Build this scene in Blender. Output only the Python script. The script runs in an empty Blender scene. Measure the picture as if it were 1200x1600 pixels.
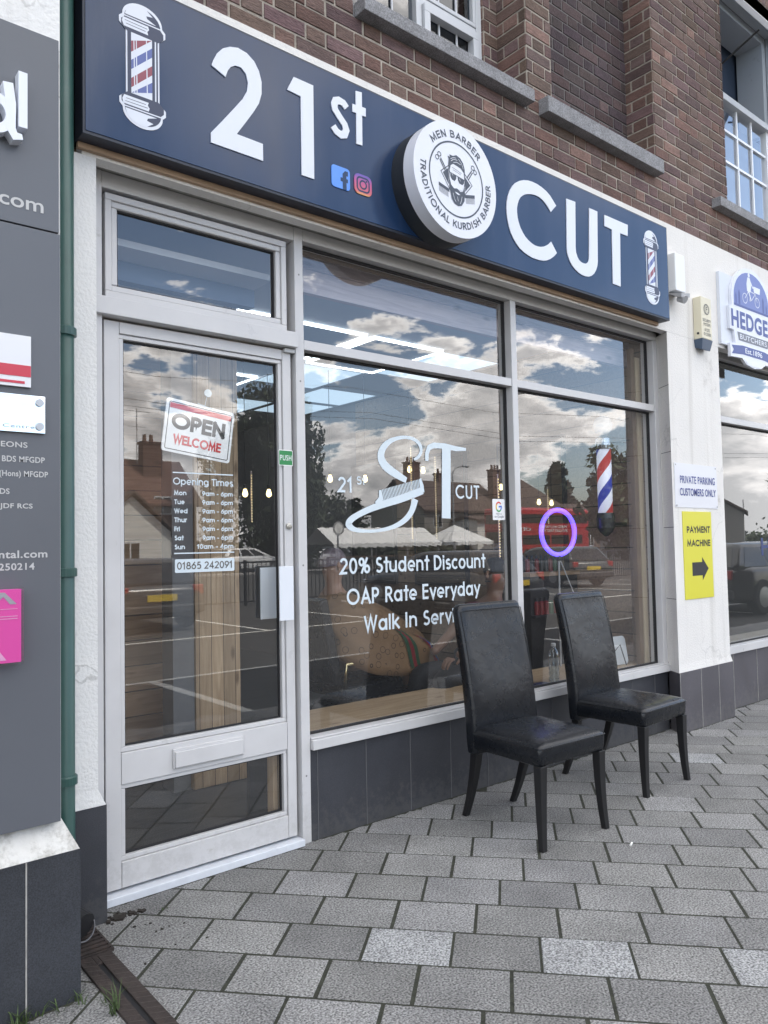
import bpy, bmesh, math, random
from math import sin, cos, pi, radians, hypot, atan2, tan
from mathutils import Vector, Matrix, noise as mnoise

S = bpy.context.scene
COL = S.collection
random.seed(7)

# ------------------------------------------------------------------ camera
H, D = 1.33, 2.95                       # lens height above the paving, distance to the shop front (Y = 0)
YAW, PITCH, ROLL, FL = 0.6917, 0.0445, -0.02025, 1200.0
fw = Vector((sin(YAW)*cos(PITCH), cos(YAW)*cos(PITCH), sin(PITCH)))
r0 = Vector((cos(YAW), -sin(YAW), 0)); u0 = r0.cross(fw)
rt = cos(ROLL)*r0 + sin(ROLL)*u0
up = -sin(ROLL)*r0 + cos(ROLL)*u0
cam = bpy.data.cameras.new("camera")
cam.sensor_fit = 'HORIZONTAL'; cam.sensor_width = 36.0; cam.lens = 36.0
cam.clip_start = 0.02; cam.clip_end = 3000
camo = bpy.data.objects.new("camera", cam); COL.objects.link(camo)
camo.matrix_world = Matrix(((rt.x, up.x, -fw.x, 0), (rt.y, up.y, -fw.y, -D), (rt.z, up.z, -fw.z, H), (0, 0, 0, 1)))
S.camera = camo

def P(x, y, Y=0.0):
    """measured photo point -> (X, Z) on the real plane at depth Y"""
    d = (x-600)/FL*rt - (y-800)/FL*up + fw
    t = (Y+D)/d.y
    return (d.x*t, H+d.z*t)

# ------------------------------------------------------------------ world and sun
SUN_EL, SUN_AZ = radians(54), radians(30)       # azimuth from +Y (behind the building) towards +X
W = bpy.data.worlds.new("World"); S.world = W; W.use_nodes = True
nt = W.node_tree; N = nt.nodes; L = nt.links
bg = N['Background']
sky = N.new('ShaderNodeTexSky'); sky.sky_type = 'NISHITA'; sky.sun_disc = False
sky.sun_elevation = SUN_EL; sky.sun_rotation = SUN_AZ
sky.air_density = 1.0; sky.dust_density = 2.2; sky.ozone_density = 1.0
tc = N.new('ShaderNodeTexCoord')
def wn(t, **k):
    n = N.new(t)
    for a, b in k.items(): setattr(n, a, b)
    return n
mp = wn('ShaderNodeMapping'); mp.inputs['Scale'].default_value = (1.0, 1.0, 2.3); mp.inputs['Location'].default_value = (0.32, 0.1, 0.28)
L.new(tc.outputs['Generated'], mp.inputs['Vector'])
n1 = wn('ShaderNodeTexNoise'); n1.inputs['Scale'].default_value = 5.2; n1.inputs['Detail'].default_value = 9; n1.inputs['Roughness'].default_value = 0.60; n1.inputs['Distortion'].default_value = 0.15
L.new(mp.outputs[0], n1.inputs['Vector'])
cov = wn('ShaderNodeMapRange'); cov.interpolation_type = 'SMOOTHSTEP'
cov.inputs['From Min'].default_value = 0.485; cov.inputs['From Max'].default_value = 0.535
L.new(n1.outputs['Fac'], cov.inputs['Value'])
core = wn('ShaderNodeMapRange'); core.inputs['From Min'].default_value = 0.50; core.inputs['From Max'].default_value = 0.68
L.new(n1.outputs['Fac'], core.inputs['Value'])
n2 = wn('ShaderNodeTexNoise'); n2.inputs['Scale'].default_value = 11; n2.inputs['Detail'].default_value = 6; n2.inputs['Roughness'].default_value = 0.6
L.new(mp.outputs[0], n2.inputs['Vector'])
ad = wn('ShaderNodeMath', operation='MULTIPLY_ADD'); ad.inputs[1].default_value = 0.55
L.new(n2.outputs['Fac'], ad.inputs[0])
sb = wn('ShaderNodeMath', operation='SUBTRACT'); sb.inputs[1].default_value = 0.27
L.new(core.outputs[0], sb.inputs[0]); L.new(sb.outputs[0], ad.inputs[2])
cr = wn('ShaderNodeValToRGB')
cr.color_ramp.elements[0].position = 0.0; cr.color_ramp.elements[0].color = (14.0, 13.5, 12.9, 1)
cr.color_ramp.elements[1].position = 0.75; cr.color_ramp.elements[1].color = (4.2, 4.2, 4.25, 1)
e = cr.color_ramp.elements.new(0.3); e.color = (7.2, 7.0, 6.9, 1)
L.new(ad.outputs[0], cr.inputs['Fac'])
mx = wn('ShaderNodeMix', data_type='RGBA')
L.new(cov.outputs[0], mx.inputs[0]); L.new(sky.outputs[0], mx.inputs[6]); L.new(cr.outputs[0], mx.inputs[7])
sxyz = wn('ShaderNodeSeparateXYZ'); L.new(tc.outputs['Generated'], sxyz.inputs[0])
elr = wn('ShaderNodeValToRGB'); ee = elr.color_ramp.elements
ee[0].position = 0.0; ee[0].color = (.62, .62, .62, 1); ee[1].position = 1.0; ee[1].color = (.56, .56, .56, 1)
for p_, v_ in ((.10, .56), (.20, .50), (.30, .42), (.42, .44), (.55, .60)):  # denser cloud overhead, out of view, added to whiten the skylight
    q_ = ee.new(p_); q_.color = (v_, v_, v_, 1)
L.new(sxyz.outputs['Z'], elr.inputs['Fac'])
sh = wn('ShaderNodeMath', operation='ADD'); L.new(n1.outputs['Fac'], sh.inputs[0]); L.new(elr.outputs[0], sh.inputs[1])
sh2 = wn('ShaderNodeMath', operation='SUBTRACT'); sh2.inputs[1].default_value = .5; L.new(sh.outputs[0], sh2.inputs[0])
L.new(sh2.outputs[0], cov.inputs['Value']); L.new(sh2.outputs[0], core.inputs['Value'])
L.new(mx.outputs[2], bg.inputs['Color'])
bg.inputs['Strength'].default_value = 0.12

sun = bpy.data.lights.new("sun", 'SUN'); sun.energy = 2.8; sun.angle = radians(0.53); sun.color = (1.0, 0.95, 0.87)
suno = bpy.data.objects.new("sun", sun); COL.objects.link(suno)
sd = Vector((sin(SUN_AZ)*cos(SUN_EL), cos(SUN_AZ)*cos(SUN_EL), sin(SUN_EL)))
suno.rotation_euler = sd.to_track_quat('Z', 'Y').to_euler(); suno.location = (0, 0, 30)

S.render.engine = 'CYCLES'
S.view_settings.view_transform = 'Standard'; S.view_settings.look = 'None'
S.view_settings.exposure = 1.95; S.view_settings.gamma = 1.0
S.cycles.use_denoising = True
S.cycles.max_bounces = 10; S.cycles.transparent_max_bounces = 16; S.cycles.glossy_bounces = 4
S.cycles.sample_clamp_indirect = 6.0; S.cycles.caustics_reflective = False; S.cycles.caustics_refractive = False

# ------------------------------------------------------------------ materials
MATS = {}
def mat(name, color=(.5, .5, .5), rough=.6, metal=0.0, var=0.0, vscale=8.0, dirt=None, bump=0.0, bscale=60.0, spec=0.5, emit=None, estr=0.0, attr=None, speck=0.0, sscale=250.0, coat=0.0, detail=5, stretch=(1, 1, 1), alpha=1.0, rvar=0.0):
    if name in MATS: return MATS[name]
    m = bpy.data.materials.new(name); m.use_nodes = True; MATS[name] = m
    t = m.node_tree; b = t.nodes['Principled BSDF']
    b.inputs['Base Color'].default_value = (*color, 1); b.inputs['Roughness'].default_value = rough
    b.inputs['Metallic'].default_value = metal; b.inputs['Specular IOR Level'].default_value = spec
    b.inputs['Coat Weight'].default_value = coat; b.inputs['Alpha'].default_value = alpha
    if emit:
        b.inputs['Emission Color'].default_value = (*emit, 1); b.inputs['Emission Strength'].default_value = estr
    def nd(ty, **k):
        n = t.nodes.new(ty)
        for a, v in k.items(): setattr(n, a, v)
        return n
    if var or dirt or bump or speck or attr or rvar:
        c = nd('ShaderNodeTexCoord'); mpn = nd('ShaderNodeMapping'); mpn.inputs['Scale'].default_value = stretch
        t.links.new(c.outputs['Object'], mpn.inputs['Vector']); vec = mpn.outputs[0]
        cur = None
        def rgb(col):
            n = nd('ShaderNodeRGB'); n.outputs[0].default_value = (*col, 1); return n.outputs[0]
        cur = rgb(color)
        def mult(fac_socket):
            nonlocal cur
            mm = nd('ShaderNodeMix', data_type='RGBA', blend_type='MULTIPLY'); mm.inputs[0].default_value = 1
            t.links.new(cur, mm.inputs[6]); t.links.new(fac_socket, mm.inputs[7]); cur = mm.outputs[2]
        if attr:
            a = nd('ShaderNodeAttribute'); a.attribute_name = attr; mult(a.outputs['Color'])
        if var:
            n = nd('ShaderNodeTexNoise'); n.inputs['Scale'].default_value = vscale; n.inputs['Detail'].default_value = detail; n.inputs['Roughness'].default_value = .62
            t.links.new(vec, n.inputs['Vector'])
            r = nd('ShaderNodeMapRange'); r.inputs['From Min'].default_value = .28; r.inputs['From Max'].default_value = .72
            r.inputs['To Min'].default_value = 1-var; r.inputs['To Max'].default_value = 1+var
            t.links.new(n.outputs['Fac'], r.inputs['Value']); mult(r.outputs[0])
            if rvar:
                r2 = nd('ShaderNodeMapRange'); r2.inputs['From Min'].default_value = .3; r2.inputs['From Max'].default_value = .7
                r2.inputs['To Min'].default_value = max(0.02, rough-rvar); r2.inputs['To Max'].default_value = min(1, rough+rvar)
                t.links.new(n.outputs['Fac'], r2.inputs['Value']); t.links.new(r2.outputs[0], b.inputs['Roughness'])
        if speck:
            n = nd('ShaderNodeTexNoise'); n.inputs['Scale'].default_value = sscale; n.inputs['Detail'].default_value = 2
            t.links.new(vec, n.inputs['Vector'])
            r = nd('ShaderNodeMapRange'); r.inputs['From Min'].default_value = .3; r.inputs['From Max'].default_value = .7
            r.inputs['To Min'].default_value = 1-speck; r.inputs['To Max'].default_value = 1+speck
            t.links.new(n.outputs['Fac'], r.inputs['Value']); mult(r.outputs[0])
        if dirt:
            dcol, lo, hi, sc = dirt
            n = nd('ShaderNodeTexNoise'); n.inputs['Scale'].default_value = sc; n.inputs['Detail'].default_value = 8; n.inputs['Roughness'].default_value = .7
            t.links.new(vec, n.inputs['Vector'])
            r = nd('ShaderNodeMapRange', interpolation_type='SMOOTHSTEP'); r.inputs['From Min'].default_value = lo; r.inputs['From Max'].default_value = hi
            t.links.new(n.outputs['Fac'], r.inputs['Value'])
            mm = nd('ShaderNodeMix', data_type='RGBA'); t.links.new(r.outputs[0], mm.inputs[0]); t.links.new(cur, mm.inputs[6])
            mm.inputs[7].default_value = (*dcol, 1); cur = mm.outputs[2]
        t.links.new(cur, b.inputs['Base Color'])
        if bump:
            n = nd('ShaderNodeTexNoise'); n.inputs['Scale'].default_value = bscale; n.inputs['Detail'].default_value = 6
            t.links.new(vec, n.inputs['Vector'])
            bp = nd('ShaderNodeBump'); bp.inputs['Strength'].default_value = bump; bp.inputs['Distance'].default_value = .01
            t.links.new(n.outputs['Fac'], bp.inputs['Height']); t.links.new(bp.outputs[0], b.inputs['Normal'])
    return m

def wood(name, c1, c2, axis='Z', rough=.5, plank=None, knots=True):
    """boarded timber: grain stretched along axis, knots, board joints every `plank` metres"""
    if name in MATS: return MATS[name]
    m = bpy.data.materials.new(name); m.use_nodes = True; MATS[name] = m
    t = m.node_tree; b = t.nodes['Principled BSDF']; b.inputs['Roughness'].default_value = rough
    def nd(ty, **k):
        n = t.nodes.new(ty)
        for a, v in k.items(): setattr(n, a, v)
        return n
    c = nd('ShaderNodeTexCoord'); mpn = nd('ShaderNodeMapping')
    sc = {'Z': (9, 9, .7), 'X': (.7, 9, 9)}[axis]; mpn.inputs['Scale'].default_value = sc
    t.links.new(c.outputs['Object'], mpn.inputs['Vector'])
    n = nd('ShaderNodeTexNoise'); n.inputs['Scale'].default_value = 4; n.inputs['Detail'].default_value = 6; n.inputs['Distortion'].default_value = 1.2
    t.links.new(mpn.outputs[0], n.inputs['Vector'])
    r = nd('ShaderNodeValToRGB'); r.color_ramp.elements[0].position = .3; r.color_ramp.elements[1].position = .7
    r.color_ramp.elements[0].color = (*c1, 1); r.color_ramp.elements[1].color = (*c2, 1)
    t.links.new(n.outputs['Fac'], r.inputs['Fac']); cur = r.outputs[0]
    if knots:
        v = nd('ShaderNodeTexVoronoi'); v.inputs['Scale'].default_value = 1.0
        m2 = nd('ShaderNodeMapping'); m2.inputs['Scale'].default_value = {'Z': (9, 9, 3.2), 'X': (3.2, 9, 9)}[axis]
        t.links.new(c.outputs['Object'], m2.inputs['Vector']); t.links.new(m2.outputs[0], v.inputs['Vector'])
        rr = nd('ShaderNodeMapRange'); rr.inputs['From Min'].default_value = .06; rr.inputs['From Max'].default_value = .17; rr.inputs['To Min'].default_value = .75; rr.inputs['To Max'].default_value = 0
        t.links.new(v.outputs['Distance'], rr.inputs['Value'])
        mm = nd('ShaderNodeMix', data_type='RGBA'); t.links.new(rr.outputs[0], mm.inputs[0]); t.links.new(cur, mm.inputs[6])
        mm.inputs[7].default_value = (c1[0]*.35, c1[1]*.3, c1[2]*.25, 1); cur = mm.outputs[2]
    if plank:
        sx = nd('ShaderNodeSeparateXYZ'); t.links.new(c.outputs['Object'], sx.inputs[0])
        src = sx.outputs['X'] if axis == 'Z' else sx.outputs['Z']
        dv = nd('ShaderNodeMath', operation='DIVIDE'); dv.inputs[1].default_value = plank; t.links.new(src, dv.inputs[0])
        fr = nd('ShaderNodeMath', operation='FRACT'); t.links.new(dv.outputs[0], fr.inputs[0])
        lt = nd('ShaderNodeMath', operation='LESS_THAN'); lt.inputs[1].default_value = .05; t.links.new(fr.outputs[0], lt.inputs[0])
        fl = nd('ShaderNodeMath', operation='FLOOR'); t.links.new(dv.outputs[0], fl.inputs[0])
        wn_ = nd('ShaderNodeTexWhiteNoise', noise_dimensions='1D'); t.links.new(fl.outputs[0], wn_.inputs['W'])
        r3 = nd('ShaderNodeMapRange'); r3.inputs['To Min'].default_value = .72; r3.inputs['To Max'].default_value = 1.15; t.links.new(wn_.outputs['Value'], r3.inputs['Value'])
        m3 = nd('ShaderNodeMix', data_type='RGBA', blend_type='MULTIPLY'); m3.inputs[0].default_value = 1
        t.links.new(cur, m3.inputs[6]); t.links.new(r3.outputs[0], m3.inputs[7]); cur = m3.outputs[2]
        m4 = nd('ShaderNodeMix', data_type='RGBA'); t.links.new(lt.outputs[0], m4.inputs[0]); t.links.new(cur, m4.inputs[6]); m4.inputs[7].default_value = (c1[0]*.2, c1[1]*.2, c1[2]*.2, 1); cur = m4.outputs[2]
    t.links.new(cur, b.inputs['Base Color'])
    return m

def plaster(name, color, crack=.5, grime=(.35, .33, .30)):
    """painted render: faint trowel relief, hairline cracks in places, rain streaks"""
    if name in MATS: return MATS[name]
    m = mat(name, color, .85, var=.035, vscale=3.0, bump=.35, bscale=85, dirt=(grime, .62, .82, 2.2) if 'grimy' not in name else (grime, .44, .68, 9))
    t = m.node_tree; b = t.nodes['Principled BSDF']
    def nd(ty, **k):
        n = t.nodes.new(ty)
        for a, v in k.items(): setattr(n, a, v)
        return n
    src = b.inputs['Base Color'].links[0].from_socket
    c = nd('ShaderNodeTexCoord')
    nz = nd('ShaderNodeTexNoise'); nz.inputs['Scale'].default_value = 5; nz.inputs['Detail'].default_value = 5
    t.links.new(c.outputs['Object'], nz.inputs['Vector'])
    mxv = nd('ShaderNodeMix', data_type='RGBA', blend_type='LINEAR_LIGHT'); mxv.inputs[0].default_value = .13
    t.links.new(c.outputs['Object'], mxv.inputs[6]); t.links.new(nz.outputs['Color'], mxv.inputs[7])
    v = nd('ShaderNodeTexVoronoi', feature='DISTANCE_TO_EDGE'); v.inputs['Scale'].default_value = 2.1
    t.links.new(mxv.outputs[2], v.inputs['Vector'])
    lt = nd('ShaderNodeMapRange'); lt.inputs['From Min'].default_value = .003; lt.inputs['From Max'].default_value = .010; lt.inputs['To Min'].default_value = 1; lt.inputs['To Max'].default_value = 0
    t.links.new(v.outputs['Distance'], lt.inputs['Value'])
    n3 = nd('ShaderNodeTexNoise'); n3.inputs['Scale'].default_value = 1.3; t.links.new(c.outputs['Object'], n3.inputs['Vector'])
    r3 = nd('ShaderNodeMapRange', interpolation_type='SMOOTHSTEP'); r3.inputs['From Min'].default_value = .5; r3.inputs['From Max'].default_value = .64; r3.inputs['To Max'].default_value = crack
    t.links.new(n3.outputs['Fac'], r3.inputs['Value'])
    mu = nd('ShaderNodeMath', operation='MULTIPLY'); t.links.new(lt.outputs[0], mu.inputs[0]); t.links.new(r3.outputs[0], mu.inputs[1])
    mm = nd('ShaderNodeMix', data_type='RGBA'); t.links.new(mu.outputs[0], mm.inputs[0]); t.links.new(src, mm.inputs[6]); mm.inputs[7].default_value = (.12, .11, .10, 1)
    # vertical rain streaks
    mp2 = nd('ShaderNodeMapping'); mp2.inputs['Scale'].default_value = (11, 11, .55); t.links.new(c.outputs['Object'], mp2.inputs['Vector'])
    n4 = nd('ShaderNodeTexNoise'); n4.inputs['Scale'].default_value = 1; n4.inputs['Detail'].default_value = 6; t.links.new(mp2.outputs[0], n4.inputs['Vector'])
    r4 = nd('ShaderNodeMapRange', interpolation_type='SMOOTHSTEP'); r4.inputs['From Min'].default_value = .55; r4.inputs['From Max'].default_value = .8; r4.inputs['To Max'].default_value = .4
    t.links.new(n4.outputs['Fac'], r4.inputs['Value'])
    m5 = nd('ShaderNodeMix', data_type='RGBA'); t.links.new(r4.outputs[0], m5.inputs[0]); t.links.new(mm.outputs[2], m5.inputs[6]); m5.inputs[7].default_value = (*[x*1.35 for x in grime], 1)
    t.links.new(m5.outputs[2], b.inputs['Base Color'])
    return m

def glass(name, ior=1.5, gain=1.8, tint=(.97, .985, .98), rough=0.0, veil=0.0):
    if name in MATS: return MATS[name]
    m = bpy.data.materials.new(name); m.use_nodes = True; MATS[name] = m
    t = m.node_tree; t.nodes.remove(t.nodes['Principled BSDF']); out = t.nodes['Material Output']
    fr = t.nodes.new('ShaderNodeFresnel'); ge = t.nodes.new('ShaderNodeNewGeometry')
    ex = t.nodes.new('ShaderNodeMath'); ex.operation = 'MULTIPLY_ADD'; ex.inputs[1].default_value = -2; ex.inputs[2].default_value = 1
    t.links.new(ge.outputs['Backfacing'], ex.inputs[0])
    pw = t.nodes.new('ShaderNodeMath'); pw.operation = 'POWER'; pw.inputs[0].default_value = ior; t.links.new(ex.outputs[0], pw.inputs[1]); t.links.new(pw.outputs[0], fr.inputs['IOR'])
    mu = t.nodes.new('ShaderNodeMath'); mu.operation = 'MULTIPLY'; mu.use_clamp = True; mu.inputs[1].default_value = gain
    t.links.new(fr.outputs[0], mu.inputs[0])
    tr = t.nodes.new('ShaderNodeBsdfTransparent'); tr.inputs[0].default_value = (*tint, 1)
    gl = t.nodes.new('ShaderNodeBsdfGlossy'); gl.inputs['Roughness'].default_value = rough; gl.inputs['Color'].default_value = (1, 1, 1, 1)
    mxs = t.nodes.new('ShaderNodeMixShader'); t.links.new(mu.outputs[0], mxs.inputs[0]); t.links.new(tr.outputs[0], mxs.inputs[1]); t.links.new(gl.outputs[0], mxs.inputs[2])
    if veil:  # pale diffuse mix painted over the pane, lifts its darks like haze
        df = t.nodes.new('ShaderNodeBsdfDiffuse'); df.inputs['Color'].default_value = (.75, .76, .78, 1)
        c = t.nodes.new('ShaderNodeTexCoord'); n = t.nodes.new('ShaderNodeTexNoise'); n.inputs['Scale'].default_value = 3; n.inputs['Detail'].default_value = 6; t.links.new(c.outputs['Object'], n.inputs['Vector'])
        f2 = t.nodes.new('ShaderNodeMath'); f2.operation = 'MULTIPLY'; f2.inputs[1].default_value = veil*2; t.links.new(n.outputs['Fac'], f2.inputs[0])
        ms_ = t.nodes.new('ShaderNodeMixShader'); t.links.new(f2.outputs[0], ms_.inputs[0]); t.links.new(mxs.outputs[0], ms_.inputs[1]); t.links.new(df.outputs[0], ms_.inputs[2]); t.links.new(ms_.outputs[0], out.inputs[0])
    else: t.links.new(mxs.outputs[0], out.inputs[0])
    return m

M_alu = mat('white_aluminium', (.58, .575, .578), .38, var=.05, vscale=5, dirt=((.33, .31, .28), .63, .80, 6), rvar=.12)
M_alud = mat('aluminium_reveal', (.50, .51, .51), .45, var=.08, vscale=9, dirt=((.25, .23, .2), .6, .8, 7))
def splash(m, col, top=.45, amt=.75):
    """street dirt splashed up the lowest part of a surface, broken by noise"""
    t = m.node_tree; b = t.nodes['Principled BSDF']; src = b.inputs['Base Color'].links[0].from_socket
    c = t.nodes.new('ShaderNodeTexCoord'); sx = t.nodes.new('ShaderNodeSeparateXYZ'); t.links.new(c.outputs['Object'], sx.inputs[0])
    r = t.nodes.new('ShaderNodeMapRange'); r.inputs['From Min'].default_value = 0; r.inputs['From Max'].default_value = top; r.inputs['To Min'].default_value = .34; r.inputs['To Max'].default_value = 0; t.links.new(sx.outputs['Z'], r.inputs['Value'])
    n = t.nodes.new('ShaderNodeTexNoise'); n.inputs['Scale'].default_value = 26; n.inputs['Detail'].default_value = 9; n.inputs['Roughness'].default_value = .75; t.links.new(c.outputs['Object'], n.inputs['Vector'])
    a = t.nodes.new('ShaderNodeMath'); a.operation = 'ADD'; t.links.new(r.outputs[0], a.inputs[0]); t.links.new(n.outputs['Fac'], a.inputs[1])
    q = t.nodes.new('ShaderNodeMapRange'); q.interpolation_type = 'SMOOTHSTEP'; q.inputs['From Min'].default_value = .66; q.inputs['From Max'].default_value = .86; q.inputs['To Max'].default_value = amt; t.links.new(a.outputs[0], q.inputs['Value'])
    mm = t.nodes.new('ShaderNodeMix'); mm.data_type = 'RGBA'; t.links.new(q.outputs[0], mm.inputs[0]); t.links.new(src, mm.inputs[6]); mm.inputs[7].default_value = (*col, 1); t.links.new(mm.outputs[2], b.inputs['Base Color'])
splash(M_alu, (.30, .29, .27), .4, .22)
M_gask = mat('black_gasket', (.012, .012, .014), .6)
M_plast = plaster('painted_render', (.74, .72, .69), .18)
M_plastw = plaster('white_render', (.74, .735, .72), .45)
M_conc = mat('concrete', (.30, .295, .27), .9, var=.25, vscale=14, bump=.5, bscale=120, dirt=((.16, .15, .13), .55, .75, 5))
M_tile = mat('dark_tile', (.040, .042, .050), .42, var=.18, vscale=3, speck=.25, sscale=300, dirt=((.13, .13, .135), .66, .82, 5), rvar=.1)
M_tiler = mat('weathered_dark_tile', (.085, .08, .09), .5, var=.2, vscale=3, speck=.2, sscale=300, dirt=((.19, .185, .19), .6, .8, 4), rvar=.1)
splash(M_tile, (.10, .098, .094), .3, .35); splash(M_tiler, (.15, .145, .14), .3, .35)
M_grout = mat('pale_grout', (.33, .32, .30), .9, var=.3, vscale=20)
M_sign = mat('navy_sign_face', (.014, .035, .088), .17, var=.10, vscale=1.5, spec=.5, stretch=(3, 1, .4), dirt=((.035, .055, .105), .56, .80, 1.6), rvar=.05)
M_signe = mat('navy_sign_edge', (.018, .024, .040), .45)
M_white = mat('white_acrylic', (.86, .87, .90), .3)
M_whitem = mat('white_vinyl', (.63, .71, .76), .5)
M_black = mat('black_print', (.018, .018, .022), .5)
M_ink = mat('navy_print', (.035, .045, .085), .45)
M_woodr = mat('raw_timber', (.40, .28, .19), .8, var=.3, vscale=12, stretch=(.3, 1, 6))
M_glass = glass('window_glass', 1.62, 2.0, veil=.020)
M_stone = mat('sill_stone', (.235, .235, .245), .9, var=.22, vscale=10, speck=.35, sscale=160, bump=.4, bscale=140, dirt=((.13, .13, .13), .6, .78, 3))
M_red = mat('print_red', (.42, .045, .05), .5)
M_blue = mat('print_blue', (.06, .10, .42), .5)

# ------------------------------------------------------------------ mesh helpers
class MB:
    def __init__(s): s.v = []; s.f = []; s.c = []; s.col = None
    def add(s, vs, fs):
        o = len(s.v); s.v += [tuple(v) for v in vs]; s.f += [tuple(i+o for i in f) for f in fs]
        s.c += [s.col]*len(fs); return s
    def box(s, x0, x1, y0, y1, z0, z1):
        return s.add([(x0, y0, z0), (x1, y0, z0), (x1, y1, z0), (x0, y1, z0), (x0, y0, z1), (x1, y0, z1), (x1, y1, z1), (x0, y1, z1)],
                     [(0, 3, 2, 1), (4, 5, 6, 7), (0, 1, 5, 4), (1, 2, 6, 5), (2, 3, 7, 6), (3, 0, 4, 7)])
    def obox(s, c, size, rot):      # oriented box
        R = rot if isinstance(rot, Matrix) else Matrix.Rotation(rot, 3, 'Z')
        vs = [Vector(c)+R @ Vector((a*size[0]/2, b*size[1]/2, d*size[2]/2)) for d in (-1, 1) for a, b in ((-1, -1), (1, -1), (1, 1), (-1, 1))]
        return s.add(vs, [(0, 3, 2, 1), (4, 5, 6, 7), (0, 1, 5, 4), (1, 2, 6, 5), (2, 3, 7, 6), (3, 0, 4, 7)])
    def quad(s, a, b, c, d): return s.add([a, b, c, d], [(0, 1, 2, 3)])
    def poly(s, pts, y0, y1=None):  # outline in XZ facing -Y at y0, thickness to y1
        n = len(pts)
        ar = sum(pts[i][0]*pts[(i+1) % n][1]-pts[(i+1) % n][0]*pts[i][1] for i in range(n))
        if ar < 0: pts = pts[::-1]
        from mathutils.geometry import tessellate_polygon
        tris = tessellate_polygon([[Vector((p[0], p[1], 0)) for p in pts]])
        vs = [(p[0], y0, p[1]) for p in pts]; fs = []
        for a, b, c in tris:
            A, B, C = pts[a], pts[b], pts[c]
            cr_ = (B[0]-A[0])*(C[1]-A[1])-(B[1]-A[1])*(C[0]-A[0])
            fs.append((a, b, c) if cr_ > 0 else (a, c, b))
        if y1 is not None:
            vs += [(p[0], y1, p[1]) for p in pts]
            fs += [tuple(i+n for i in reversed(f)) for f in list(fs)]
            fs += [(i, i+n, (i+1) % n+n, (i+1) % n) for i in range(n)]
        return s.add(vs, fs)
    def ring(s, cx, cz, ro, ri, y0, y1=None, n=64, sx=1, sz=1):
        for i in range(n):
            a, b = 2*pi*i/n, 2*pi*(i+1)/n
            q = lambda r, t, y: (cx+r*sx*cos(t), y, cz+r*sz*sin(t))
            s.quad(q(ri, a, y0), q(ro, a, y0), q(ro, b, y0), q(ri, b, y0))
            if y1 is not None:
                s.quad(q(ro, a, y0), q(ro, a, y1), q(ro, b, y1), q(ro, b, y0)); s.quad(q(ri, b, y0), q(ri, b, y1), q(ri, a, y1), q(ri, a, y0))
        return s
    def disc(s, cx, cz, r, y0, y1=None, n=64, sx=1, sz=1):
        return s.poly([(cx+r*sx*cos(2*pi*i/n), cz+r*sz*sin(2*pi*i/n)) for i in range(n)], y0, y1)
    def tube(s, pts, r, n=8, cap=True):
        pts = [Vector(p) for p in pts]; rs = r if isinstance(r, (list, tuple)) else [r]*len(pts)
        rings = []
        for i, p in enumerate(pts):
            d = (pts[min(i+1, len(pts)-1)]-pts[max(i-1, 0)]).normalized()
            a = d.orthogonal().normalized() if i == 0 else (rings_a - d*rings_a.dot(d)).normalized()
            rings_a = a; b = d.cross(a)
            rings.append([p+rs[i]*(cos(2*pi*k/n)*a+sin(2*pi*k/n)*b) for k in range(n)])
        o = [v for rg in rings for v in rg]; fs = []
        for i in range(len(pts)-1):
            for k in range(n): fs.append((i*n+k, i*n+(k+1) % n, (i+1)*n+(k+1) % n, (i+1)*n+k))
        if cap: fs.append(tuple(reversed(range(n)))); fs.append(tuple((len(pts)-1)*n+k for k in range(n)))
        return s.add(o, fs)
    def lathe(s, prof, c=(0, 0, 0), n=24):
        o = []; fs = []
        for r, z in prof:
            o += [(c[0]+r*cos(2*pi*k/n), c[1]+r*sin(2*pi*k/n), c[2]+z) for k in range(n)]
        for i in range(len(prof)-1):
            for k in range(n): fs.append((i*n+k, i*n+(k+1) % n, (i+1)*n+(k+1) % n, (i+1)*n+k))
        fs.append(tuple(reversed(range(n)))); fs.append(tuple((len(prof)-1)*n+k for k in range(n)))
        return s.add(o, fs)
    def ribbon(s, pts, w, y, closed=False, ext=0.0, y1=None):
        """constant or varying width stroke in XZ facing -Y"""
        pts = [Vector((p[0], p[1])) for p in pts]; n = len(pts)
        ws = list(w) if isinstance(w, (list, tuple)) else [w]*n
        if ext and not closed:
            pts[0] = pts[0]-(pts[1]-pts[0]).normalized()*ext; pts[-1] = pts[-1]+(pts[-1]-pts[-2]).normalized()*ext
        Lf, Rg = [], []
        for i in range(n):
            a = pts[i-1] if (i > 0 or closed) else None; b = pts[(i+1) % n] if (i < n-1 or closed) else None
            d1 = (pts[i]-a).normalized() if a is not None else None; d2 = (b-pts[i]).normalized() if b is not None else None
            if d1 is None: d1 = d2
            if d2 is None: d2 = d1
            n1_ = Vector((-d1.y, d1.x)); n2_ = Vector((-d2.y, d2.x)); m_ = n1_+n2_
            m_ = m_.normalized() if m_.length > 1e-4 else n1_
            k = ws[i]/2/max(.35, m_.dot(n1_))
            Lf.append(pts[i]+m_*k); Rg.append(pts[i]-m_*k)
        rng = range(n if closed else n-1)
        for i in rng:
            j = (i+1) % n
            s.quad((Rg[i].x, y, Rg[i].y), (Rg[j].x, y, Rg[j].y), (Lf[j].x, y, Lf[j].y), (Lf[i].x, y, Lf[i].y))
            if y1 is not None:
                s.quad((Lf[i].x, y, Lf[i].y), (Lf[j].x, y, Lf[j].y), (Lf[j].x, y1, Lf[j].y), (Lf[i].x, y1, Lf[i].y))
                s.quad((Rg[j].x, y, Rg[j].y), (Rg[i].x, y, Rg[i].y), (Rg[i].x, y1, Rg[i].y), (Rg[j].x, y1, Rg[j].y))
        return s
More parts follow.
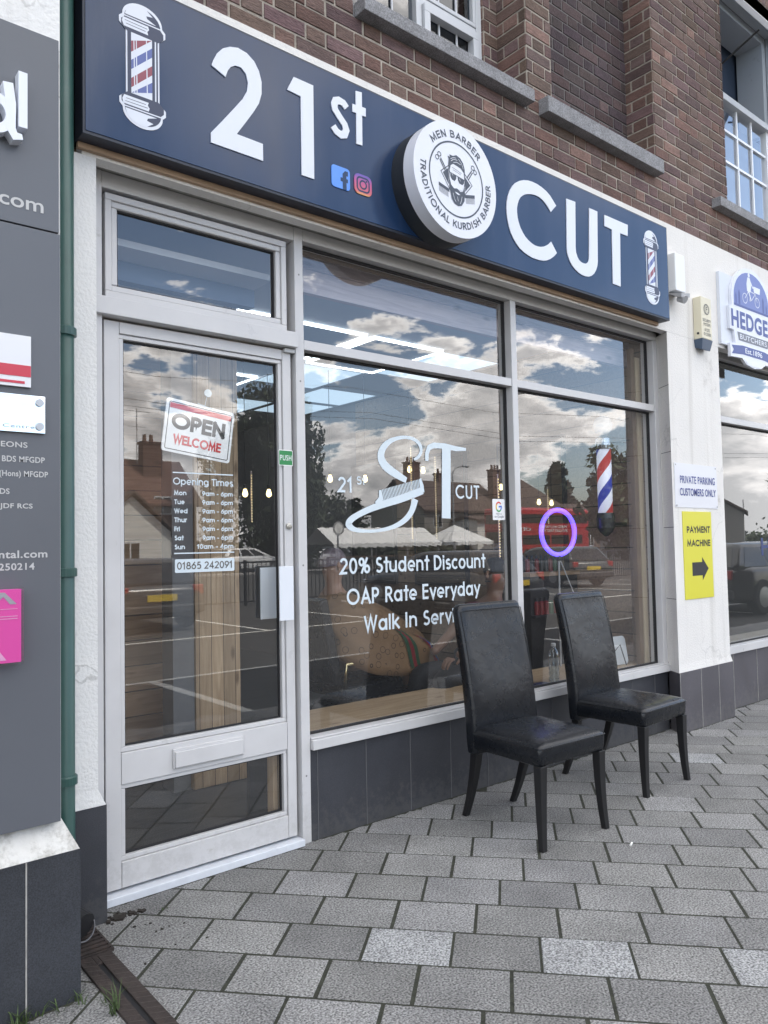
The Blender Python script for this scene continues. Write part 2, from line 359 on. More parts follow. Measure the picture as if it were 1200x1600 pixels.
    def shift(s, d): s.v = [(a+d[0], b+d[1], c+d[2]) for a, b, c in s.v]; return s
    def xf(s, M): s.v = [tuple(M @ Vector(p)) for p in s.v]; return s

def wloc(o):
    l = Vector((0, 0, 0))
    while o: l = l+o.location; o = o.parent
    return l
def obj(name, mb, m, parent=None, smooth=False, bevel=0.0, seg=2, sub=0):
    me = bpy.data.meshes.new(name)
    off = wloc(parent) if parent else Vector((0, 0, 0))
    me.from_pydata([(v[0]-off.x, v[1]-off.y, v[2]-off.z) for v in mb.v], [], mb.f)
    me.validate(); me.update()
    if any(c is not None for c in mb.c) and len(me.polygons) == len(mb.c):
        at = me.attributes.new('tone', 'FLOAT_COLOR', 'FACE')
        for i, c in enumerate(mb.c):
            c = c or (1, 1, 1); at.data[i].color = (*c, 1)
    for mm in (m if isinstance(m, (list, tuple)) else [m]): me.materials.append(mm)
    if smooth:
        for p in me.polygons: p.use_smooth = True
    o = bpy.data.objects.new(name, me); COL.objects.link(o)
    if parent: o.parent = parent
    if bevel:
        b = o.modifiers.new('bevel', 'BEVEL'); b.width = bevel; b.segments = seg; b.limit_method = 'ANGLE'; b.angle_limit = radians(40)
        if smooth is False:
            for p in me.polygons: p.use_smooth = True
            b.harden_normals = True
    if sub:
        b = o.modifiers.new('sub', 'SUBSURF'); b.levels = sub; b.render_levels = sub
    return o
def tag(o, label=None, cat=None, group=None, kind=None):
    if label: o['label'] = label
    if cat: o['category'] = cat
    if group: o['group'] = group
    if kind: o['kind'] = kind
    return o
def thing(name, label, cat, loc=(0, 0, 0), rz=0.0, group=None):
    o = bpy.data.objects.new(name, None); COL.objects.link(o); o.empty_display_size = .1
    o.location = loc; o.rotation_euler = (0, 0, rz)
    return tag(o, label, cat, group)
def dup(o, parent=None):
    c = o.copy(); COL.objects.link(c)
    if parent: c.parent = parent
    for ch in list(o.children): dup(ch, c)
    return c

# ------------------------------------------------------------------ lettering
def arc(cx, cy, rx, ry, a0, a1, n=14):
    return [(cx+rx*cos(radians(a0+(a1-a0)*i/n)), cy+ry*sin(radians(a0+(a1-a0)*i/n))) for i in range(n+1)]
XH = .70
def bowl(cx, r=.29): return (arc(cx, XH/2, r, XH/2, 0, 360, 24)[:-1], True, 0)
def ln(*p): return (list(p), False, 1)
def cv(p): return (p, False, 0)
G = {
 ' ': (.34, []),
 'a': (.80, [bowl(.29), ln((.60, 0), (.60, XH))]),
 'b': (.80, [bowl(.31), ln((.0, 0), (.0, 1))]),
 'c': (.66, [cv(arc(.29, XH/2, .29, XH/2, 45, 315))]),
 'd': (.80, [bowl(.29), ln((.60, 0), (.60, 1))]),
 'e': (.76, [cv([(.03, XH*.46)]+[(.57, XH*.46)]+arc(.29, XH/2, .29, XH/2, 0, 310))]),
 'g': (.80, [bowl(.29), cv([(.60, XH), (.60, .02)]+arc(.30, -.02, .30, .25, 0, -150))]),
 'h': (.74, [ln((0, 0), (0, 1)), cv(arc(.27, XH-.27, .27, .27, 170, 0)+[(.54, -.06)])]),
 'i': (.20, [ln((0, 0), (0, XH)), ln((0, .95), (0, .97))]),
 'k': (.66, [ln((0, 0), (0, 1)), ln((.44, XH), (.04, .30)), ln((.16, .40), (.50, 0))]),
 'l': (.20, [ln((0, 0), (0, 1))]),
 'm': (1.10, [ln((0, 0), (0, XH)), cv(arc(.23, XH-.23, .23, .23, 170, 0)+[(.46, -.06)]), cv(arc(.69, XH-.23, .23, .23, 170, 0)+[(.92, -.06)])]),
 'n': (.74, [ln((0, 0), (0, XH)), cv(arc(.27, XH-.27, .27, .27, 170, 0)+[(.54, -.06)])]),
 'o': (.78, [bowl(.29)]),
 'p': (.80, [bowl(.31), ln((.0, -.28), (.0, XH))]),
 'r': (.44, [ln((0, 0), (0, XH)), cv(arc(.26, XH-.28, .26, .28, 175, 75))]),
 's': (.56, [cv(arc(.21, XH*.74, .185, XH*.26, 35, 230, 10)+arc(.21, XH*.26, .21, XH*.26, 60, -145, 10))]),
 't': (.42, [ln((.16, 0), (.16, 1)), ln((.0, XH), (.32, XH))]),
 'u': (.74, [cv([(0, XH+.06)]+arc(.27, .27, .27, .27, 180, 350)), ln((.54, 0), (.54, XH))]),
 'v': (.64, [ln((.0, XH), (.25, 0), (.50, XH))]),
 'w': (.98, [ln((0, XH), (.2, 0), (.41, XH), (.62, 0), (.82, XH))]),
 'y': (.64, [ln((.0, XH), (.26, .02)), ln((.52, XH), (.14, -.28))]),
 'A': (.86, [ln((0, 0), (.35, 1), (.70, 0)), ln((.15, .32), (.55, .32))]),
 'B': (.70, [cv([(.0, .54), (.26, .54)]+arc(.26, .77, .20, .23, -90, 90)+[(-.0, 1)]), cv([(0, 0), (.28, 0)]+arc(.28, .27, .25, .27, -90, 90)[1:-1]), ln((0, 0), (0, 1))]),
 'C': (1.0, [cv(arc(.46, .5, .46, .5, 42, 318, 22))]),
 'D': (.82, [ln((0, 0), (0, 1)), cv([(.0, 1)]+arc(.16, .5, .46, .5, 90, -90)+[(0, 0)])]),
 'E': (.62, [ln((0, 0), (0, 1)), ln((.02, 1), (.42, 1)), ln((.02, .52), (.40, .52)), ln((.02, 0), (.42, 0))]),
 'F': (.58, [ln((0, 0), (0, 1)), ln((.02, 1), (.40, 1)), ln((.02, .50), (.38, .50))]),
 'G': (1.0, [cv(arc(.46, .5, .46, .5, 42, 360, 22)+[(.5, .5)])]),
 'H': (.80, [ln((0, 0), (0, 1)), ln((.56, 0), (.56, 1)), ln((0, .53), (.56, .53))]),
 'I': (.24, [ln((0, 0), (0, 1))]),
 'K': (.72, [ln((0, 0), (0, 1)), ln((.52, 1), (.05, .45)), ln((.18, .58), (.56, 0))]),
 'L': (.52, [ln((0, 1), (0, 0)), ln((0, 0), (.36, 0))]),
 'M': (.98, [ln((0, 0), (.08, 1), (.38, .12), (.68, 1), (.76, 0))]),
 'N': (.82, [ln((0, 0), (0, 1)), ln((0, 1), (.58, 0)), ln((.58, 0), (.58, 1))]),
 'O': (1.10, [(arc(.46, .5, .46, .5, 0, 360, 30)[:-1], True, 0)]),
 'P': (.66, [ln((0, 0), (0, 1)), cv([(0, .46), (.22, .46)]+arc(.22, .73, .25, .27, -90, 90)+[(0, 1)])]),
 'R': (.70, [ln((0, 0), (0, 1)), cv([(0, .48), (.22, .48)]+arc(.22, .74, .24, .26, -90, 90)+[(0, 1)]), ln((.24, .46), (.52, 0))]),
 'S': (.66, [cv(arc(.26, .76, .21, .24, 35, 235, 10)+arc(.25, .26, .25, .26, 55, -150, 10))]),
 'T': (.64, [ln((.24, 0), (.24, 1)), ln((0, 1), (.48, 1))]),
 'U': (.78, [cv([(0, 1.06)]+arc(.28, .28, .28, .28, 180, 360)+[(.56, 1.06)])]),
 'V': (.80, [ln((0, 1), (.32, 0), (.64, 1))]),
 'W': (1.12, [ln((0, 1), (.24, 0), (.48, 1), (.72, 0), (.96, 1))]),
 'Y': (.76, [ln((0, 1), (.3, .46)), ln((.6, 1), (.3, .46)), ln((.3, .46), (.3, 0))]),
 '0': (.72, [(arc(.27, .5, .27, .5, 0, 360, 24)[:-1], True, 0)]),
 '1': (.50, [ln((.0, .80), (.20, 1), (.20, 0))]),
 '2': (.70, [cv(arc(.26, .73, .25, .27, 165, -25, 12)+[(.0, 0), (.54, 0)])]),
 '4': (.74, [ln((.40, 0), (.40, 1), (.0, .27), (.56, .27))]),
 '5': (.70, [cv([(.48, 1), (.14, 1), (.06, .58)]+arc(.24, .32, .28, .32, 110, -140, 12))]),
 '6': (.72, [(arc(.27, .31, .27, .31, 0, 360, 22)[:-1], True, 0), ln((.40, 1), (.05, .48))]),
 '8': (.70, [(arc(.26, .76, .21, .24, 0, 360, 20)[:-1], True, 0), (arc(.26, .27, .27, .27, 0, 360, 20)[:-1], True, 0)]),
 '9': (.72, [(arc(.27, .69, .27, .31, 0, 360, 22)[:-1], True, 0), ln((.14, 0), (.49, .52))]),
 '%': (.98, [(arc(.19, .76, .19, .24, 0, 360, 18)[:-1], True, 0), (arc(.66, .24, .19, .24, 0, 360, 18)[:-1], True, 0), ln((.66, 1), (.20, 0))]),
 '-': (.50, [ln((.05, .34), (.28, .34))]),
 '.': (.24, [ln((0, 0), (0, .01))]),
}
def mono_width(t, track=0): return sum(G[c][0]+track for c in t)-.2
def mono(mb, t, x0, x1, z0, cap, w, y, track=0.0, sgn=-1):
    """monoline geometric sans: baseline z0, capital height cap, stretched to fill x0..x1"""
    W_ = mono_width(t, track); sx = (x1-x0-w)/W_; x = x0+w/2; k = 0
    for c in t:
        adv, st = G[c]
        for pts, closed, sq in st:
            q = [(x+a*sx, z0+w/2+b*(cap-w)) for a, b in pts]
            mb.ribbon(q, w, y+sgn*.00012*(k % 7), closed, ext=w/2*.98 if (sq and not closed) else 0); k += 1
        x += (adv+track)*sx
    return mb
def mono_on_arc(mb, t, cx, cz, R, a_mid, cap, w, y, sx, outside=True):
    """text along a circle; a_mid is the angle (deg) of its middle; outside = reads clockwise with tops outward"""
    tot = mono_width(t, .12)*sx; s = -tot/2; k = 0
    for c in t:
        adv, st = G[c]
        for pts, closed, sq in st:
            q = []
            for a, b in pts:
                u = s+a*sx; v = w/2+b*(cap-w)
                if outside: th = radians(a_mid)-u/(R+cap/2); r_ = R+v
                else: th = radians(a_mid)+u/(R+cap/2); r_ = R+cap-v
                q.append((cx+r_*cos(th), cz+r_*sin(th)))
            mb.ribbon(q, w, y-.00012*(k % 7), closed, ext=w/2*.9 if (sq and not closed) else 0); k += 1
        s += (adv+.12)*sx
    return mb
def text(mb, t, x0, x1, z0, z1, y, bold=0.0, space=1.0):
    """built-in humanist sans, fitted to the box x0..x1, z0..z1, facing -Y"""
    c = bpy.data.curves.new('t', 'FONT'); c.body = t; c.offset = bold; c.space_character = space; c.resolution_u = 4
    o = bpy.data.objects.new('t', c); COL.objects.link(o)
    bpy.context.view_layer.update()
    me = bpy.data.meshes.new_from_object(o.evaluated_get(bpy.context.evaluated_depsgraph_get()))
    xs = [v.co.x for v in me.vertices]; ys = [v.co.y for v in me.vertices]
    ax, bx, ay, by = min(xs), max(xs), min(ys), max(ys)
    vs = [(x0+(v.co.x-ax)/(bx-ax)*(x1-x0), y, z0+(v.co.y-ay)/(by-ay)*(z1-z0)) for v in me.vertices]
    mb.add(vs, [tuple(p.vertices) for p in me.polygons])
    bpy.data.objects.remove(o); bpy.data.curves.remove(c); bpy.data.meshes.remove(me)
    return mb
def trace(pts, ox, oy, s, Y): return [P(ox+x/s, oy+y/s, Y) for x, y in pts]
def rrect(x0, x1, z0, z1, r, n=5):
    o = []
    for cx, cz, a in ((x1-r, z1-r, 0), (x0+r, z1-r, 90), (x0+r, z0+r, 180), (x1-r, z0+r, 270)):
        o += [(cx+r*cos(radians(a+90*i/n)), cz+r*sin(radians(a+90*i/n))) for i in range(n+1)]
    return o

# ------------------------------------------------------------------ ground
M_slab = mat('paving_slab', (.212, .211, .206), .85, attr='tone', speck=.75, sscale=150, var=.2, vscale=4, bump=.5, bscale=210, dirt=((.12, .12, .112), .60, .8, 5))
def gum_spots(m):
    t = m.node_tree; b = t.nodes['Principled BSDF']; src = b.inputs['Base Color'].links[0].from_socket
    c = t.nodes.new('ShaderNodeTexCoord'); v = t.nodes.new('ShaderNodeTexVoronoi'); v.inputs['Scale'].default_value = 4.5; t.links.new(c.outputs['Object'], v.inputs['Vector'])
    nz = t.nodes.new('ShaderNodeTexNoise'); nz.inputs['Scale'].default_value = 60; t.links.new(c.outputs['Object'], nz.inputs['Vector'])
    ad_ = t.nodes.new('ShaderNodeMath'); ad_.operation = 'MULTIPLY_ADD'; ad_.inputs[1].default_value = .06; t.links.new(nz.outputs['Fac'], ad_.inputs[0]); t.links.new(v.outputs['Distance'], ad_.inputs[2])
    lt = t.nodes.new('ShaderNodeMapRange'); lt.inputs['From Min'].default_value = .085; lt.inputs['From Max'].default_value = .105; lt.inputs['To Min'].default_value = 1; lt.inputs['To Max'].default_value = 0; t.links.new(ad_.outputs[0], lt.inputs['Value'])
    sp = t.nodes.new('ShaderNodeSeparateColor'); t.links.new(v.outputs['Color'], sp.inputs[0])
    gt = t.nodes.new('ShaderNodeMath'); gt.operation = 'GREATER_THAN'; gt.inputs[1].default_value = .80; t.links.new(sp.outputs[0], gt.inputs[0])
    mu = t.nodes.new('ShaderNodeMath'); mu.operation = 'MULTIPLY'; t.links.new(lt.outputs[0], mu.inputs[0]); t.links.new(gt.outputs[0], mu.inputs[1])
    m2 = t.nodes.new('ShaderNodeMath'); m2.operation = 'MULTIPLY'; m2.inputs[1].default_value = .55; t.links.new(mu.outputs[0], m2.inputs[0])
    mm = t.nodes.new('ShaderNodeMix'); mm.data_type = 'RGBA'; t.links.new(m2.outputs[0], mm.inputs[0]); t.links.new(src, mm.inputs[6]); mm.inputs[7].default_value = (.11, .11, .112, 1); t.links.new(mm.outputs[2], b.inputs['Base Color'])
gum_spots(M_slab)
M_joint = mat('joint_moss', (.030, .032, .022), .95, var=.5, vscale=30, bump=.6, bscale=90)
M_asph = mat('asphalt', (.050, .048, .046), .92, var=.2, vscale=1.5, speck=.35, sscale=120, bump=.4, bscale=150)
M_line = mat('road_paint', (.72, .71, .66), .7, var=.12, vscale=6)
M_grass = mat('verge_grass', (.06, .09, .03), .95, var=.4, vscale=.5)
A0 = radians(-48.5); tx, ty = cos(A0), sin(A0); nx, ny = -ty, tx
mb = MB(); PL, PW = .2885, .2177; rr_ = random.Random(3)
for k in range(-22, 62):
    n0 = .5295+(k)*PW; n1c = n0+PW; s0 = 1.990-k*.206+ (0 if k % 3 else .012)
    j0 = int((-14-s0)/PL); 
    for j in range(j0, j0+110):
        sa = s0+j*PL; sc_ = sa+PL/2; nc = n0+PW/2
        cx, cy = sc_*tx+nc*nx, sc_*ty+nc*ny
        if cy > .12 or cy < -2.56 or cx < -4 or cx > 15: continue
        if -.04 < cx-.87 < .09 and cy > -1.3 and False: continue
        t = rr_.uniform(.80, 1.17); col = (t, t, t*rr_.uniform(.99, 1.03)); lt = False
        if any(sa < a_*tx+b_*ty < sa+PL and n0 < a_*nx+b_*ny < n1c for a_, b_ in ((1.697, -.968), (2.08, -1.416), (2.41, -1.76), (4.636, -.513))): lt = True; col = (1.42, 1.45, 1.5)
        mb.col = col
        ga, gb = .0040+rr_.uniform(-.001, .0015), .0035+rr_.uniform(-.0008, .001)
        dz = rr_.uniform(-.0005, .0007); ch = .003
        if lt: dz += .001
        vs = []
        tl = [rr_.uniform(-.0004, .0006) for _ in range(4)]
        for z, ins in ((-.03, 0), (dz-ch, 0), (dz, ch)):
            for q, (a, b) in enumerate(((sa+ga, n0+gb), (sa+PL-ga, n0+gb), (sa+PL-ga, n1c-gb), (sa+ga, n1c-gb))):
                a += ins*(1 if q in (0, 3) else -1); b += ins*(1 if q in (0, 1) else -1)
                vs.append((a*tx+b*nx, a*ty+b*ny, z+tl[q]))
        fs = [(8, 9, 10, 11)]+[(4*l+i, 4*l+(i+1) % 4, 4*l+4+(i+1) % 4, 4*l+4+i) for l in (0, 1) for i in range(4)]
        mb.add(vs, fs)
tag(obj('pavement', mb, M_slab), kind='structure')
tag(obj('pavement_bed', MB().box(-5, 16, -2.45, .2, -.06, -.0014), M_joint), kind='structure')
M_kerb = mat('kerb_stone', (.26, .25, .24), .9, var=.2, vscale=6, bump=.3)
mb = MB()
for i in range(36): mb.box(-8+i*.9, -8+i*.9+.892, -2.60, -2.452, -.2, -.001)
tag(obj('kerb', mb, M_kerb, bevel=.008), kind='structure')
tag(obj('car_park', MB().box(-60, 110, -33, -2.6, -.3, -.06), M_asph), kind='structure')
tag(obj('ground', MB().quad((-900, -1500, -.09), (1500, -1500, -.09), (1500, 600, -.09), (-900, 600, -.09)), M_grass), kind='structure')
tag(obj('road', MB().box(-90, 180, -46.5, -35, -.3, -.075), M_asph), kind='structure')
tag(obj('far_pavement', MB().box(-90, 180, -35, -33.002, -.3, .02), M_kerb), kind='structure')
mb = MB()
def wl(x0, x1, y0, y1): mb.box(x0, x1, y0, y1, -.0605, -.056)
wl(-12, 26, -2.80, -2.72); wl(-12, 26, -4.92, -4.84); wl(-12, 30, -8.35, -8.27)
for k in range(-3, 4): wl(3.27+5.6*k, 3.37+5.6*k, -4.84, -2.8)
for k in range(-6, 10): wl(6.78+2.5*k, 6.86+2.5*k, -13.0, -8.35)
tag(obj('bay_markings', mb, M_line), kind='structure')

# ------------------------------------------------------------------ brick building with two shops
BR = thing('brick_building', 'dark brick parade with stone sills above a white-framed barber shop and a butcher shop', 'building', (3, 0, 0))
M_mort = mat('mortar', (.37, .33, .28), .95, var=.3, vscale=18, bump=.5, bscale=160)
M_brick = mat('brick', (.134, .087, .074), .88, attr='tone', var=.22, vscale=16, speck=.25, sscale=120, bump=.8, bscale=75, stretch=(.55, .55, 2.2), dirt=((.17, .14, .125), .64, .82, 9))
def soot(m):
    t = m.node_tree; b = t.nodes['Principled BSDF']; src = b.inputs['Base Color'].links[0].from_socket
    c = t.nodes.new('ShaderNodeTexCoord'); mp_ = t.nodes.new('ShaderNodeMapping'); mp_.inputs['Scale'].default_value = (1.6, 1.6, .55); t.links.new(c.outputs['Object'], mp_.inputs['Vector'])
    n = t.nodes.new('ShaderNodeTexNoise'); n.inputs['Scale'].default_value = 1.6; n.inputs['Detail'].default_value = 5; t.links.new(mp_.outputs[0], n.inputs['Vector'])
    r = t.nodes.new('ShaderNodeMapRange'); r.inputs['From Min'].default_value = .32; r.inputs['From Max'].default_value = .66; r.inputs['To Min'].default_value = .74; r.inputs['To Max'].default_value = 1.14; t.links.new(n.outputs['Fac'], r.inputs['Value'])
    mm = t.nodes.new('ShaderNodeMix'); mm.data_type = 'RGBA'; mm.blend_type = 'MULTIPLY'; mm.inputs[0].default_value = 1; t.links.new(src, mm.inputs[6]); t.links.new(r.outputs[0], mm.inputs[7]); t.links.new(mm.outputs[2], b.inputs['Base Color'])
soot(M_brick); soot(M_mort)
CO = .0778
def bricks(mb, mo, p0, p1, z0, z1, n, phase=0.0, soldier=False, proud=.005):
    """Flemish bond between plan points p0 -> p1, outward normal n"""
    p0 = Vector(p0); p1 = Vector(p1); Lw = (p1-p0).length; u = (p1-p0).normalized(); n = Vector((n[0], n[1]))
    def pt(s, z, d): q = p0+u*s+n*d; return (q.x, q.y, z)
    flip = (u.x*n.y-u.y*n.x) > 0
    def q4(a, b, c, d): mo_ = (a, d, c, b) if flip else (a, b, c, d); return mo_
    mo.quad(*q4(pt(0, z0, 0), pt(Lw, z0, 0), pt(Lw, z1, 0), pt(0, z1, 0)))
    def one(s0, s1, a, b):
        s0 = max(s0, 0); s1 = min(s1, Lw); a = max(a, z0); b = min(b, z1)
        if s1-s0 < .015 or b-a < .012: return
        t = random.uniform(.72, 1.25); r = random.random()
        tone = (t, t*random.uniform(.92, 1.06), t*random.uniform(.9, 1.15))
        if r < .07: tone = (t*1.6, t*1.5, t*1.45)
        elif r < .2: tone = (t*1.12, t*.98, t*.95)
        mb.col = tone
        e = proud+random.uniform(-.0015, .0015); i_ = .002
        j = [random.uniform(-.0018, .0018) for _ in range(4)]
        A = [pt(s0+j[0], a+j[1], 0), pt(s1+j[2], a+j[1], 0), pt(s1+j[2], b+j[3], 0), pt(s0+j[0], b+j[3], 0)]
        B = [pt(s0+i_+j[0], a+i_+j[1], e), pt(s1-i_+j[2], a+i_+j[1], e), pt(s1-i_+j[2], b-i_+j[3], e), pt(s0+i_+j[0], b-i_+j[3], e)]
        fs = [(4, 5, 6, 7)]+[(k, (k+1) % 4, (k+1) % 4+4, k+4) for k in range(4)]
        if flip: fs = [tuple(reversed(f)) for f in fs]
        mb.add(A+B, fs)
    if soldier:
        s = 0
        while s < Lw: one(s+.004, s+.070, z0+.006, z1-.006); s += .0778
        return
    c0 = int(math.floor((z0-3.585)/CO))
    for c in range(c0, int((z1-3.585)/CO)+1):
        za = 3.585+c*CO; per = .225+.1125
        s = -phase-(0 if c % 2 == 0 else .16875)-per
        while s < Lw:
            one(s+.0055, s+.225-.0055, za+.0058, za+CO-.0058); one(s+.225+.0055, s+per-.0055, za+.0058, za+CO-.0058); s += per
mbk, mmo = MB(), MB()
YB = -.108; ZT = 6.9
bricks(mbk, mmo, (.2, YB), (9.4, YB), 3.59, 3.893, (0, -1, 0))
bricks(mbk, mmo, (.2, YB), (2.22, YB), 3.893, ZT, (0, -1, 0))
bricks(mbk, mmo, (3.52, YB), (3.752, YB), 3.893, ZT, (0, -1, 0), .0)
bricks(mbk, mmo, (4.915, YB), (5.955, YB), 3.893, ZT, (0, -1, 0), .06)
bricks(mbk, mmo, (7.22, YB), (9.4, YB), 3.893, ZT, (0, -1, 0))
bricks(mbk, mmo, (5.955, YB), (7.22, YB), 5.98, 6.21, (0, -1, 0), soldier=True)
bricks(mbk, mmo, (5.955, YB), (7.22, YB), 6.21, ZT, (0, -1, 0))
for x0, x1 in ((2.22, 3.52), (3.752, 4.915)):
    bricks(mbk, mmo, (x0, YB), (x1, YB), 5.98, 6.21, (0, -1, 0), soldier=True); bricks(mbk, mmo, (x0, YB), (x1, YB), 6.21, ZT, (0, -1, 0))
# blind recess: back and left-facing return
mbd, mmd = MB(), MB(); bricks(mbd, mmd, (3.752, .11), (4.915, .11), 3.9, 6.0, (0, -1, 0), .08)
bricks(mbk, mmo, (4.915, YB), (4.915, .11), 3.9, 6.0, (-1, 0, 0))
bricks(mbk, mmo, (3.752, YB), (3.752, .11), 3.9, 6.0, (1, 0, 0))
# window recess: return, brick step, inner return
bricks(mbk, mmo, (3.52, YB), (3.52, .115), 3.9, 6.0, (-1, 0, 0))
bricks(mbk, mmo, (3.40, .115), (3.52, .115), 3.9, 6.0, (0, -1, 0))
bricks(mbk, mmo, (3.40, .115), (3.40, .20), 3.9, 6.0, (-1, 0, 0))
bricks(mbk, mmo, (2.22, YB), (2.22, .115), 3.9, 6.0, (1, 0, 0))
bricks(mbk, mmo, (2.22, .115), (2.34, .115), 3.9, 6.0, (0, -1, 0))
bricks(mbk, mmo, (5.955, YB), (5.955, .02), 3.9, 6.0, (1, 0, 0))
bricks(mbk, mmo, (7.22, YB), (7.22, .05), 3.9, 6.0, (-1, 0, 0))
bi = obj('blind_panel', mbd, mat('panel_brick', (.062, .044, .045), .9, attr='tone', var=.22, vscale=16, speck=.25, sscale=120, bump=.8, bscale=75), BR); obj('mortar', mmd, mat('panel_mortar', (.15, .14, .135), .95, var=.18, vscale=18), bi)  # panel brick and mortar in darker tones than the piers
bw = obj('brickwork', mbk, M_brick, BR); obj('mortar', mmo, M_mort, bw)
# shell behind and to the sides so that the block throws its shade
M_shell = mat('plain_brick', (.09, .05, .048), .9, var=.2, vscale=6)
mb = MB()
mb.box(9.4, 17, -.10, .4, 0, 6.9); mb.box(.2, 17, 8.6, 9, 0, 6.9); mb.box(.2, .6, .42, 8.6, 2.95, 6.9); mb.box(16.6, 17, .42, 8.6, 0, 6.9)
mb.box(2.2, 7.3, .42, .6, 3.6, 6.9); mb.box(.2, 9.4, -.10, .42, 6.9, 7.0)
obj('shell_wall', mb, M_shell, BR)
mb = MB(); mb.add([(-.1, -.5, 6.98), (17.3, -.5, 6.98), (17.3, 4.5, 10), (-.1, 4.5, 10), (17.3, 9.4, 6.98), (-.1, 9.4, 6.98)], [(0, 1, 2, 3), (3, 2, 4, 5), (0, 3, 5), (1, 4, 2), (0, 5, 4, 1)])
obj('roof', mb, mat('roof_tile', (.12, .06, .045), .9, var=.3, vscale=4), BR)
# stone sills
for x0, x1, z0, z1 in ((2.235, 3.495, 3.895, 3.968), (3.62, 4.895, 3.888, 3.985), (5.70, 7.5, 3.885, 3.958)):
    obj('stone_sill', MB().box(x0, x1, -.185, YB+.004 if x0 != 3.62 else .10, z0, z1), M_stone, BR, bevel=.004)
obj('sill_bed', MB().box(2.225, 3.515, YB+.006, .2, 3.89, 3.966), M_stone, BR); obj('sill_bed', MB().box(5.96, 7.215, YB+.006, .06, 3.89, 3.956), M_stone, BR)
M_upvc = mat('upper_window_white', (.56, .575, .60), .45, dirt=((.3, .3, .3), .6, .8, 7))
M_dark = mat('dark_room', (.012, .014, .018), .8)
M_gup = glass('upper_glass', 1.6, 1.7, (.5, .55, .6))
M_gup3 = glass('upper_glass_bright', 1.7, 1.8, (.92, .94, .96))
# upper casement in the left recess
def bars(mb, x0, x1, z0, z1, w, y0, y1):
    mb.box(x0, x1, y0, y1, z1-w, z1); mb.box(x0, x1, y0, y1, z0, z0+w); mb.box(x0, x0+w, y0, y1, z0+w, z1-w); mb.box(x1-w, x1, y0, y1, z0+w, z1-w)
mb = MB(); bars(mb, 2.34, 3.398, 3.968, 5.98, .045, .13, .20)
mb.box(2.862, 2.905, .13, .2, 4.013, 5.935); mb.box(2.905, 3.353, .135, .2, 4.405, 4.445)
win = obj('casement_window', mb, M_upvc, BR, bevel=.004)
mb = MB(); bars(mb, 2.908, 3.350, 4.016, 4.402, .045, .11, .16); bars(mb, 2.908, 3.350, 4.448, 5.93, .024, .13, .16)
for x in (2.545, 2.70, 3.06, 3.205): mb.box(x-.006, x+.006, .15, .162, 4.03, 5.9)
for z in (4.19, 4.8, 5.1, 5.4): mb.box(2.4, 3.34, .151, .1615, z-.006, z+.006)
obj('sash', mb, M_upvc, win, bevel=.003)
obj('pane', MB().quad((2.38, .165, 4.0), (3.36, .165, 4.0), (3.36, .165, 5.95), (2.38, .165, 5.95)), M_gup, win)
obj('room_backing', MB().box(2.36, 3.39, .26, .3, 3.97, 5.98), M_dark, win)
# right-hand upper window: fixed glazed sash below, open top-hung vent above
x0, x1 = 5.958, 7.218
mb = MB(); bars(mb, x0, x1, 3.958, 5.978, .05, -.01, .06); mb.box(x0+.05, x1-.05, -.03, .06, 4.955, 5.01)
mb.box(6.16, 6.19, .06, .30, 5.01, 5.93); mb.box(7.10, 7.168, .06, .30, 5.01, 5.93); mb.box(6.19, 7.10, .06, .30, 5.86, 5.93)
w3 = obj('vent_window', mb, M_upvc, BR, bevel=.004)
obj('room_backing', MB().box(5.96, 7.21, .32, .34, 3.96, 5.97), mat('dim_room', (.05, .07, .11), .8), w3)
obj('pane', MB().quad((6.0, .02, 4.0), (7.17, .02, 4.0), (7.17, .02, 4.96), (6.0, .02, 4.96)), M_gup3, w3)
mb = MB()
for x in (6.425, 6.69): mb.box(x-.010, x+.010, .004, .018, 4.0, 4.955)
for z in (4.463, 4.727): mb.box(6.008, 6.95, .005, .0185, z-.010, z+.010)
mb.box(6.955, 7.04, -.005, .05, 4.008, 4.955)
obj('glazing_bars', mb, M_white, w3)
obj('net_curtain', MB().box(6.0, 7.168, .13, .135, 4.0, 4.955), mat('net_curtain', (.30, .33, .38), .9), w3)
mb = MB(); bars(mb, 6.01, 7.165, -.93, 0, .055, -.02, .02)
M_ = Matrix.Translation((0, -.02, 5.95)) @ Matrix.Rotation(radians(-33), 4, 'X')
mb.xf(M_); sash = obj('open_sash', mb, M_upvc, w3, bevel=.004)
mb = MB(); mb.quad((6.06, 0, -.88), (7.11, 0, -.88), (7.11, 0, -.05), (6.06, 0, -.05)); mb.xf(M_); obj('open_pane', mb, M_gup, w3)
for x_ in (6.03, 7.15): obj('stay', MB().tube([(x_, .0, 5.15), (x_, -.38, 5.30)], .008), M_gask, w3)

# fascia render, lintel, pilasters
mb = MB(); mb.box(.93, 5.0, -.12, -.06, 2.80, 3.588); obj('fascia', mb, M_plast, BR)
obj('fascia', MB().box(5.0, 9.4, -.12, -.05, 2.80, 3.588), M_plast, BR)
mb = MB(); mb.box(.985, 4.985, -.055, .12, 2.824, 2.90); mb.box(5.70, 9.4, -.045, .12, 2.824, 2.90)
obj('lintel', mb, M_conc, BR)
# left pilaster: render over tile
mb = MB(); mb.box(.745, .982, -.12, .14, .475, 2.799)
mb.add([(.60, -.12, .475), (.982, -.12, .475), (1.008, -.126, .418), (.60, -.126, .418), (.982, .0, .475), (1.008, -.002, .418)], [(3, 2, 1, 0), (2, 5, 4, 1)])
obj('pilaster', mb, M_plastw, BR)
obj('plinth', MB().box(.60, 1.012, -.123, -.002, -.02, .4175), M_tile, BR, bevel=.002)
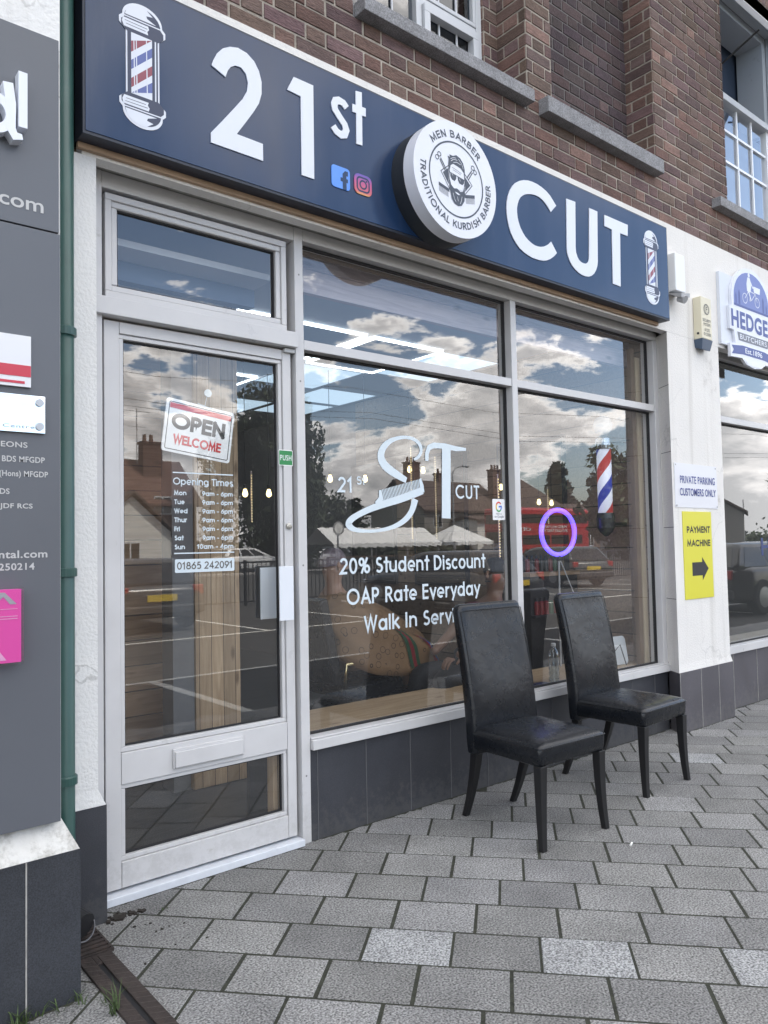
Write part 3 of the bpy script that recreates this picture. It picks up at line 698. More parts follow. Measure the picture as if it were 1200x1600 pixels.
# right pilaster
mb = MB()
prof = [(4.958, -.12), (5.69, -.12), (5.69, .10), (5.028, .10), (5.028, -.002)]
n_ = len(prof); vs = [(x, y, .47) for x, y in prof]+[(x, y, 2.799) for x, y in prof]
mb.add(vs, [(i, (i+1) % n_, (i+1) % n_+n_, i+n_) for i in range(n_)])
mb.add([(4.95, -.125, .414), (5.715, -.125, .414), (5.69, -.12, .47), (4.958, -.12, .47), (5.03, -.002, .414), (5.028, -.002, .47), (5.72, -.002, .414), (5.69, -.002, .47)], [(0, 1, 2, 3), (4, 0, 3, 5), (1, 6, 7, 2)])
obj('pilaster', mb, M_plast, BR)
mb = MB(); mb.add([(4.956, -.124, -.02), (5.72, -.124, -.02), (5.72, .0, -.02), (5.03, .0, -.02), (4.956, -.124, .4135), (5.72, -.124, .4135), (5.72, .0, .4135), (5.03, .0, .4135)], [(0, 1, 5, 4), (1, 2, 6, 5), (3, 0, 4, 7), (4, 5, 6, 7)])
pl = obj('plinth', mb, M_tiler, BR)
mb = MB()
for x in (4.962, 5.245, 5.50): mb.box(x-.002, x+.002, -.1255, -.123, 0, .41)
obj('grout_line', mb, M_grout, pl)
mb = MB()
for z in (.92, 1.42, 1.95, 2.42): mb.add([(4.9565, -.119, z), (5.0265, -.004, z), (5.0265, -.004, z+.0035), (4.9565, -.119, z+.0035)], [(3, 2, 1, 0)])
obj('reveal_joint', mb, M_gask, BR)
# tiled stall riser under the windows
rz_ = obj('stall_riser', MB().box(1.984, 5.02, .004, .10, -.02, .409), M_tile, BR)
mb = MB()
for i in range(11): mb.box(2.02+i*.283-.0013, 2.02+i*.283+.0013, .0015, .004, 0, .405)
obj('grout_line', mb, mat('dark_grout', (.13, .13, .135), .9), rz_)
rz2 = obj('stall_riser', MB().box(5.72, 9.4, .004, .10, -.02, .432), M_tiler, BR)
mb = MB()
for i in range(9): mb.box(5.98+i*.4-.002, 5.98+i*.4+.002, .001, .004, 0, .43)
obj('grout_line', mb, M_grout, rz2)

# ---- barber shop window
def gaskets(mb, x0, x1, z0, z1, y0, y1, w=.009):
    mb.box(x0, x1, y0, y1, z1-w, z1); mb.box(x0, x1, y0, y1, z0, z0+w); mb.box(x0, x0+w, y0, y1, z0+w, z1-w); mb.box(x1-w, x1, y0, y1, z0+w, z1-w)
GY = .056
fr = MB()
fr.box(1.934, 1.981, 0, .10, .0, 2.822); fr.box(3.440, 3.488, 0, .10, .459, 2.765); fr.box(4.972, 5.026, 0, .10, .459, 2.765)
fr.box(1.983, 5.026, .002, .10, 2.767, 2.822)
fr.box(1.983, 3.438, .003, .10, 2.252, 2.298); fr.box(3.490, 4.970, .003, .10, 2.252, 2.298)
SW = obj('shop_window', fr, M_alu, BR, bevel=.003)
obj('sill', MB().box(1.983, 5.03, -.022, .10, .411, .4565), M_alu, SW, bevel=.003)
obj('sill_bead', MB().box(1.983, 5.028, -.006, .05, .4575, .466), M_alu, SW, bevel=.002)
PANES = [(1.983, 3.438, .467, 2.250), (3.490, 4.970, .467, 2.250), (1.983, 3.438, 2.30, 2.765), (3.490, 4.970, 2.30, 2.765)]
gk = MB()
for a, b, c, d in PANES: gaskets(gk, a, b, c, d, .047, .068)
obj('gasket', gk, M_gask, SW)
for a, b, c, d in PANES:
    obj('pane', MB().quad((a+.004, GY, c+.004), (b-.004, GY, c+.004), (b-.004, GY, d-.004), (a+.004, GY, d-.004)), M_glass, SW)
# ---- door frame with vent light
fr = MB()
fr.box(.975, 1.046, 0, .12, .0, 2.822); fr.box(1.046, 1.934, .003, .12, 2.757, 2.822)
fr.box(.99, 1.932, -.026, .12, 2.248, 2.318)
DF = obj('door_frame', fr, M_alu, BR, bevel=.003)
mb = MB(); bars(mb, 1.060, 1.893, 2.326, 2.742, .026, .006, .07); obj('vent_light', mb, M_alu, DF, bevel=.003)
mb = MB(); bars(mb, 1.086, 1.867, 2.352, 2.716, .026, .014, .07); obj('vent_bead', mb, M_alu, DF, bevel=.006)
mb = MB(); gaskets(mb, 1.112, 1.841, 2.378, 2.690, .03, .05, .006); obj('gasket', mb, M_gask, DF)
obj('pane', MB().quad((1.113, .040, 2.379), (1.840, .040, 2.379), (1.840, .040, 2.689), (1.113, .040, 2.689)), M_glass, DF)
obj('threshold', MB().box(1.046, 1.934, -.02, .11, -.01, .030), mat('threshold_metal', (.66, .69, .74), .3, var=.08, vscale=20), DF, bevel=.004)
# ---- door
mb = MB(); mb.box(1.058, 1.118, .018, .066, .042, 2.238); mb.box(1.872, 1.917, .018, .066, .042, 2.238)
mb.box(1.1195, 1.8705, .018, .066, 2.192, 2.238); mb.box(1.1195, 1.8705, .018, .066, .432, .552); mb.box(1.1195, 1.8705, .018, .066, .042, .140)
DR = obj('door', mb, M_alu, BR, bevel=.0025)
mb = MB(); bars(mb, 1.1195, 1.8705, .5535, 2.1905, .018, .026, .062); bars(mb, 1.1195, 1.8705, .1415, .4305, .017, .026, .062)
obj('glazing_bead', mb, M_alu, DR, bevel=.003)
mb = MB(); gaskets(mb, 1.138, 1.852, .572, 2.172, .044, .054, .007); gaskets(mb, 1.137, 1.853, .159, .413, .044, .054, .007); obj('gasket', mb, M_gask, DR)
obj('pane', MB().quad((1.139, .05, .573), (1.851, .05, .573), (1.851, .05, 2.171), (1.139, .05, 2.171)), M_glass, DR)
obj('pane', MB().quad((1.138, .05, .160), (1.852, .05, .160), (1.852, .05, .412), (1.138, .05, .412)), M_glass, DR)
mb = MB(); mb.box(1.326, 1.646, .008, .018, .451, .532); lb = obj('letterbox', mb, M_alu, DR, bevel=.003)
mb = MB(); mb.box(1.332, 1.640, -.001, .008, .457, .520); obj('flap', mb, M_alu, lb, bevel=.003)
mb = MB(); mb.box(1.795, 1.868, -.056, -.048, 1.012, 1.250); mb.box(1.861, 1.868, -.048, .018, 1.012, 1.250); obj('pull_handle', mb, mat('handle_white', (.72, .75, .80), .35), DR, bevel=.002)
(xa, za), (xb, zb) = P(407, 968, .105), P(433, 886, .105); obj('inner_handle', MB().box(xa, xb, .100, .108, za, zb).box(xb-.008, xb, .066, .0995, za, zb), mat('handle_white'), DR, bevel=.002)
obj('lock', MB().lathe([(0, 0), (.014, 0), (.014, .01), (.006, .013)], n=16).xf(Matrix.Translation((1.892, .018, 1.43)) @ Matrix.Rotation(radians(90), 4, 'X')), mat('brass_grey', (.45, .43, .38), .35, metal=.8), DR, smooth=False)
for x_, z_ in ((1.01, .35), (1.01, 1.2), (1.01, 2.0), (1.957, .3), (1.957, 1.25), (1.957, 2.1), (1.957, 2.6)): obj('fixing_screw', MB().disc(x_, z_, .0045, -.0008, .003, 12), mat('screw_dark', (.22, .22, .22), .5), DF)
obj('hinge_guard', MB().box(1.875, 1.93, .0, .017, 2.226, 2.244), M_alud, DR, bevel=.002)
# ---- hours and number on the door glass
mb = MB(); y = .0475
x0, x1 = 1.351, 1.629
mb.box(x0, x1, y-.0004, y, 1.651, 1.656)
mono(mb, 'Opening Times', 1.352, 1.629, 1.603, .030, .0046, y, .05)
rows = [('Mon', '9am - 6pm'), ('Tue', '9am - 6pm'), ('Wed', '9am - 6pm'), ('Thur', '9am - 6pm'), ('Fri', '9am - 6pm'), ('Sat', '9am - 6pm'), ('Sun', '10am - 4pm')]
for i, (a, b) in enumerate(rows):
    z = 1.559-i*.0375
    wa = mono_width(a)*.0225; mono(mb, a, 1.356, 1.356+wa*1.08, z, .0200, .0039, y, .08)
    wb = .146 if i < 6 else .172; mono(mb, b, 1.628-wb, 1.628, z, .0200, .0039, y, .08)
mb.box(x0+.003, x1+.002, y-.0004, y, 1.315, 1.320)
obj('opening_hours', mb, M_whitem, DR)
nb = obj('phone_strip', MB().poly(rrect(1.357, 1.631, 1.237, 1.293, .006), y), M_whitem, DR)
mb = MB(); mono(mb, '01865 242091', 1.366, 1.623, 1.250, .031, .0046, y-.0006, .06); obj('phone_number', mb, mat('smoky_print', (.10, .09, .08), .5), DR)
ps = obj('push_sticker', MB().poly(rrect(1.845, 1.921, 1.705, 1.778, .006), .0176), mat('sticker_white', (.8, .82, .8), .4), DR)
obj('push_ground', MB().poly(rrect(1.848, 1.918, 1.709, 1.774, .004), .0172), mat('push_green', (.03, .24, .075), .4), DR)
mb = MB(); text(mb, 'PUSH', 1.853, 1.913, 1.729, 1.754, .0167, .004, 1.12); obj('push_lettering', mb, M_white, DR)

# ---- window lettering
def smooth(pts, ws, k=6):
    o, w_ = [], []
    for i in range(len(pts)-1):
        p0, p1, p2, p3 = (Vector(pts[max(0, i-1)]), Vector(pts[i]), Vector(pts[i+1]), Vector(pts[min(len(pts)-1, i+2)]))
        for j in range(k):
            u = j/k; o.append(tuple(.5*((2*p1)+(p2-p0)*u+(2*p0-5*p1+4*p2-p3)*u*u+(3*p1-p0-3*p2+p3)*u**3))); w_.append(ws[i]+(ws[i+1]-ws[i])*u)
    return o+[tuple(pts[-1])], w_+[ws[-1]]
mb = MB(); y = GY-.002
def tr(pts): return [P(470+a/3.636, 640+b/3.636, y) for a, b in pts]
def tw(lst): return [w_ for w_ in lst]
Sx = tr([(643, 284), (668, 268), (683, 238), (676, 200), (645, 170), (595, 157), (540, 165), (492, 190), (462, 230), (456, 272), (474, 312), (510, 345), (555, 375), (600, 402)])
mb.ribbon(*smooth(Sx, [.012, .018, .021, .022, .019, .017, .020, .030, .040, .046, .048, .046, .040, .030]), y)
Tl = tr([(692, 460), (640, 480), (560, 509), (480, 534), (400, 562), (325, 598), (283, 628), (274, 655), (304, 680), (365, 690), (440, 687), (520, 668), (585, 632), (628, 580), (650, 508)])
mb.ribbon(*smooth(Tl, [.038, .040, .040, .037, .033, .030, .034, .040, .024, .016, .016, .022, .030, .036, .044]), y-.0002)
for i in range(30):
    t = i/29; a = (447+(680-447)*t, 458+(393-458)*t); b = (462+(690-462)*t, 522+(460-522)*t)
    mb.ribbon(tr([a, b]), .0058, y-.0004)
mb.ribbon(tr([(448, 458), (455, 500), (440, 540)]), [.010, .026, .05], y-.0005); mb.ribbon(tr([(678, 392), (688, 430), (690, 470)]), [.012, .022, .03], y-.0006)
mb.ribbon(tr([(716, 292), (716, 250), (728, 215), (755, 203), (820, 207), (880, 222), (938, 226)]), [.024, .026, .028, .030, .030, .028, .016], y-.0003)
mb.ribbon(tr([(826, 205), (826, 618)]), .066, y-.0007)
obj('swash_logo', mb, M_whitem, SW)
mb = MB()
def win_line(t, pa, pb, cap, w, tk=0.0):
    (xa, za), (xb, zb) = P(*pa, y), P(*pb, y); mono(mb, t, xa, xb, za, cap, w, y, tk+.10)
win_line('20% Student Discount', (531, 898), (759, 889), .080, .0125)
win_line('OAP Rate Everyday', (542, 946), (751, 936), .080, .0125)
win_line('Walk In Service', (569, 988), (736, 978), .080, .0125)
win_line('21', (528, 769), (553, 769), .076, .0118); win_line('CUT', (712, 779), (750, 778), .078, .0115)
(xa, za), (xb, zb) = P(557, 757, y), P(570, 757, y); mono(mb, 'St', xa, xb, za, .042, .0070, y)
obj('window_lettering', mb, M_whitem, SW)
gs = obj('review_sticker', MB().poly(rrect(3.300, 3.405, 1.468, 1.590, .006), y), mat('sticker_white2', (.8, .81, .82), .4), SW)
for nm, a0, a1, c in (('sticker_mark', 40, 150, (.62, .06, .05)), ('sticker_mark', 150, 215, (.75, .45, .03)), ('sticker_mark', 215, 318, (.05, .35, .10)), ('sticker_mark', 318, 365, (.05, .15, .60))):
    mb = MB(); q = arc(3.352, 1.545, .022, .026, a0, a1, 10)
    if a1 == 365: q = q+[(3.352, 1.545)]
    mb.ribbon(q, .0085, y-.0008-.0001*(a0 % 7)); obj(nm, mb, mat('sticker_%d' % a0, c, .5), SW)
mb = MB(); text(mb, 'on Google', 3.315, 3.392, 1.478, 1.495, y-.0008); text(mb, 'Follow us', 3.328, 3.376, 1.500, 1.509, y-.0008); obj('sticker_lettering', mb, M_ink, SW)

# ---- butcher shop window
fr = MB(); fr.box(5.694, 5.74, 0, .1, .433, 2.822); fr.box(8.0, 8.05, 0, .1, .433, 2.822)
fr.box(5.742, 7.998, .002, .1, 2.775, 2.822); fr.box(5.742, 7.998, .003, .1, 2.262, 2.312); fr.box(5.742, 7.998, -.02, .1, .433, .492)
BW = obj('shop_window', fr, M_alu, BR, bevel=.003)
for a, b, c, d in ((5.742, 7.998, .494, 2.26), (5.742, 7.998, 2.314, 2.773)):
    mb = MB(); gaskets(mb, a, b, c, d, .045, .066); obj('gasket', mb, M_gask, BW)
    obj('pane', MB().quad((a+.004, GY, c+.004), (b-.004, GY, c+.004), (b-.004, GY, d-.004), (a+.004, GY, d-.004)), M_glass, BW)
mb = MB(); y = GY-.002
(xa, za), (xb, zb) = P(1190, 868, y), P(1216, 868, y); text(mb, 'HE', xa, xb, za, za+.15, y, .02)
obj('window_lettering', mb, mat('navy_vinyl', (.03, .05, .16), .5), BW)
obj('wall', MB().box(8.052, 9.4, -.11, .14, 0, 2.8), M_plast, BR)

# ------------------------------------------------------------------ interior (parts of the building)
M_pine = wood('pine_boards', (.42, .285, .17), (.60, .44, .28), 'Z', .5, .075)
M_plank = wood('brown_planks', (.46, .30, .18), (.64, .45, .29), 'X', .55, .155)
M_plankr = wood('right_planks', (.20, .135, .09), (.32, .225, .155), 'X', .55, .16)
M_floor = wood('dark_floor', (.028, .031, .034), (.055, .06, .063), 'X', .45, .2, False)
M_ledge = wood('ledge_wood', (.36, .25, .15), (.50, .37, .24), 'X', .5, None)
M_wash = wood('washed_timber', (.50, .42, .45), (.72, .63, .66), 'X', .6, None)
M_ceil = mat('grey_ceiling', (.52, .55, .60), .9, var=.05, vscale=1.5)
obj('interior_floor', MB().box(1.0, 5.25, .11, 7.4, -.05, .012), M_floor, BR)
obj('interior_ceiling', MB().box(.95, 5.6, .3, 7.4, 2.90, 3.0).box(1.0, 5.0, .12, .3, 2.86, 2.95), M_ceil, BR)
obj('interior_back_wall', MB().box(.95, 5.25, 7.4, 7.5, 0, 3.0), mat('back_wall', (.05, .05, .055), .7), BR)
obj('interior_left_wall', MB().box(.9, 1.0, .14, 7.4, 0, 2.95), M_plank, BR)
obj('interior_partition', MB().box(1.0, 2.15, 1.72, 1.78, .012, 2.9), M_plank, BR)
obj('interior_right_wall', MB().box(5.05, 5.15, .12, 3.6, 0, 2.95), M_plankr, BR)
obj('interior_right_wall', MB().box(5.05, 5.15, 3.6, 7.4, 0, 2.95), mat('far_side_wall', (.16, .15, .15), .8), BR)
obj('interior_post', MB().box(1.80, 1.925, 1.06, 1.2, .012, 2.62), mat('slate_post', (.15, .155, .165), .6, var=.1), BR)
cm = obj('interior_column', MB().box(1.93, 2.207, 1.05, 1.5, .012, 2.9), M_pine, BR)
obj('column_base', MB().box(1.90, 2.235, 1.02, 1.52, .013, .13), M_pine, cm, bevel=.008)
obj('vent_soffit', MB().box(1.05, 1.93, .20, 1.05, 2.62, 2.65), mat('white_lining', (.62, .63, .66), .7, var=.03), BR)
obj('vent_soffit_beam', MB().box(1.05, 1.93, .36, .42, 2.53, 2.618), mat('blue_grey_board', (.10, .14, .22), .6), BR)
obj('window_ledge', MB().box(1.95, 5.04, .11, .56, .428, .452), M_ledge, BR, bevel=.003)
obj('ledge_front', MB().box(1.95, 5.04, .50, .53, .012, .427), mat('dark_laminate', (.03, .031, .034), .6), BR)
obj('ledge_end', MB().box(1.852, 1.91, .115, .165, .012, .427), M_pine, BR)
obj('valance', MB().box(1.99, 5.04, .25, .285, 2.625, 2.745), M_wash, BR)
obj('valance', MB().box(1.99, 5.04, .235, .27, 2.748, 2.86), M_wash, BR)
obj('valance_batten', MB().box(1.99, 5.04, .12, .16, 2.772, 2.858), mat('brown_batten', (.17, .115, .075), .7, var=.2, vscale=5), BR)
obj('window_batten', MB().box(4.93, 4.99, .12, .16, .453, 2.66), wood('pale_batten', (.42, .33, .22), (.55, .45, .32), 'Z', .6), BR)
obj('window_batten', MB().box(4.88, 4.925, .125, .155, .453, 2.72), mat('brown_batten'), BR)
# butcher's interior
mb = MB(); mb.box(5.3, 8.6, 4.0, 4.1, 0, 3); mb.box(5.25, 5.3, .14, 4, 0, 3); mb.box(8.6, 8.7, .14, 4, 0, 3); mb.box(5.3, 8.6, .3, 4, 2.85, 2.95)
obj('butcher_interior', mb, mat('butcher_wall', (.20, .20, .19), .7), BR)
obj('butcher_floor', MB().box(5.3, 8.6, .11, 4, -.05, .012), mat('butcher_tiles', (.10, .09, .085), .5), BR)
obj('butcher_ledge', MB().box(5.72, 8.0, .11, .5, .42, .445), mat('pale_ledge', (.42, .39, .34), .5), BR)

# ------------------------------------------------------------------ barber's sign box
SG = thing('shop_sign', 'long navy sign box reading 21st CUT with a raised round badge and barber poles', 'shop sign', (2.9, -.165, 2.835))
YS = -.2125
mb = MB(); mb.box(.914, 4.841, -.211, -.124, 2.846, 3.474); obj('board', mb, M_sign, SG)
mb = MB(); mb.box(.905, 4.85, -.208, -.1205, 2.8345, 2.8455); mb.box(.905, 4.85, -.208, -.1205, 3.4745, 3.484); mb.box(.905, .9135, -.208, -.1205, 2.8455, 3.4745); mb.box(4.8415, 4.85, -.208, -.1205, 2.8455, 3.4745)
obj('edge_trim', mb, M_signe, SG)
obj('timber_batten', MB().box(.91, 4.82, -.140, -.1205, 2.812, 2.834), M_woodr, SG)
for i in range(9):
    mb = MB().box(1.35+i*.42, 1.3515+i*.42, -.209, -.121, 2.8338, 2.8344)
# letters, traced at their size on the sign face
q = lambda pts: trace(pts, 320, 60, 4, YS)
L2 = [(40, 170), (50, 140), (75, 95), (110, 65), (155, 55), (205, 62), (260, 95), (305, 145), (335, 205), (352, 275), (352, 350), (335, 410), (300, 465), (255, 525), (197, 600), (360, 662), (362, 768), (36, 652), (36, 590), (110, 515), (180, 440), (235, 380), (262, 330), (268, 280), (255, 225), (225, 185), (190, 172), (160, 180), (140, 205), (127, 243)]
L1 = [(553, 243), (675, 297), (681, 882), (603, 855), (597, 365), (512, 322)]
M_let = mat('sign_letter_white', (.68, .71, .78), .3)
def letter(pts): obj('letter', MB().poly(pts, YS-.004, YS+.001), M_let, SG)
letter(q(L2)); letter(q(L1))
mb = MB(); mb.ribbon(q([(884, 436), (866, 408), (838, 390), (815, 392), (806, 415), (812, 445), (838, 488), (872, 540), (882, 572), (872, 602), (848, 604), (820, 582), (800, 548)]), .034, YS-.004, y1=YS+.001); obj('letter', mb, M_let, SG)
letter(q([(940, 330), (978, 340), (979, 430), (1003, 440), (1003, 492), (980, 484), (982, 672), (945, 660), (944, 468), (920, 460), (920, 410), (941, 418)]))
q = lambda pts: trace(pts, 780, 260, 4.444, YS)
letter(q([(392, 275), (370, 238), (350, 205), (322, 172), (290, 145), (258, 123), (225, 108), (195, 99), (165, 97), (137, 102), (110, 115), (88, 138), (70, 170), (57, 208), (50, 250), (48, 290), (50, 330), (56, 375), (65, 420), (78, 462), (95, 500), (116, 537), (140, 570), (170, 598), (200, 620), (228, 636), (255, 645), (283, 653), (310, 656), (333, 652), (355, 642), (378, 625), (397, 603), (357, 523), (342, 540), (325, 550), (305, 558), (285, 560), (265, 557), (245, 550), (222, 535), (200, 515), (178, 490), (160, 460), (144, 427), (132, 390), (124, 355), (120, 320), (120, 290), (125, 260), (133, 235), (145, 215), (161, 203), (180, 195), (202, 193), (225, 195), (251, 202), (275, 215), (298, 234), (318, 258), (338, 287), (355, 318)]))
letter(q([(463, 225), (525, 248), (527, 560), (530, 598), (540, 630), (551, 651), (565, 665), (580, 673), (595, 677), (608, 672), (617, 660), (621, 642), (622, 620), (622, 290), (678, 315), (681, 660), (678, 692), (670, 720), (657, 744), (640, 760), (621, 766), (600, 765), (575, 756), (550, 740), (527, 718), (505, 690), (489, 661), (478, 630), (470, 600), (467, 570)]))
letter(q([(728, 338), (889, 408), (888, 485), (836, 465), (840, 835), (787, 815), (780, 440), (728, 415)]))
# social tiles
obj('social_tile', MB().poly(rrect(1.999, 2.102, 2.954, 3.055, .016), YS-.003, YS+.001), mat('tile_blue', (.10, .28, .80), .35), SG)
mb = MB(); c = (2.073, 2.954)
mb.ribbon([(c[0]+.018, 3.031), (c[0]+.006, 3.031), (c[0]-.002, 3.022), (c[0]-.002, 2.9545)], .0215, YS-.0036); mb.box(2.049, 2.0905, YS-.0034, YS-.003, 2.989, 3.0065); obj('tile_mark', mb, M_sign, SG)
M_ig = bpy.data.materials.new('tile_sunset'); M_ig.use_nodes = True
t = M_ig.node_tree; b = t.nodes['Principled BSDF']; tcn = t.nodes.new('ShaderNodeTexCoord'); sp_ = t.nodes.new('ShaderNodeSeparateXYZ'); t.links.new(tcn.outputs['Generated'], sp_.inputs[0])
s1 = t.nodes.new('ShaderNodeMath'); s1.operation = 'SUBTRACT'; t.links.new(sp_.outputs['Z'], s1.inputs[0]); 
s2 = t.nodes.new('ShaderNodeMath'); s2.operation = 'MULTIPLY_ADD'; s2.inputs[1].default_value = -.35; t.links.new(sp_.outputs['X'], s1.inputs[1]); t.links.new(sp_.outputs['X'], s2.inputs[0]); t.links.new(sp_.outputs['Z'], s2.inputs[2])
r = t.nodes.new('ShaderNodeValToRGB'); r.color_ramp.elements[0].color = (.75, .40, .15, 1); r.color_ramp.elements[1].color = (.16, .10, .42, 1); r.color_ramp.elements[1].position = .95
e = r.color_ramp.elements.new(.12); e.color = (.62, .14, .16, 1); e = r.color_ramp.elements.new(.6); e.color = (.50, .10, .26, 1)
t.links.new(sp_.outputs['Z'], r.inputs['Fac']); t.links.new(r.outputs[0], b.inputs['Base Color'])
obj('social_tile', MB().poly(rrect(2.128, 2.230, 2.960, 3.055, .026), YS-.003, YS+.001), M_ig, SG)
mb = MB(); mb.ribbon(rrect(2.144, 2.214, 2.975, 3.040, .018), .008, YS-.0034, closed=True); mb.ring(2.179, 3.0075, .0225, .0145, YS-.0036, n=28); mb.disc(2.199, 3.028, .005, YS-.0037, n=12); obj('tile_mark', mb, M_sign, SG)
# barber pole emblems
def pole_emblem(x0, x1, z0, z1):
    u = lambda a, b: (x0+a*(x1-x0), z0+b*(z1-z0)); y = YS
    V = lambda pts: [u(*p) for p in pts]
    dome = lambda s, e: [(.5+(.42-e)*cos(radians(a)), (.885-(0 if s > 0 else .77))+s*(.115-e*.4)*sin(radians(a))) for a in range(0, 181, 15)]
    out = [(.86, .30), (.86, .70)]
    out = [(.86, .245), (.86, .755), (.93, .775), (1.0, .80), (1.0, .845), (.93, .87)]+[(.5+.43*cos(radians(a)), .875+.125*sin(radians(a))) for a in range(10, 171, 10)]+[(.07, .87), (0, .845), (0, .80), (.07, .775), (.14, .755), (.14, .245), (.07, .225), (0, .20), (0, .155), (.07, .13)]+[(.5+.43*cos(radians(a)), .125+.125*sin(radians(a))) for a in range(190, 351, 10)]+[(.93, .13), (1.0, .155), (1.0, .20), (.93, .225)]
    pe = obj('pole_emblem', MB().poly(V(out), y-.0012, y+.001), M_let, SG)
    k = .045
    inn = [(.5+(a-.5)*(1-2*k), .5+(b-.5)*(1-1.1*k)) for a, b in out]
    dk = MB(); dk.poly(V(inn), y-.0016)
    wh = MB(); rd = MB(); bl = MB()
    wh.poly(V([(.25, .255), (.70, .255), (.70, .745), (.25, .745)]), y-.002); wh.poly(V([(.76, .255), (.79, .255), (.79, .745), (.76, .745)]), y-.002)
    def stripe(mb_, b0, h):
        pts = [(.25, b0-.045), (.70, b0+.115), (.70, b0+.115+h), (.25, b0-.045+h)]
        pts = [(a, max(.257, min(.743, b_))) for a, b_ in pts]; mb_.poly(V(pts), y-.0024)
    stripe(bl, .20, .085); stripe(rd, .345, .075); stripe(bl, .49, .075); stripe(rd, .63, .09)
    for a in (.31, .36, .58): wh.poly(V([(a, .26), (a+.022, .26), (a+.006, .74), (a-.012, .74)]), y-.0027)
    # caps: rings, dome lights and shines
    for s, zc in ((1, .0), (-1, 1.0)):
        f = lambda pts: V([(a, b if s > 0 else 1-b) for a, b in pts])
        wh.poly(f([(.10, .775), (.62, .775), (.60, .80), (.64, .82), (.62, .845), (.08, .845), (.06, .81)]), y-.002)
        wh.poly(f([(.09, .856), (.93, .856), (.93, .866), (.09, .866)]), y-.002)
        wh.poly(f([(.12, .875)]+[(.5+.37*cos(radians(a)), .875+.105*sin(radians(a))) for a in range(170, 75, -10)]+[(.72, .935), (.58, .925), (.60, .905), (.80, .878)]), y-.002)
        dk.poly(f([(.14, .797), (.56, .795), (.56, .800), (.14, .801)]), y-.0024); dk.poly(f([(.12, .822), (.60, .819), (.60, .824), (.12, .826)]), y-.0024)
    obj('emblem_dark', dk, M_ink, pe); obj('emblem_white', wh, M_let, pe)
    obj('emblem_red', rd, mat('emblem_red', (.26, .06, .085), .45), pe); obj('emblem_blue', bl, mat('emblem_blue', (.10, .13, .34), .45), pe)
pole_emblem(1.036, 1.217, 2.919, 3.398); pole_emblem(4.547, 4.727, 2.907, 3.407)
# round badge
cx, cz, R_ = 2.640, 3.107, .283
mb = MB(); mb.disc(cx, cz, R_, -.297, -.2115, 96); obj('badge_spacer', mb, mat('badge_black', (.018, .022, .028), .5), SG)
mb = MB(); mb.disc(cx, cz, R_, -.370, -.2975, 96)
bd = obj('badge', mb, mat('badge_white', (.70, .72, .78), .32), SG, bevel=.002)
y = -.3708
ink = MB(); ink.ring(cx, cz, .186, .178, y, n=80)
mono_on_arc(ink, 'MEN BARBER', cx, cz, .205, 90, .036, .0066, y, .046)
mono_on_arc(ink, 'TRADITIONAL KURDISH BARBER', cx, cz, .205, 270, .036, .0064, y, .0385, outside=False)
fx, fz, fs_ = cx, cz+.008, .00134
F = lambda pts: [(fx+(a-100)*fs_, fz-(b-100)*fs_) for a, b in pts]      # drawing grid 0..200, y down
# razor-strop squares behind the head
ink.ribbon(F([(20, 95), (62, 62), (62, 150)]), .0042, y, closed=True); ink.poly(F([(30, 97), (58, 74), (58, 134)]), y-.0003)
ink.ribbon(F([(180, 105), (138, 68), (138, 152)]), .0042, y, closed=True); ink.poly(F([(170, 107), (142, 82), (142, 138)]), y-.0003)
for s in (-1, 1):       # scissors
    X = lambda a: 100+s*a
    ink.ribbon(F([(X(52), 84), (X(80), 48)]), .006, y-.0005); ink.ribbon(F([(X(60), 88), (X(84), 54)]), .005, y-.0006)
    for ex, ez in ((86, 36), (97, 50)):
        ex_, ez_ = F([(X(ex), ez)])[0]; ink.ring(ex_, ez_, .0125, .0085, y-.0004, n=24)
for s in (-1, 1):       # combs
    X = lambda a: 100+s*a
    ink.poly(F([(X(40), 150), (X(92), 138), (X(92), 150), (X(40), 162)]), y)
    for i in range(12): ink.ribbon(F([(X(46+i*4), 160-i*.9), (X(46+i*4), 182-i*.9)]), .0018, y)
# hair, face, glasses, beard
hair = [(60, 84), (57, 60), (60, 40), (55, 30), (68, 30), (64, 22), (82, 22), (100, 14), (120, 20), (134, 34), (142, 56), (142, 84), (136, 70), (120, 58), (100, 54), (82, 52), (70, 60), (66, 72)]
ink.poly(F(hair), y-.0006)
wt = MB(); wt.poly(F([(66, 72), (70, 60), (82, 52), (100, 54), (120, 58), (136, 70), (139, 100), (134, 140), (66, 140), (62, 100)]), y-.0004)
for a in ([(72, 44), (84, 34), (104, 32)], [(84, 46), (100, 40), (122, 44)], [(110, 26), (126, 38), (134, 56)], [(70, 36), (84, 28), (98, 26)]): wt.ribbon(F(a), .0022, y-.0009)
ink.ribbon(F([(62, 74), (60, 110), (68, 140)]), .003, y-.0008); ink.ribbon(F([(139, 80), (141, 112), (132, 142)]), .003, y-.0008)
ink.poly(F([(66, 88), (97, 92), (96, 104), (88, 114), (74, 112), (67, 102)]), y-.0008); ink.poly(F([(104, 93), (138, 97), (136, 109), (128, 118), (112, 116), (105, 106)]), y-.0008)
ink.ribbon(F([(62, 87), (140, 97)]), .004, y-.001)
ink.ribbon(F([(76, 66), (100, 70), (124, 76)]), .0022, y-.0008); ink.ribbon(F([(80, 74), (100, 77), (120, 82)]), .002, y-.0008)
beard = [(63, 112), (70, 132), (84, 142), (100, 138), (116, 146), (130, 142), (138, 120), (140, 150), (136, 176), (122, 196), (104, 202), (86, 198), (72, 184), (64, 156)]
ink.poly(F(beard), y-.0010)
wt.poly(F([(88, 152), (104, 154), (116, 158), (104, 161), (92, 157)]), y-.0014)
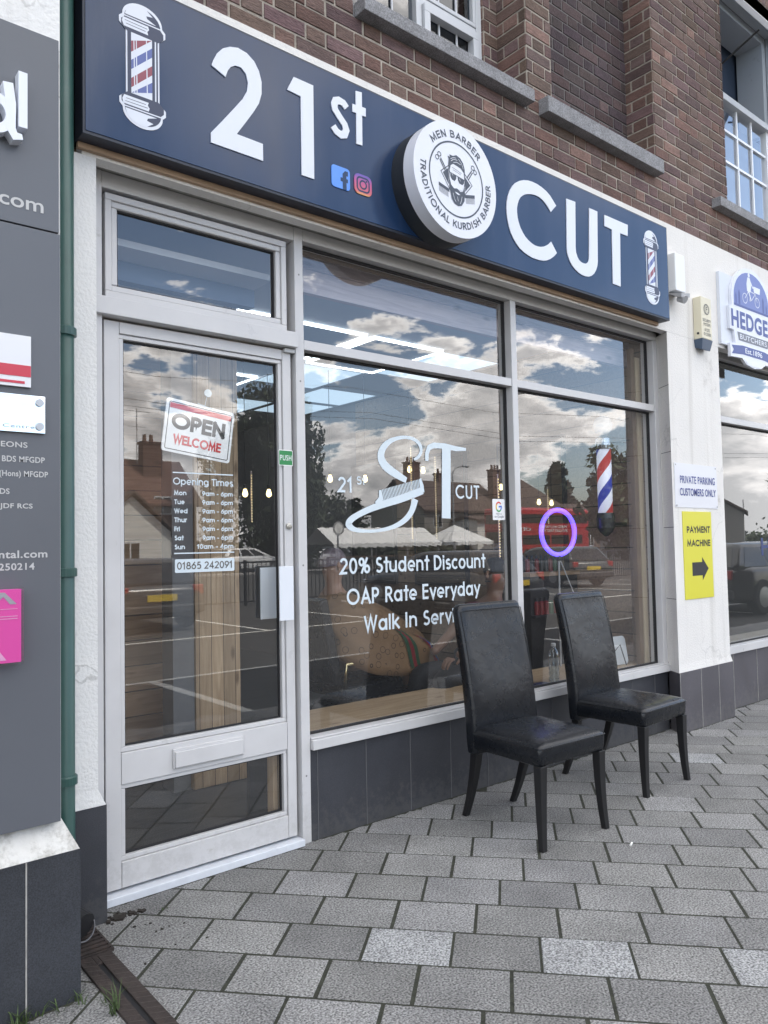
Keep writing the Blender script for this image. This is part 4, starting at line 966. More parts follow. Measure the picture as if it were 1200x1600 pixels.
for a in ([(78, 160), (84, 178), (92, 190)], [(124, 162), (120, 178), (114, 192)], [(100, 168), (104, 184)], [(74, 88), (80, 96)], [(112, 98), (118, 106)]): wt.ribbon(F(a), .0022, y-.0014)
obj('badge_print', ink, mat('badge_ink', (.045, .058, .085), .5), bd); obj('badge_highlights', wt, mat('badge_white'), bd)
# white box and camera bracket at the sign's right end
fc = thing('wall_camera', 'small white camera box on a grey bracket beside the navy sign, right end', 'camera', (5.03, -.15, 3.0))
obj('housing', MB().box(4.965, 5.095, -.20, -.122, 3.075, 3.345), mat('housing_white', (.78, .79, .80), .4), fc, bevel=.008)
mb = MB(); mb.add([(4.96, -.24, 3.01), (5.07, -.24, 3.03), (5.085, -.122, 3.07), (4.965, -.122, 3.07), (4.96, -.24, 3.04), (5.075, -.24, 3.06), (5.09, -.122, 3.073), (4.965, -.122, 3.073)], [(3, 2, 1, 0), (4, 5, 6, 7), (0, 1, 5, 4), (1, 2, 6, 5), (2, 3, 7, 6), (3, 0, 4, 7)])
obj('bracket', mb, mat('bracket_grey', (.35, .35, .36), .5), fc)
obj('lens', MB().tube([(5.0, -.245, 3.0), (5.0, -.20, 3.025)], .028, 14), mat('bracket_grey'), fc)

# alarm bell box on the right pilaster
ab = thing('alarm_box', 'cream wedge-shaped alarm box with a blue base on the white pilaster', 'alarm', (5.27, -.12, 2.70))
ZA0, ZA1, ZA2 = P(1098, 463, -.185)[1], P(1098, 528, -.185)[1], P(1100, 545, -.185)[1]
obj('cover', MB().box(5.33, 5.48, -.185, -.1205, ZA1, ZA0), mat('cream_plastic', (.68, .63, .48), .45, dirt=((.5, .45, .3), .6, .8, 6)), ab, bevel=.006)
mb = MB(); mb.add([(5.34, -.1205, ZA2+.02), (5.345, -.172, ZA2), (5.465, -.172, ZA2), (5.47, -.1205, ZA2+.02), (5.328, -.1205, ZA1-.001), (5.328, -.187, ZA1-.001), (5.482, -.187, ZA1-.001), (5.482, -.1205, ZA1-.001)], [(0, 3, 2, 1), (4, 5, 6, 7), (0, 1, 5, 4), (1, 2, 6, 5), (2, 3, 7, 6), (3, 0, 4, 7)])
obj('base', mb, mat('alarm_blue', (.055, .085, .14), .4), ab, bevel=.003)
tmp = MB(); ya_ = -.1864; zt_ = ZA0-.06; text(tmp, 'SECURITY', 5.348, 5.462, zt_-.125, zt_-.103, ya_); text(tmp, 'SYSTEMS', 5.354, 5.456, zt_-.155, zt_-.133, ya_); text(tmp, '01235', 5.368, 5.442, zt_-.195, zt_-.172, ya_); text(tmp, '015500', 5.356, 5.454, zt_-.227, zt_-.204, ya_)
tmp.ring(5.405, zt_-.03, .040, .035, ya_, n=28); tmp.ring(5.405, zt_-.03, .030, .027, ya_, n=28); text(tmp, 'F', 5.395, 5.417, zt_-.047, zt_-.013, ya_)
obj('lettering', tmp, M_black, ab)
obj('tamper_screw', MB().tube([(5.331, -.155, ZA1+.04), (5.327, -.155, ZA1+.04)], .009, 12), M_black, ab)

# notices on the right pilaster
nt_ = thing('parking_notice', 'white notice reading PRIVATE PARKING CUSTOMERS ONLY in blue capitals on the pilaster', 'notice', (5.28, -.125, 1.55))
mb = MB(); mb.add([(4.985, -.1255, 1.875), (5.578, -.124, 1.872), (5.585, -.124, 1.558), (4.985, -.1225, 1.562), (4.985, -.1215, 1.875), (5.578, -.1205, 1.872), (5.585, -.1205, 1.558), (4.985, -.1205, 1.562)], [(0, 3, 2, 1), (0, 1, 5, 4), (1, 2, 6, 5), (2, 3, 7, 6), (3, 0, 4, 7)])
obj('plate', mb, mat('notice_white', (.70, .71, .75), .35), nt_)
mb = MB(); text(mb, 'PRIVATE PARKING', 5.052, 5.545, 1.733, 1.787, -.1262, .013, 1.05); text(mb, 'CUSTOMERS ONLY', 5.045, 5.555, 1.645, 1.699, -.1262, .013, 1.05); obj('lettering', mb, mat('notice_blue', (.035, .055, .26), .5), nt_)
for a, b in ((5.0, 1.862), (5.562, 1.858), (5.0, 1.575), (5.57, 1.572)): obj('screw', MB().disc(a, b, .006, -.1264, -.125, 12), mat('screw_grey', (.4, .4, .4), .4, metal=.6), nt_)
nt_ = thing('payment_notice', 'yellow notice reading PAYMENT MACHINE with a black arrow on the pilaster', 'notice', (5.27, -.125, .91))
obj('plate', MB().box(5.070, 5.470, -.126, -.1205, .911, 1.533), mat('notice_yellow', (.66, .62, .05), .4), nt_)
mb = MB(); mono(mb, 'PAYMENT', 5.118, 5.445, 1.380, .048, .0105, -.1264, .04); mono(mb, 'MACHINE', 5.118, 5.445, 1.283, .048, .0105, -.1264, .04)
za = 1.122; mb.poly([(5.175, za-.048), (5.315, za-.048), (5.315, za-.085), (5.405, za), (5.315, za+.085), (5.315, za+.048), (5.175, za+.048)], -.1264); obj('lettering', mb, M_black, nt_)

# butcher's signboard with shaped plaque
bs = thing('butcher_sign', 'white signboard with a blue arched butcher plaque reading HEDGES BUTCHERS', 'shop sign', (6.4, -.15, 2.8))
obj('board', MB().box(5.70, 8.0, -.145, -.1205, 2.825, 3.385), mat('board_white', (.64, .67, .73), .35), bs)
bx = lambda a: 5.80+a*1.0
y = -.168
pl_ = [(5.80, 2.955), (5.80, 3.135), (5.84, 3.14), (5.84, 3.22)]+[(6.175+.335*cos(radians(a)), 3.22+.27*sin(radians(a))) for a in range(180, -1, -12)]+[(6.51, 3.14), (6.56, 3.135), (6.56, 2.955), (6.50, 2.95), (6.48, 2.85), (6.55, 2.83), (6.55, 2.735), (6.38, 2.74), (6.30, 2.70), (6.18, 2.685), (6.05, 2.70), (5.98, 2.745), (5.79, 2.735), (5.79, 2.84), (5.88, 2.85), (5.86, 2.95)]
pq = obj('plaque', MB().poly(pl_, y, -.146), mat('plaque_white', (.70, .72, .78), .35), bs)
M_pb = mat('plaque_blue', (.15, .19, .44), .45); M_pd = mat('plaque_navy', (.06, .085, .27), .45); M_pg = mat('plaque_grey', (.16, .17, .20), .45)
dm = [(5.875, 3.165), (5.875, 3.22)]+[(6.175+.30*cos(radians(a)), 3.22+.235*sin(radians(a))) for a in range(180, -1, -12)]+[(6.475, 3.165)]
obj('arch_panel', MB().poly(dm, y-.001), M_pb, pq)
mb = MB(); mb.poly([(5.875, 3.15), (6.475, 3.15), (6.475, 3.168), (5.875, 3.168)], y-.0015); text(mb, 'HEDGES', 5.822, 6.535, 2.975, 3.115, y-.0015, .035, 1.1)
mb.poly([(5.81, 2.76), (5.99, 2.775), (6.36, 2.775), (6.53, 2.76), (6.50, 2.795), (6.53, 2.825), (6.36, 2.845), (5.99, 2.845), (5.81, 2.825), (5.84, 2.795)], y-.0015)
for sk in ((5.90, 3.17, .02, .06), (5.95, 3.17, .03, .09), (6.36, 3.17, .03, .10), (6.42, 3.17, .02, .05)): mb.poly([(sk[0], sk[1]), (sk[0]+sk[2], sk[1]), (sk[0]+sk[2], sk[1]+sk[3]), (sk[0]+sk[2]/2, sk[1]+sk[3]+.03), (sk[0], sk[1]+sk[3])], y-.0016)
obj('plaque_print', mb, M_pd, pq)
obj('strap', MB().poly([(5.93, 2.88), (6.43, 2.88), (6.45, 2.945), (5.91, 2.945)], y-.0012), M_pg, pq)
mb = MB(); text(mb, 'BUTCHERS', 5.95, 6.41, 2.893, 2.933, y-.0022, .01, 1.1); text(mb, 'Est.1896', 6.03, 6.32, 2.79, 2.832, y-.0022, .01)
# delivery rider in white line
mb.ring(6.06, 3.235, .042, .036, y-.002, n=24); mb.ring(6.27, 3.235, .042, .036, y-.002, n=24)
mb.ribbon([(6.06, 3.235), (6.13, 3.31), (6.24, 3.30), (6.27, 3.235)], .006, y-.0022); mb.ribbon([(6.13, 3.31), (6.17, 3.235), (6.24, 3.30)], .006, y-.0023)
mb.poly([(6.10, 3.30), (6.16, 3.30), (6.18, 3.36), (6.155, 3.415), (6.115, 3.415), (6.095, 3.36)], y-.002); mb.disc(6.14, 3.435, .018, y-.0021, n=16); mb.poly([(6.22, 3.31), (6.32, 3.31), (6.33, 3.36), (6.21, 3.36)], y-.0021)
mb.ribbon([(6.165, 3.385), (6.20, 3.345), (6.225, 3.35)], .012, y-.0024); mb.ribbon([(6.12, 3.305), (6.15, 3.26), (6.145, 3.225)], .014, y-.0025)
mb.poly([(6.07, 2.70), (6.18, 2.695), (6.29, 2.70), (6.34, 2.735), (6.18, 2.72), (6.02, 2.735)], y-.002)
obj('plaque_lettering', mb, mat('plaque_white'), pq)

# ------------------------------------------------------------------ rendered building on the left with its wall sign
LB = thing('rendered_building', 'white cracked render building with a dark tiled plinth projecting left of the barber shop', 'building', (-2, 0, 0))
mb = MB(); mb.box(-9, .738, -.50, 8.9, .53, 7.2)
obj('rendered_wall', mb, M_plastw, LB)
mb = MB(); mb.add([(-9, -.50, .531), (.738, -.50, .531), (.779, -.545, .4415), (-9, -.545, .4415), (.738, -.05, .531), (.779, -.05, .4415)], [(3, 2, 1, 0), (2, 5, 4, 1)])
obj('render_skirt', mb, plaster('grimy_render', (.62, .61, .58), .7, (.22, .20, .17)), LB)
pb = obj('plinth', MB().box(-9, .781, -.545, .0, -.02, .4405), mat('plinth_tile', (.038, .041, .048), .40, var=.2, vscale=3, speck=.35, sscale=260, dirt=((.15, .15, .15), .64, .78, 9), rvar=.1), LB)
mb = MB()
for i in range(14): mb.box(.628-i*.31-.002, .628-i*.31+.002, -.547, -.545, 0, .44)
obj('grout_line', mb, M_grout, pb)
obj('roof', MB().box(-9.3, .70, -.7, 9.1, 7.21, 7.5), mat('roof_tile'), LB)
pn = thing('wall_sign', 'tall slate grey sign panel with white dentist lettering on the left building', 'sign', (0, -.53, .53))
M_grey = mat('slate_grey_panel', (.105, .112, .128), .34, var=.04, vscale=2)
obj('panel', MB().box(-1.9, .7245, -.535, -.5015, 2.3125, 2.922), M_grey, pn, bevel=.002)
obj('panel', MB().box(-1.9, .7275, -.535, -.5015, .532, 2.3085), M_grey, pn, bevel=.002)
yd = -.5365
def dtext(t, xr, yb, xl, yt, bold=.01, dy=0, name='lettering'):
    """right-hand bottom pixel and left/top pixel measured on the panel"""
    X1, Z0 = P(xr, yb, yd); X0, _ = P(xl, yb, yd); _, Z1 = P(xr, yt, yd)
    mb = MB(); text(mb, t, X0, X1, Z0, Z1, yd, bold, 1.04); return obj(name, mb, mat('panel_lettering', (.62, .66, .72), .4), pn)
X1, Z0 = P(68, 334, yd); X0, _ = P(-2, 328, yd); mb = MB(); text(mb, 'com', X0, X1, Z0, Z0+.030, yd, .012); obj('lettering', mb, mat('panel_lettering'), pn)
for t, xl, xr, yb, h in (('GEONS', -12, 43, 700, .0165), ('BDS MFGDP', 3, 70, 724, .0175), ('(Hons) MFGDP', -1, 75, 749, .0225), ('DS', -0.5, 15, 772, .0165), ('MJDF RCS', -10, 51, 797, .019)):
    X1, Z0 = P(xr, yb, yd); X0, _ = P(xl, yb, yd); mb = MB(); text(mb, t, X0, X1, Z0, Z0+h, yd, .018, 1.05); obj('lettering', mb, mat('panel_lettering'), pn)
X1, Z0 = P(74, 871, yd); X0, _ = P(-14, 873, yd); mb = MB(); text(mb, 'ental.com', X0, X1, Z0, Z0+.0225, yd, .018, 1.05); obj('lettering', mb, mat('panel_lettering'), pn)
X1, Z0 = P(54, 890, yd); X0, _ = P(-2, 893, yd); mb = MB(); text(mb, '250214', X0, X1, Z0, Z0+.0205, yd, .018, 1.08); obj('lettering', mb, mat('panel_lettering'), pn)
# raised steel letters
M_steel = mat('raised_letter_white', (.74, .77, .84), .3)
(xa, za), (xb, zb) = P(29, 197, -.575), P(43, 115, -.575)
obj('raised_letter', MB().box(xa, xb, -.575, -.5365, za, zb), [M_steel], pn)
mb = MB(); c = P(-18, 165, -.575); w_ = .030
mb.ribbon([(c[0]+.052, c[1]+.09), (c[0]+.060, c[1]+.03), (c[0]+.060, c[1]-.045), (c[0]+.072, c[1]-.066), (c[0]+.092, c[1]-.062)], [.028, .028, .026, .022, .016], -.575, y1=-.5365)
mb.ring(c[0]+.01, c[1]-.01, .062, .036, -.5745, -.5365, 40); obj('raised_letter', mb, M_steel, pn)
# plaques and leaflet holder on the panel
def plaque(name, label, px0, px1, pt, pbm, m):
    X0, Z1 = P(px0, pt, -.545); X1, Z0 = P(px1, pbm, -.545)
    o = thing(name, label, 'plaque', (X1, -.54, Z0)); obj('plate', MB().box(X1-.34, X1, -.546, -.5362, Z0, Z1), m, o, bevel=.001); return o, X1, Z0, Z1
o, X1, Z0, Z1 = plaque('award_plaque', 'white plaque with red bands, upper of two plaques on the grey panel', 20, 48.5, 522, 606, mat('plaque_gloss', (.72, .72, .74), .12))
mb = MB(); hh = Z1-Z0; mb.box(X1-.338, X1-.001, -.5472, -.5462, Z0+hh*.20, Z0+hh*.42); mb.box(X1-.338, X1-.018, -.5472, -.5462, Z0+hh*.06, Z0+hh*.11); obj('red_band', mb, mat('band_red', (.52, .04, .07), .35), o)
mb = MB(); text(mb, 'PRACTICE', X1-.26, X1-.088, Z0+hh*.60, Z0+hh*.655, -.5475); obj('lettering', mb, mat('soft_grey_print', (.25, .26, .30), .5), o)
mb = MB(); text(mb, 'Practice', X1-.22, X1-.115, Z0+hh*.345, Z0+hh*.375, -.548); obj('band_lettering', mb, M_white, o)
o, X1, Z0, Z1 = plaque('mirror_plaque', 'mirror-finish plaque with grey lettering and corner studs, lower of two plaques', 20, 70.5, 615, 678, mat('mirror_steel', (.86, .88, .90), .03, metal=1.0))
mb = MB(); hh = Z1-Z0; text(mb, 'Whitening Centre', X1-.26, X1-.030, Z0+hh*.08, Z0+hh*.20, -.5475, .005, 1.1); text(mb, 'N', X1-.155, X1-.135, Z0+hh*.42, Z0+hh*.56, -.5475); obj('lettering', mb, mat('etched_grey', (.36, .38, .42), .6), o)
for z_ in (Z0+.02, Z1-.02): obj('stud', MB().disc(X1-.016, z_, .0115, -.552, -.546, 20), mat('stud_grey', (.45, .47, .5), .4, metal=.5), o)
(X1, Z1), (_, Z0) = P(37, 917, -.575), P(35, 1036, -.575)
o = thing('leaflet_holder', 'clear holder of bright pink leaflets on the grey panel', 'leaflet holder', (X1, -.54, Z0))
obj('leaflets', MB().box(X1-.22, X1-.006, -.572, -.540, Z0+.004, Z1-.006), mat('hot_pink', (.85, .06, .40), .4), o)
mb = MB(); mb.box(X1-.225, X1, -.5765, -.5745, Z0-.002, Z1); mb.box(X1-.004, X1, -.5745, -.5365, Z0-.002, Z1+.003)
obj('clear_case', mb, glass('clear_acrylic', 1.45, 1.2, (.97, .97, .98)), o)
mb = MB(); mb.poly([(X1-.105, Z1-.052), (X1-.062, Z1-.014), (X1-.050, Z1-.014), (X1-.018, Z1-.048), (X1-.036, Z1-.048), (X1-.054, Z1-.026), (X1-.080, Z1-.052)], -.5735); obj('leaflet_emblem', mb, mat('soft_grey', (.40, .38, .42), .5), o)
mb = MB(); mb.box(X1-.1, X1-.016, -.5736, -.5728, Z1-.062, Z1-.0605); mb.box(X1-.09, X1-.016, -.5736, -.5728, Z1-.083, Z1-.081); mb.box(X1-.085, X1-.016, -.5736, -.5728, Z1-.09, Z1-.088)
mb.poly([(X1-.13, Z0+.09), (X1-.10, Z0+.09), (X1-.045, Z0+.012), (X1-.075, Z0+.012)], -.5732); obj('leaflet_print', mb, mat('pale_pink', (.88, .40, .66), .5), o)
# downpipe and gully
M_green = mat('green_paint', (.030, .082, .072), .35, var=.12, vscale=6, dirt=((.08, .12, .11), .6, .8, 9))
dp = thing('downpipe', 'dark green cast iron downpipe in the corner between the two buildings', 'drainpipe', (.853, -.165, 0))
obj('pipe', MB().tube([(.853, -.165, 7.0), (.853, -.165, .16), (.862, -.185, .10), (.878, -.225, .075)], .033, 20), M_green, dp, smooth=True)
for z in (1.245, 2.095, .53, 3.4, 4.8):
    obj('collar', MB().lathe([(.034, 0), (.041, .002), (.041, .028), (.037, .032), (.034, .032)], (.853, -.165, z), 24), M_green, dp)
obj('shoe', MB().tube([(.868, -.20, .083), (.886, -.245, .068)], [.042, .046], 20), mat('black_iron', (.02, .02, .022), .5), dp)
obj('shoe_rim', MB().add(*(lambda m: (m.v, m.f))(MB().ring(0, 0, .0465, .043, 0, .006, 24).xf(Matrix.Translation((.8865, -.2465, .068)) @ Matrix.Rotation(radians(18), 4, 'Z') @ Matrix.Rotation(radians(-18), 4, 'X')))), mat('worn_rim', (.13, .13, .14), .5), dp)
M_iron = mat('rusty_iron', (.035, .026, .023), .75, var=.35, vscale=14, bump=.4, bscale=70, dirt=((.07, .045, .03), .55, .75, 8))
dg = thing('gully_grate', 'slotted brown iron gully grate under the downpipe', 'drain cover', (.90, -.24, 0))
mb = MB(); mb.box(.835, .958, -.335, -.33, -.01, .012); mb.box(.835, .958, -.138, -.130, -.01, .012); mb.box(.835, .842, -.33, -.138, -.01, .012); mb.box(.951, .958, -.33, -.138, -.01, .012)
mb2 = MB()
for i in range(7): mb2.box(.8425, .9505, -.318+i*.027, -.303+i*.027, .0048, .012)
obj('frame', mb, M_iron, dg); obj('slats', mb2, M_iron, dg); obj('sump', MB().box(.8425, .9505, -.33, -.138, -.006, .0045), M_gask, dg)
dc = thing('drain_channel', 'narrow brown iron channel cover with an open slot running out across the paving', 'drain cover', (.89, -1.0, 0))
mb = MB(); mb.box(.838, .880, -2.44, -.338, -.01, .009); mb.box(.898, .945, -2.44, -.338, -.01, .009); mb.box(.8805, .8975, -.40, -.338, -.01, .0088)
obj('cover', mb, M_iron, dc, bevel=.0015); obj('slot', MB().box(.8805, .8975, -2.44, -.4005, -.002, .0035), M_gask, dc)
mb = MB()
for i in range(60):
    yy = -.36-i*.034
    for a, b in ((.842, .878), (.901, .942)):
        mb.add([(a, yy, .0094), (b, yy-.020, .0094), (b, yy-.0165, .0094), (a, yy+.0035, .0094)], [(0, 1, 2, 3)])
obj('tread_pattern', mb, mat('worn_iron', (.06, .048, .042), .6), dc)
# weeds
rw = random.Random(5); mb = MB()
def tuft(cx, cy, n, h):
    for _ in range(n):
        a = rw.uniform(0, 2*pi); l = h*rw.uniform(.5, 1.1); w_ = .0022; bx_, by_ = cx+rw.gauss(0, .010), cy+rw.gauss(0, .010)
        d = (cos(a)*l*.8, sin(a)*l*.8); p = [(bx_, by_, 0), (bx_+d[0]*.35, by_+d[1]*.35, l*.6), (bx_+d[0], by_+d[1], l*.95)]
        s = (-sin(a)*w_, cos(a)*w_)
        mb.add([(p[0][0]-s[0], p[0][1]-s[1], 0), (p[0][0]+s[0], p[0][1]+s[1], 0), (p[1][0]+s[0]*.8, p[1][1]+s[1]*.8, p[1][2]), (p[1][0]-s[0]*.8, p[1][1]-s[1]*.8, p[1][2]), (p[2][0], p[2][1], p[2][2])], [(0, 1, 2, 3), (3, 2, 4)])
tuft(.603, -.565, 26, .055); tuft(.655, -.56, 8, .035); tuft(.775, -.562, 7, .04); tuft(.832, -.68, 16, .075); tuft(.845, -.60, 7, .05); tuft(.70, -.57, 5, .06); tuft(.80, -.80, 4, .03); tuft(1.21, -.17, 5, .012)
mbd_ = MB()
def dirt_line(p0, p1, w_):
    p0, p1 = Vector(p0), Vector(p1); n_ = int((p1-p0).length/.02); d_ = (p1-p0)/n_; o_ = Vector((d_.y, -d_.x)).normalized(); last = None
    for i in range(n_+1):
        a_ = p0+d_*i; b_ = a_+o_*w_*max(.1, rw.gauss(.8, .45)); cur = ((a_.x, a_.y, .0016), (b_.x, b_.y, .0012))
        if last: mbd_.quad(last[0], last[1], cur[1], cur[0])
        last = cur
dirt_line((1.99, .003), (4.955, .003), .011); dirt_line((4.955, -.125), (5.72, -.125), .010); dirt_line((5.72, .003), (9.3, .003), .012); dirt_line((1.05, -.021), (1.93, -.021), .008); dirt_line((-2, -.546), (.782, -.546), .012)
tag(obj('wall_foot_dirt', mbd_, M_joint), kind='stuff')
tag(obj('weeds', mb, mat('weed_green', (.045, .075, .02), .7, var=.3)), kind='stuff')
mb = MB()
for _ in range(45):
    a = rw.random(); cx, cy, s = 1.01+rw.random()*.13, -.115+rw.gauss(0, .012)-.02*rw.random(), rw.uniform(.003, .011)
    if a > .8: cx, cy, s = rw.uniform(1.0, 1.3), rw.uniform(-.5, -.2), rw.uniform(.0015, .005)
    mb.obox((cx, cy, s*.3), (s*2, s*1.4, s*.9), rw.uniform(0, 3))
tag(obj('litter', mb, mat('leaf_litter', (.025, .02, .016), .9)), kind='stuff')
mb = MB(); (lx, ly) = (2.98, -.99); mb.tube([(lx, ly, .006), (lx+.03, ly+.012, .006)], .0045, 10); tag(obj('cigarette_end', mb, mat('stub_white', (.75, .74, .70), .7)), 'white cigarette end on the paving in front of the nearer chair', 'litter')

# ------------------------------------------------------------------ chairs
M_lea = mat('black_leather', (.006, .0075, .0105), .27, var=.10, vscale=9, bump=.22, bscale=16, rvar=.035, spec=.42)
def grain(m):
    t = m.node_tree; b = t.nodes['Principled BSDF']; bp1 = b.inputs['Normal'].links[0].from_node
    c = t.nodes.new('ShaderNodeTexCoord'); v = t.nodes.new('ShaderNodeTexVoronoi'); v.inputs['Scale'].default_value = 240; t.links.new(c.outputs['Object'], v.inputs['Vector'])
    b2 = t.nodes.new('ShaderNodeBump'); b2.inputs['Strength'].default_value = .12; b2.inputs['Distance'].default_value = .002; t.links.new(v.outputs['Distance'], b2.inputs['Height']); t.links.new(bp1.outputs[0], b2.inputs['Normal'])
    mp_ = t.nodes.new('ShaderNodeMapping'); mp_.inputs['Scale'].default_value = (5, 12, 4.5); t.links.new(c.outputs['Object'], mp_.inputs['Vector'])
    n = t.nodes.new('ShaderNodeTexNoise'); n.inputs['Scale'].default_value = 1; n.inputs['Detail'].default_value = 2; n.inputs['Distortion'].default_value = 1.6; t.links.new(mp_.outputs[0], n.inputs['Vector'])
    ab = t.nodes.new('ShaderNodeMath'); ab.operation = 'PINGPONG'; ab.inputs[1].default_value = .12; t.links.new(n.outputs['Fac'], ab.inputs[0])
    b3 = t.nodes.new('ShaderNodeBump'); b3.inputs['Strength'].default_value = .10; b3.inputs['Distance'].default_value = .02; t.links.new(ab.outputs[0], b3.inputs['Height']); t.links.new(b2.outputs[0], b3.inputs['Normal']); t.links.new(b3.outputs[0], b.inputs['Normal'])
grain(M_lea)
M_leg = mat('black_lacquer_wood', (.010, .010, .011), .4, dirt=((.16, .13, .10), .70, .78, 26))
def rsec(hw, y0, y1, r, n=4):
    """rounded rectangle section, x -hw..hw, y y0..y1"""
    o = []
    for cx, cy, a in ((hw-r, y1-r, 0), (-hw+r, y1-r, 90), (-hw+r, y0+r, 180), (hw-r, y0+r, 270)):
        o += [(cx+r*cos(radians(a+90*i/n)), cy+r*sin(radians(a+90*i/n))) for i in range(n+1)]
    return o
def loft(mb, secs):
    n = len(secs[0]); vs = [p for s in secs for p in s]; fs = []
    for i in range(len(secs)-1):
        for k in range(n): fs.append((i*n+k, i*n+(k+1) % n, (i+1)*n+(k+1) % n, (i+1)*n+k))
    fs.append(tuple(reversed(range(n)))); fs.append(tuple((len(secs)-1)*n+k for k in range(n)))
    return mb.add(vs, fs)
def backf(z): t = (z-.34)/.70; return .114+.020*t+.085*t*t        # front face of the backrest
def make_chair(label):
    t = thing('dining_chair', label, 'chair', group='chairs outside the barber shop')
    mb = MB(); secs = []
    # upholstered seat box with a domed cushion
    for z, hw, yf, yb, r in ((.358, .216, -.280, .135, .018), (.364, .222, -.288, .135, .018), (.40, .225, -.293, .135, .02), (.430, .226, -.295, .135, .022), (.441, .223, -.292, .132, .026), (.452, .212, -.280, .125, .034), (.462, .185, -.245, .11, .05), (.468, .13, -.18, .08, .06), (.470, .06, -.09, .03, .03)):
        secs.append([(x, y_, z) for x, y_ in rsec(hw, yf, yb, r, 5)])
    loft(mb, secs); st = obj('seat', mb, M_lea, t, smooth=True)
    pth = [(x, y_, .437) for x, y_ in rsec(.2265, -.2955, .10, .022, 5)]
    obj('piping', MB().tube(pth[10:]+pth[:1], .0036, 6), M_lea, st, smooth=True)
    # tall backrest, curved, with soft edges and shallow dishing
    mb = MB(); secs = []; N_ = 14
    prof = [(.30, .0, .030), (.34, 0, .036)]+[(.34+.655*i/N_, 0, .036-.010*i/N_) for i in range(1, N_+1)]
    def sec(z, th, hw, dz=0, dish=1):
        y0 = backf(min(z, 1.0)); r = min(th*.9, .022); pts = rsec(hw, -th, th, r, 4); o = []
        for x, y_ in pts:
            dd = .010*dish*(1-(x/hw)**2)*(1 if y_ < 0 else 0); o.append((x, y0+.034+y_+dd, z))
        return o
    # denser section across the width
    def sec2(z, th, hw, dish=1.0):
        y0 = backf(min(z, 1.0))+.034; o = []
        r = min(th*.9, .020); K = 10
        fr_ = [(-hw+r+(2*hw-2*r)*i/K, -th) for i in range(K+1)]; bk = [(hw-r-(2*hw-2*r)*i/K, th) for i in range(K+1)]
        cr_ = [(hw-r+r*sin(radians(a)), -th+r-r*cos(radians(a))) for a in (30, 60, 90)]+[(hw, th-r)]+[(hw-r+r*cos(radians(a)), th-r+r*sin(radians(a))) for a in (30, 60)]
        cl = [(-hw+r-r*sin(radians(a)), th-r+r*cos(radians(a))) for a in (30, 60, 90)]+[(-hw, -th+r)]+[(-hw+r-r*cos(radians(a)), -th+r-r*sin(radians(a))) for a in (30, 60)]
        for x, y_ in fr_+cr_+bk+cl:
            d_ = .009*dish*(1-(x/hw)**2) if y_ <= -th+1e-6 else 0
            o.append((x, y0+y_+d_, z))
        return o
    for z, th, hw, ds in ((.330, .028, .218, 0), (.336, .033, .222, 0), (.37, .036, .2225, 0), (.44, .037, .223, .3), (.50, .037, .223, -.35), (.56, .036, .223, -.6), (.63, .035, .223, -.3), (.70, .034, .223, .4), (.77, .033, .223, .9), (.84, .032, .223, 1), (.90, .031, .222, .8), (.95, .030, .221, .5), (1.00, .029, .219, .2), (1.022, .026, .214, 0), (1.031, .019, .206, 0), (1.035, .008, .196, 0)):
        secs.append(sec2(z, th, hw, ds))
    loft(mb, secs); bk_ = obj('backrest', mb, M_lea, t, smooth=True)
    pp = []
    for z in [.46+.05*i for i in range(11)]+[1.0]: pp.append((-.2085, backf(min(z, 1.0))+.034-.0345+.004*(z-.46), z))
    for q_ in range(1, 9): pp.append((-.2085+.417*q_/9, backf(1.0)+.0012, 1.0045))
    for z in ([.46+.05*i for i in range(11)]+[1.0])[::-1]: pp.append((.2085, backf(min(z, 1.0))+.034-.0345+.004*(z-.46), z))
    obj('stitched_seam', MB().tube(pp, .0024, 6), M_lea, bk_, smooth=True)
    def leg(top, mid, bot, w0, w1):
        mb = MB(); secs = []
        for i in range(9):
            s = i/8; a = Vector(top)*(1-s)**2+2*Vector(mid)*s*(1-s)+Vector(bot)*s*s; w_ = w0+(w1-w0)*s
            secs.append([(a.x-w_/2, a.y-w_/2, a.z), (a.x+w_/2, a.y-w_/2, a.z), (a.x+w_/2, a.y+w_/2, a.z), (a.x-w_/2, a.y+w_/2, a.z)])
        loft(mb, secs[::-1]); obj('leg', mb, M_leg, t, bevel=.003)
    for s in (-1, 1):
        leg((s*.200, -.270, .360), (s*.200, -.266, .17), (s*.214, -.284, 0), .044, .028)
        leg((s*.180, .152, .335), (s*.172, .185, .16), (s*.165, .258, 0), .044, .028)
    return t
c1 = make_chair('black leather high-backed chair nearer the door, in front of the window mullion')
c1.location = (2.886, -.497, 0); c1.rotation_euler.z = radians(-3.0)
c2 = dup(c1); c2['label'] = 'black leather high-backed chair farther from the door, beside the white pilaster'
c2.location = (3.815, -.392, 0); c2.rotation_euler.z = radians(1.5)

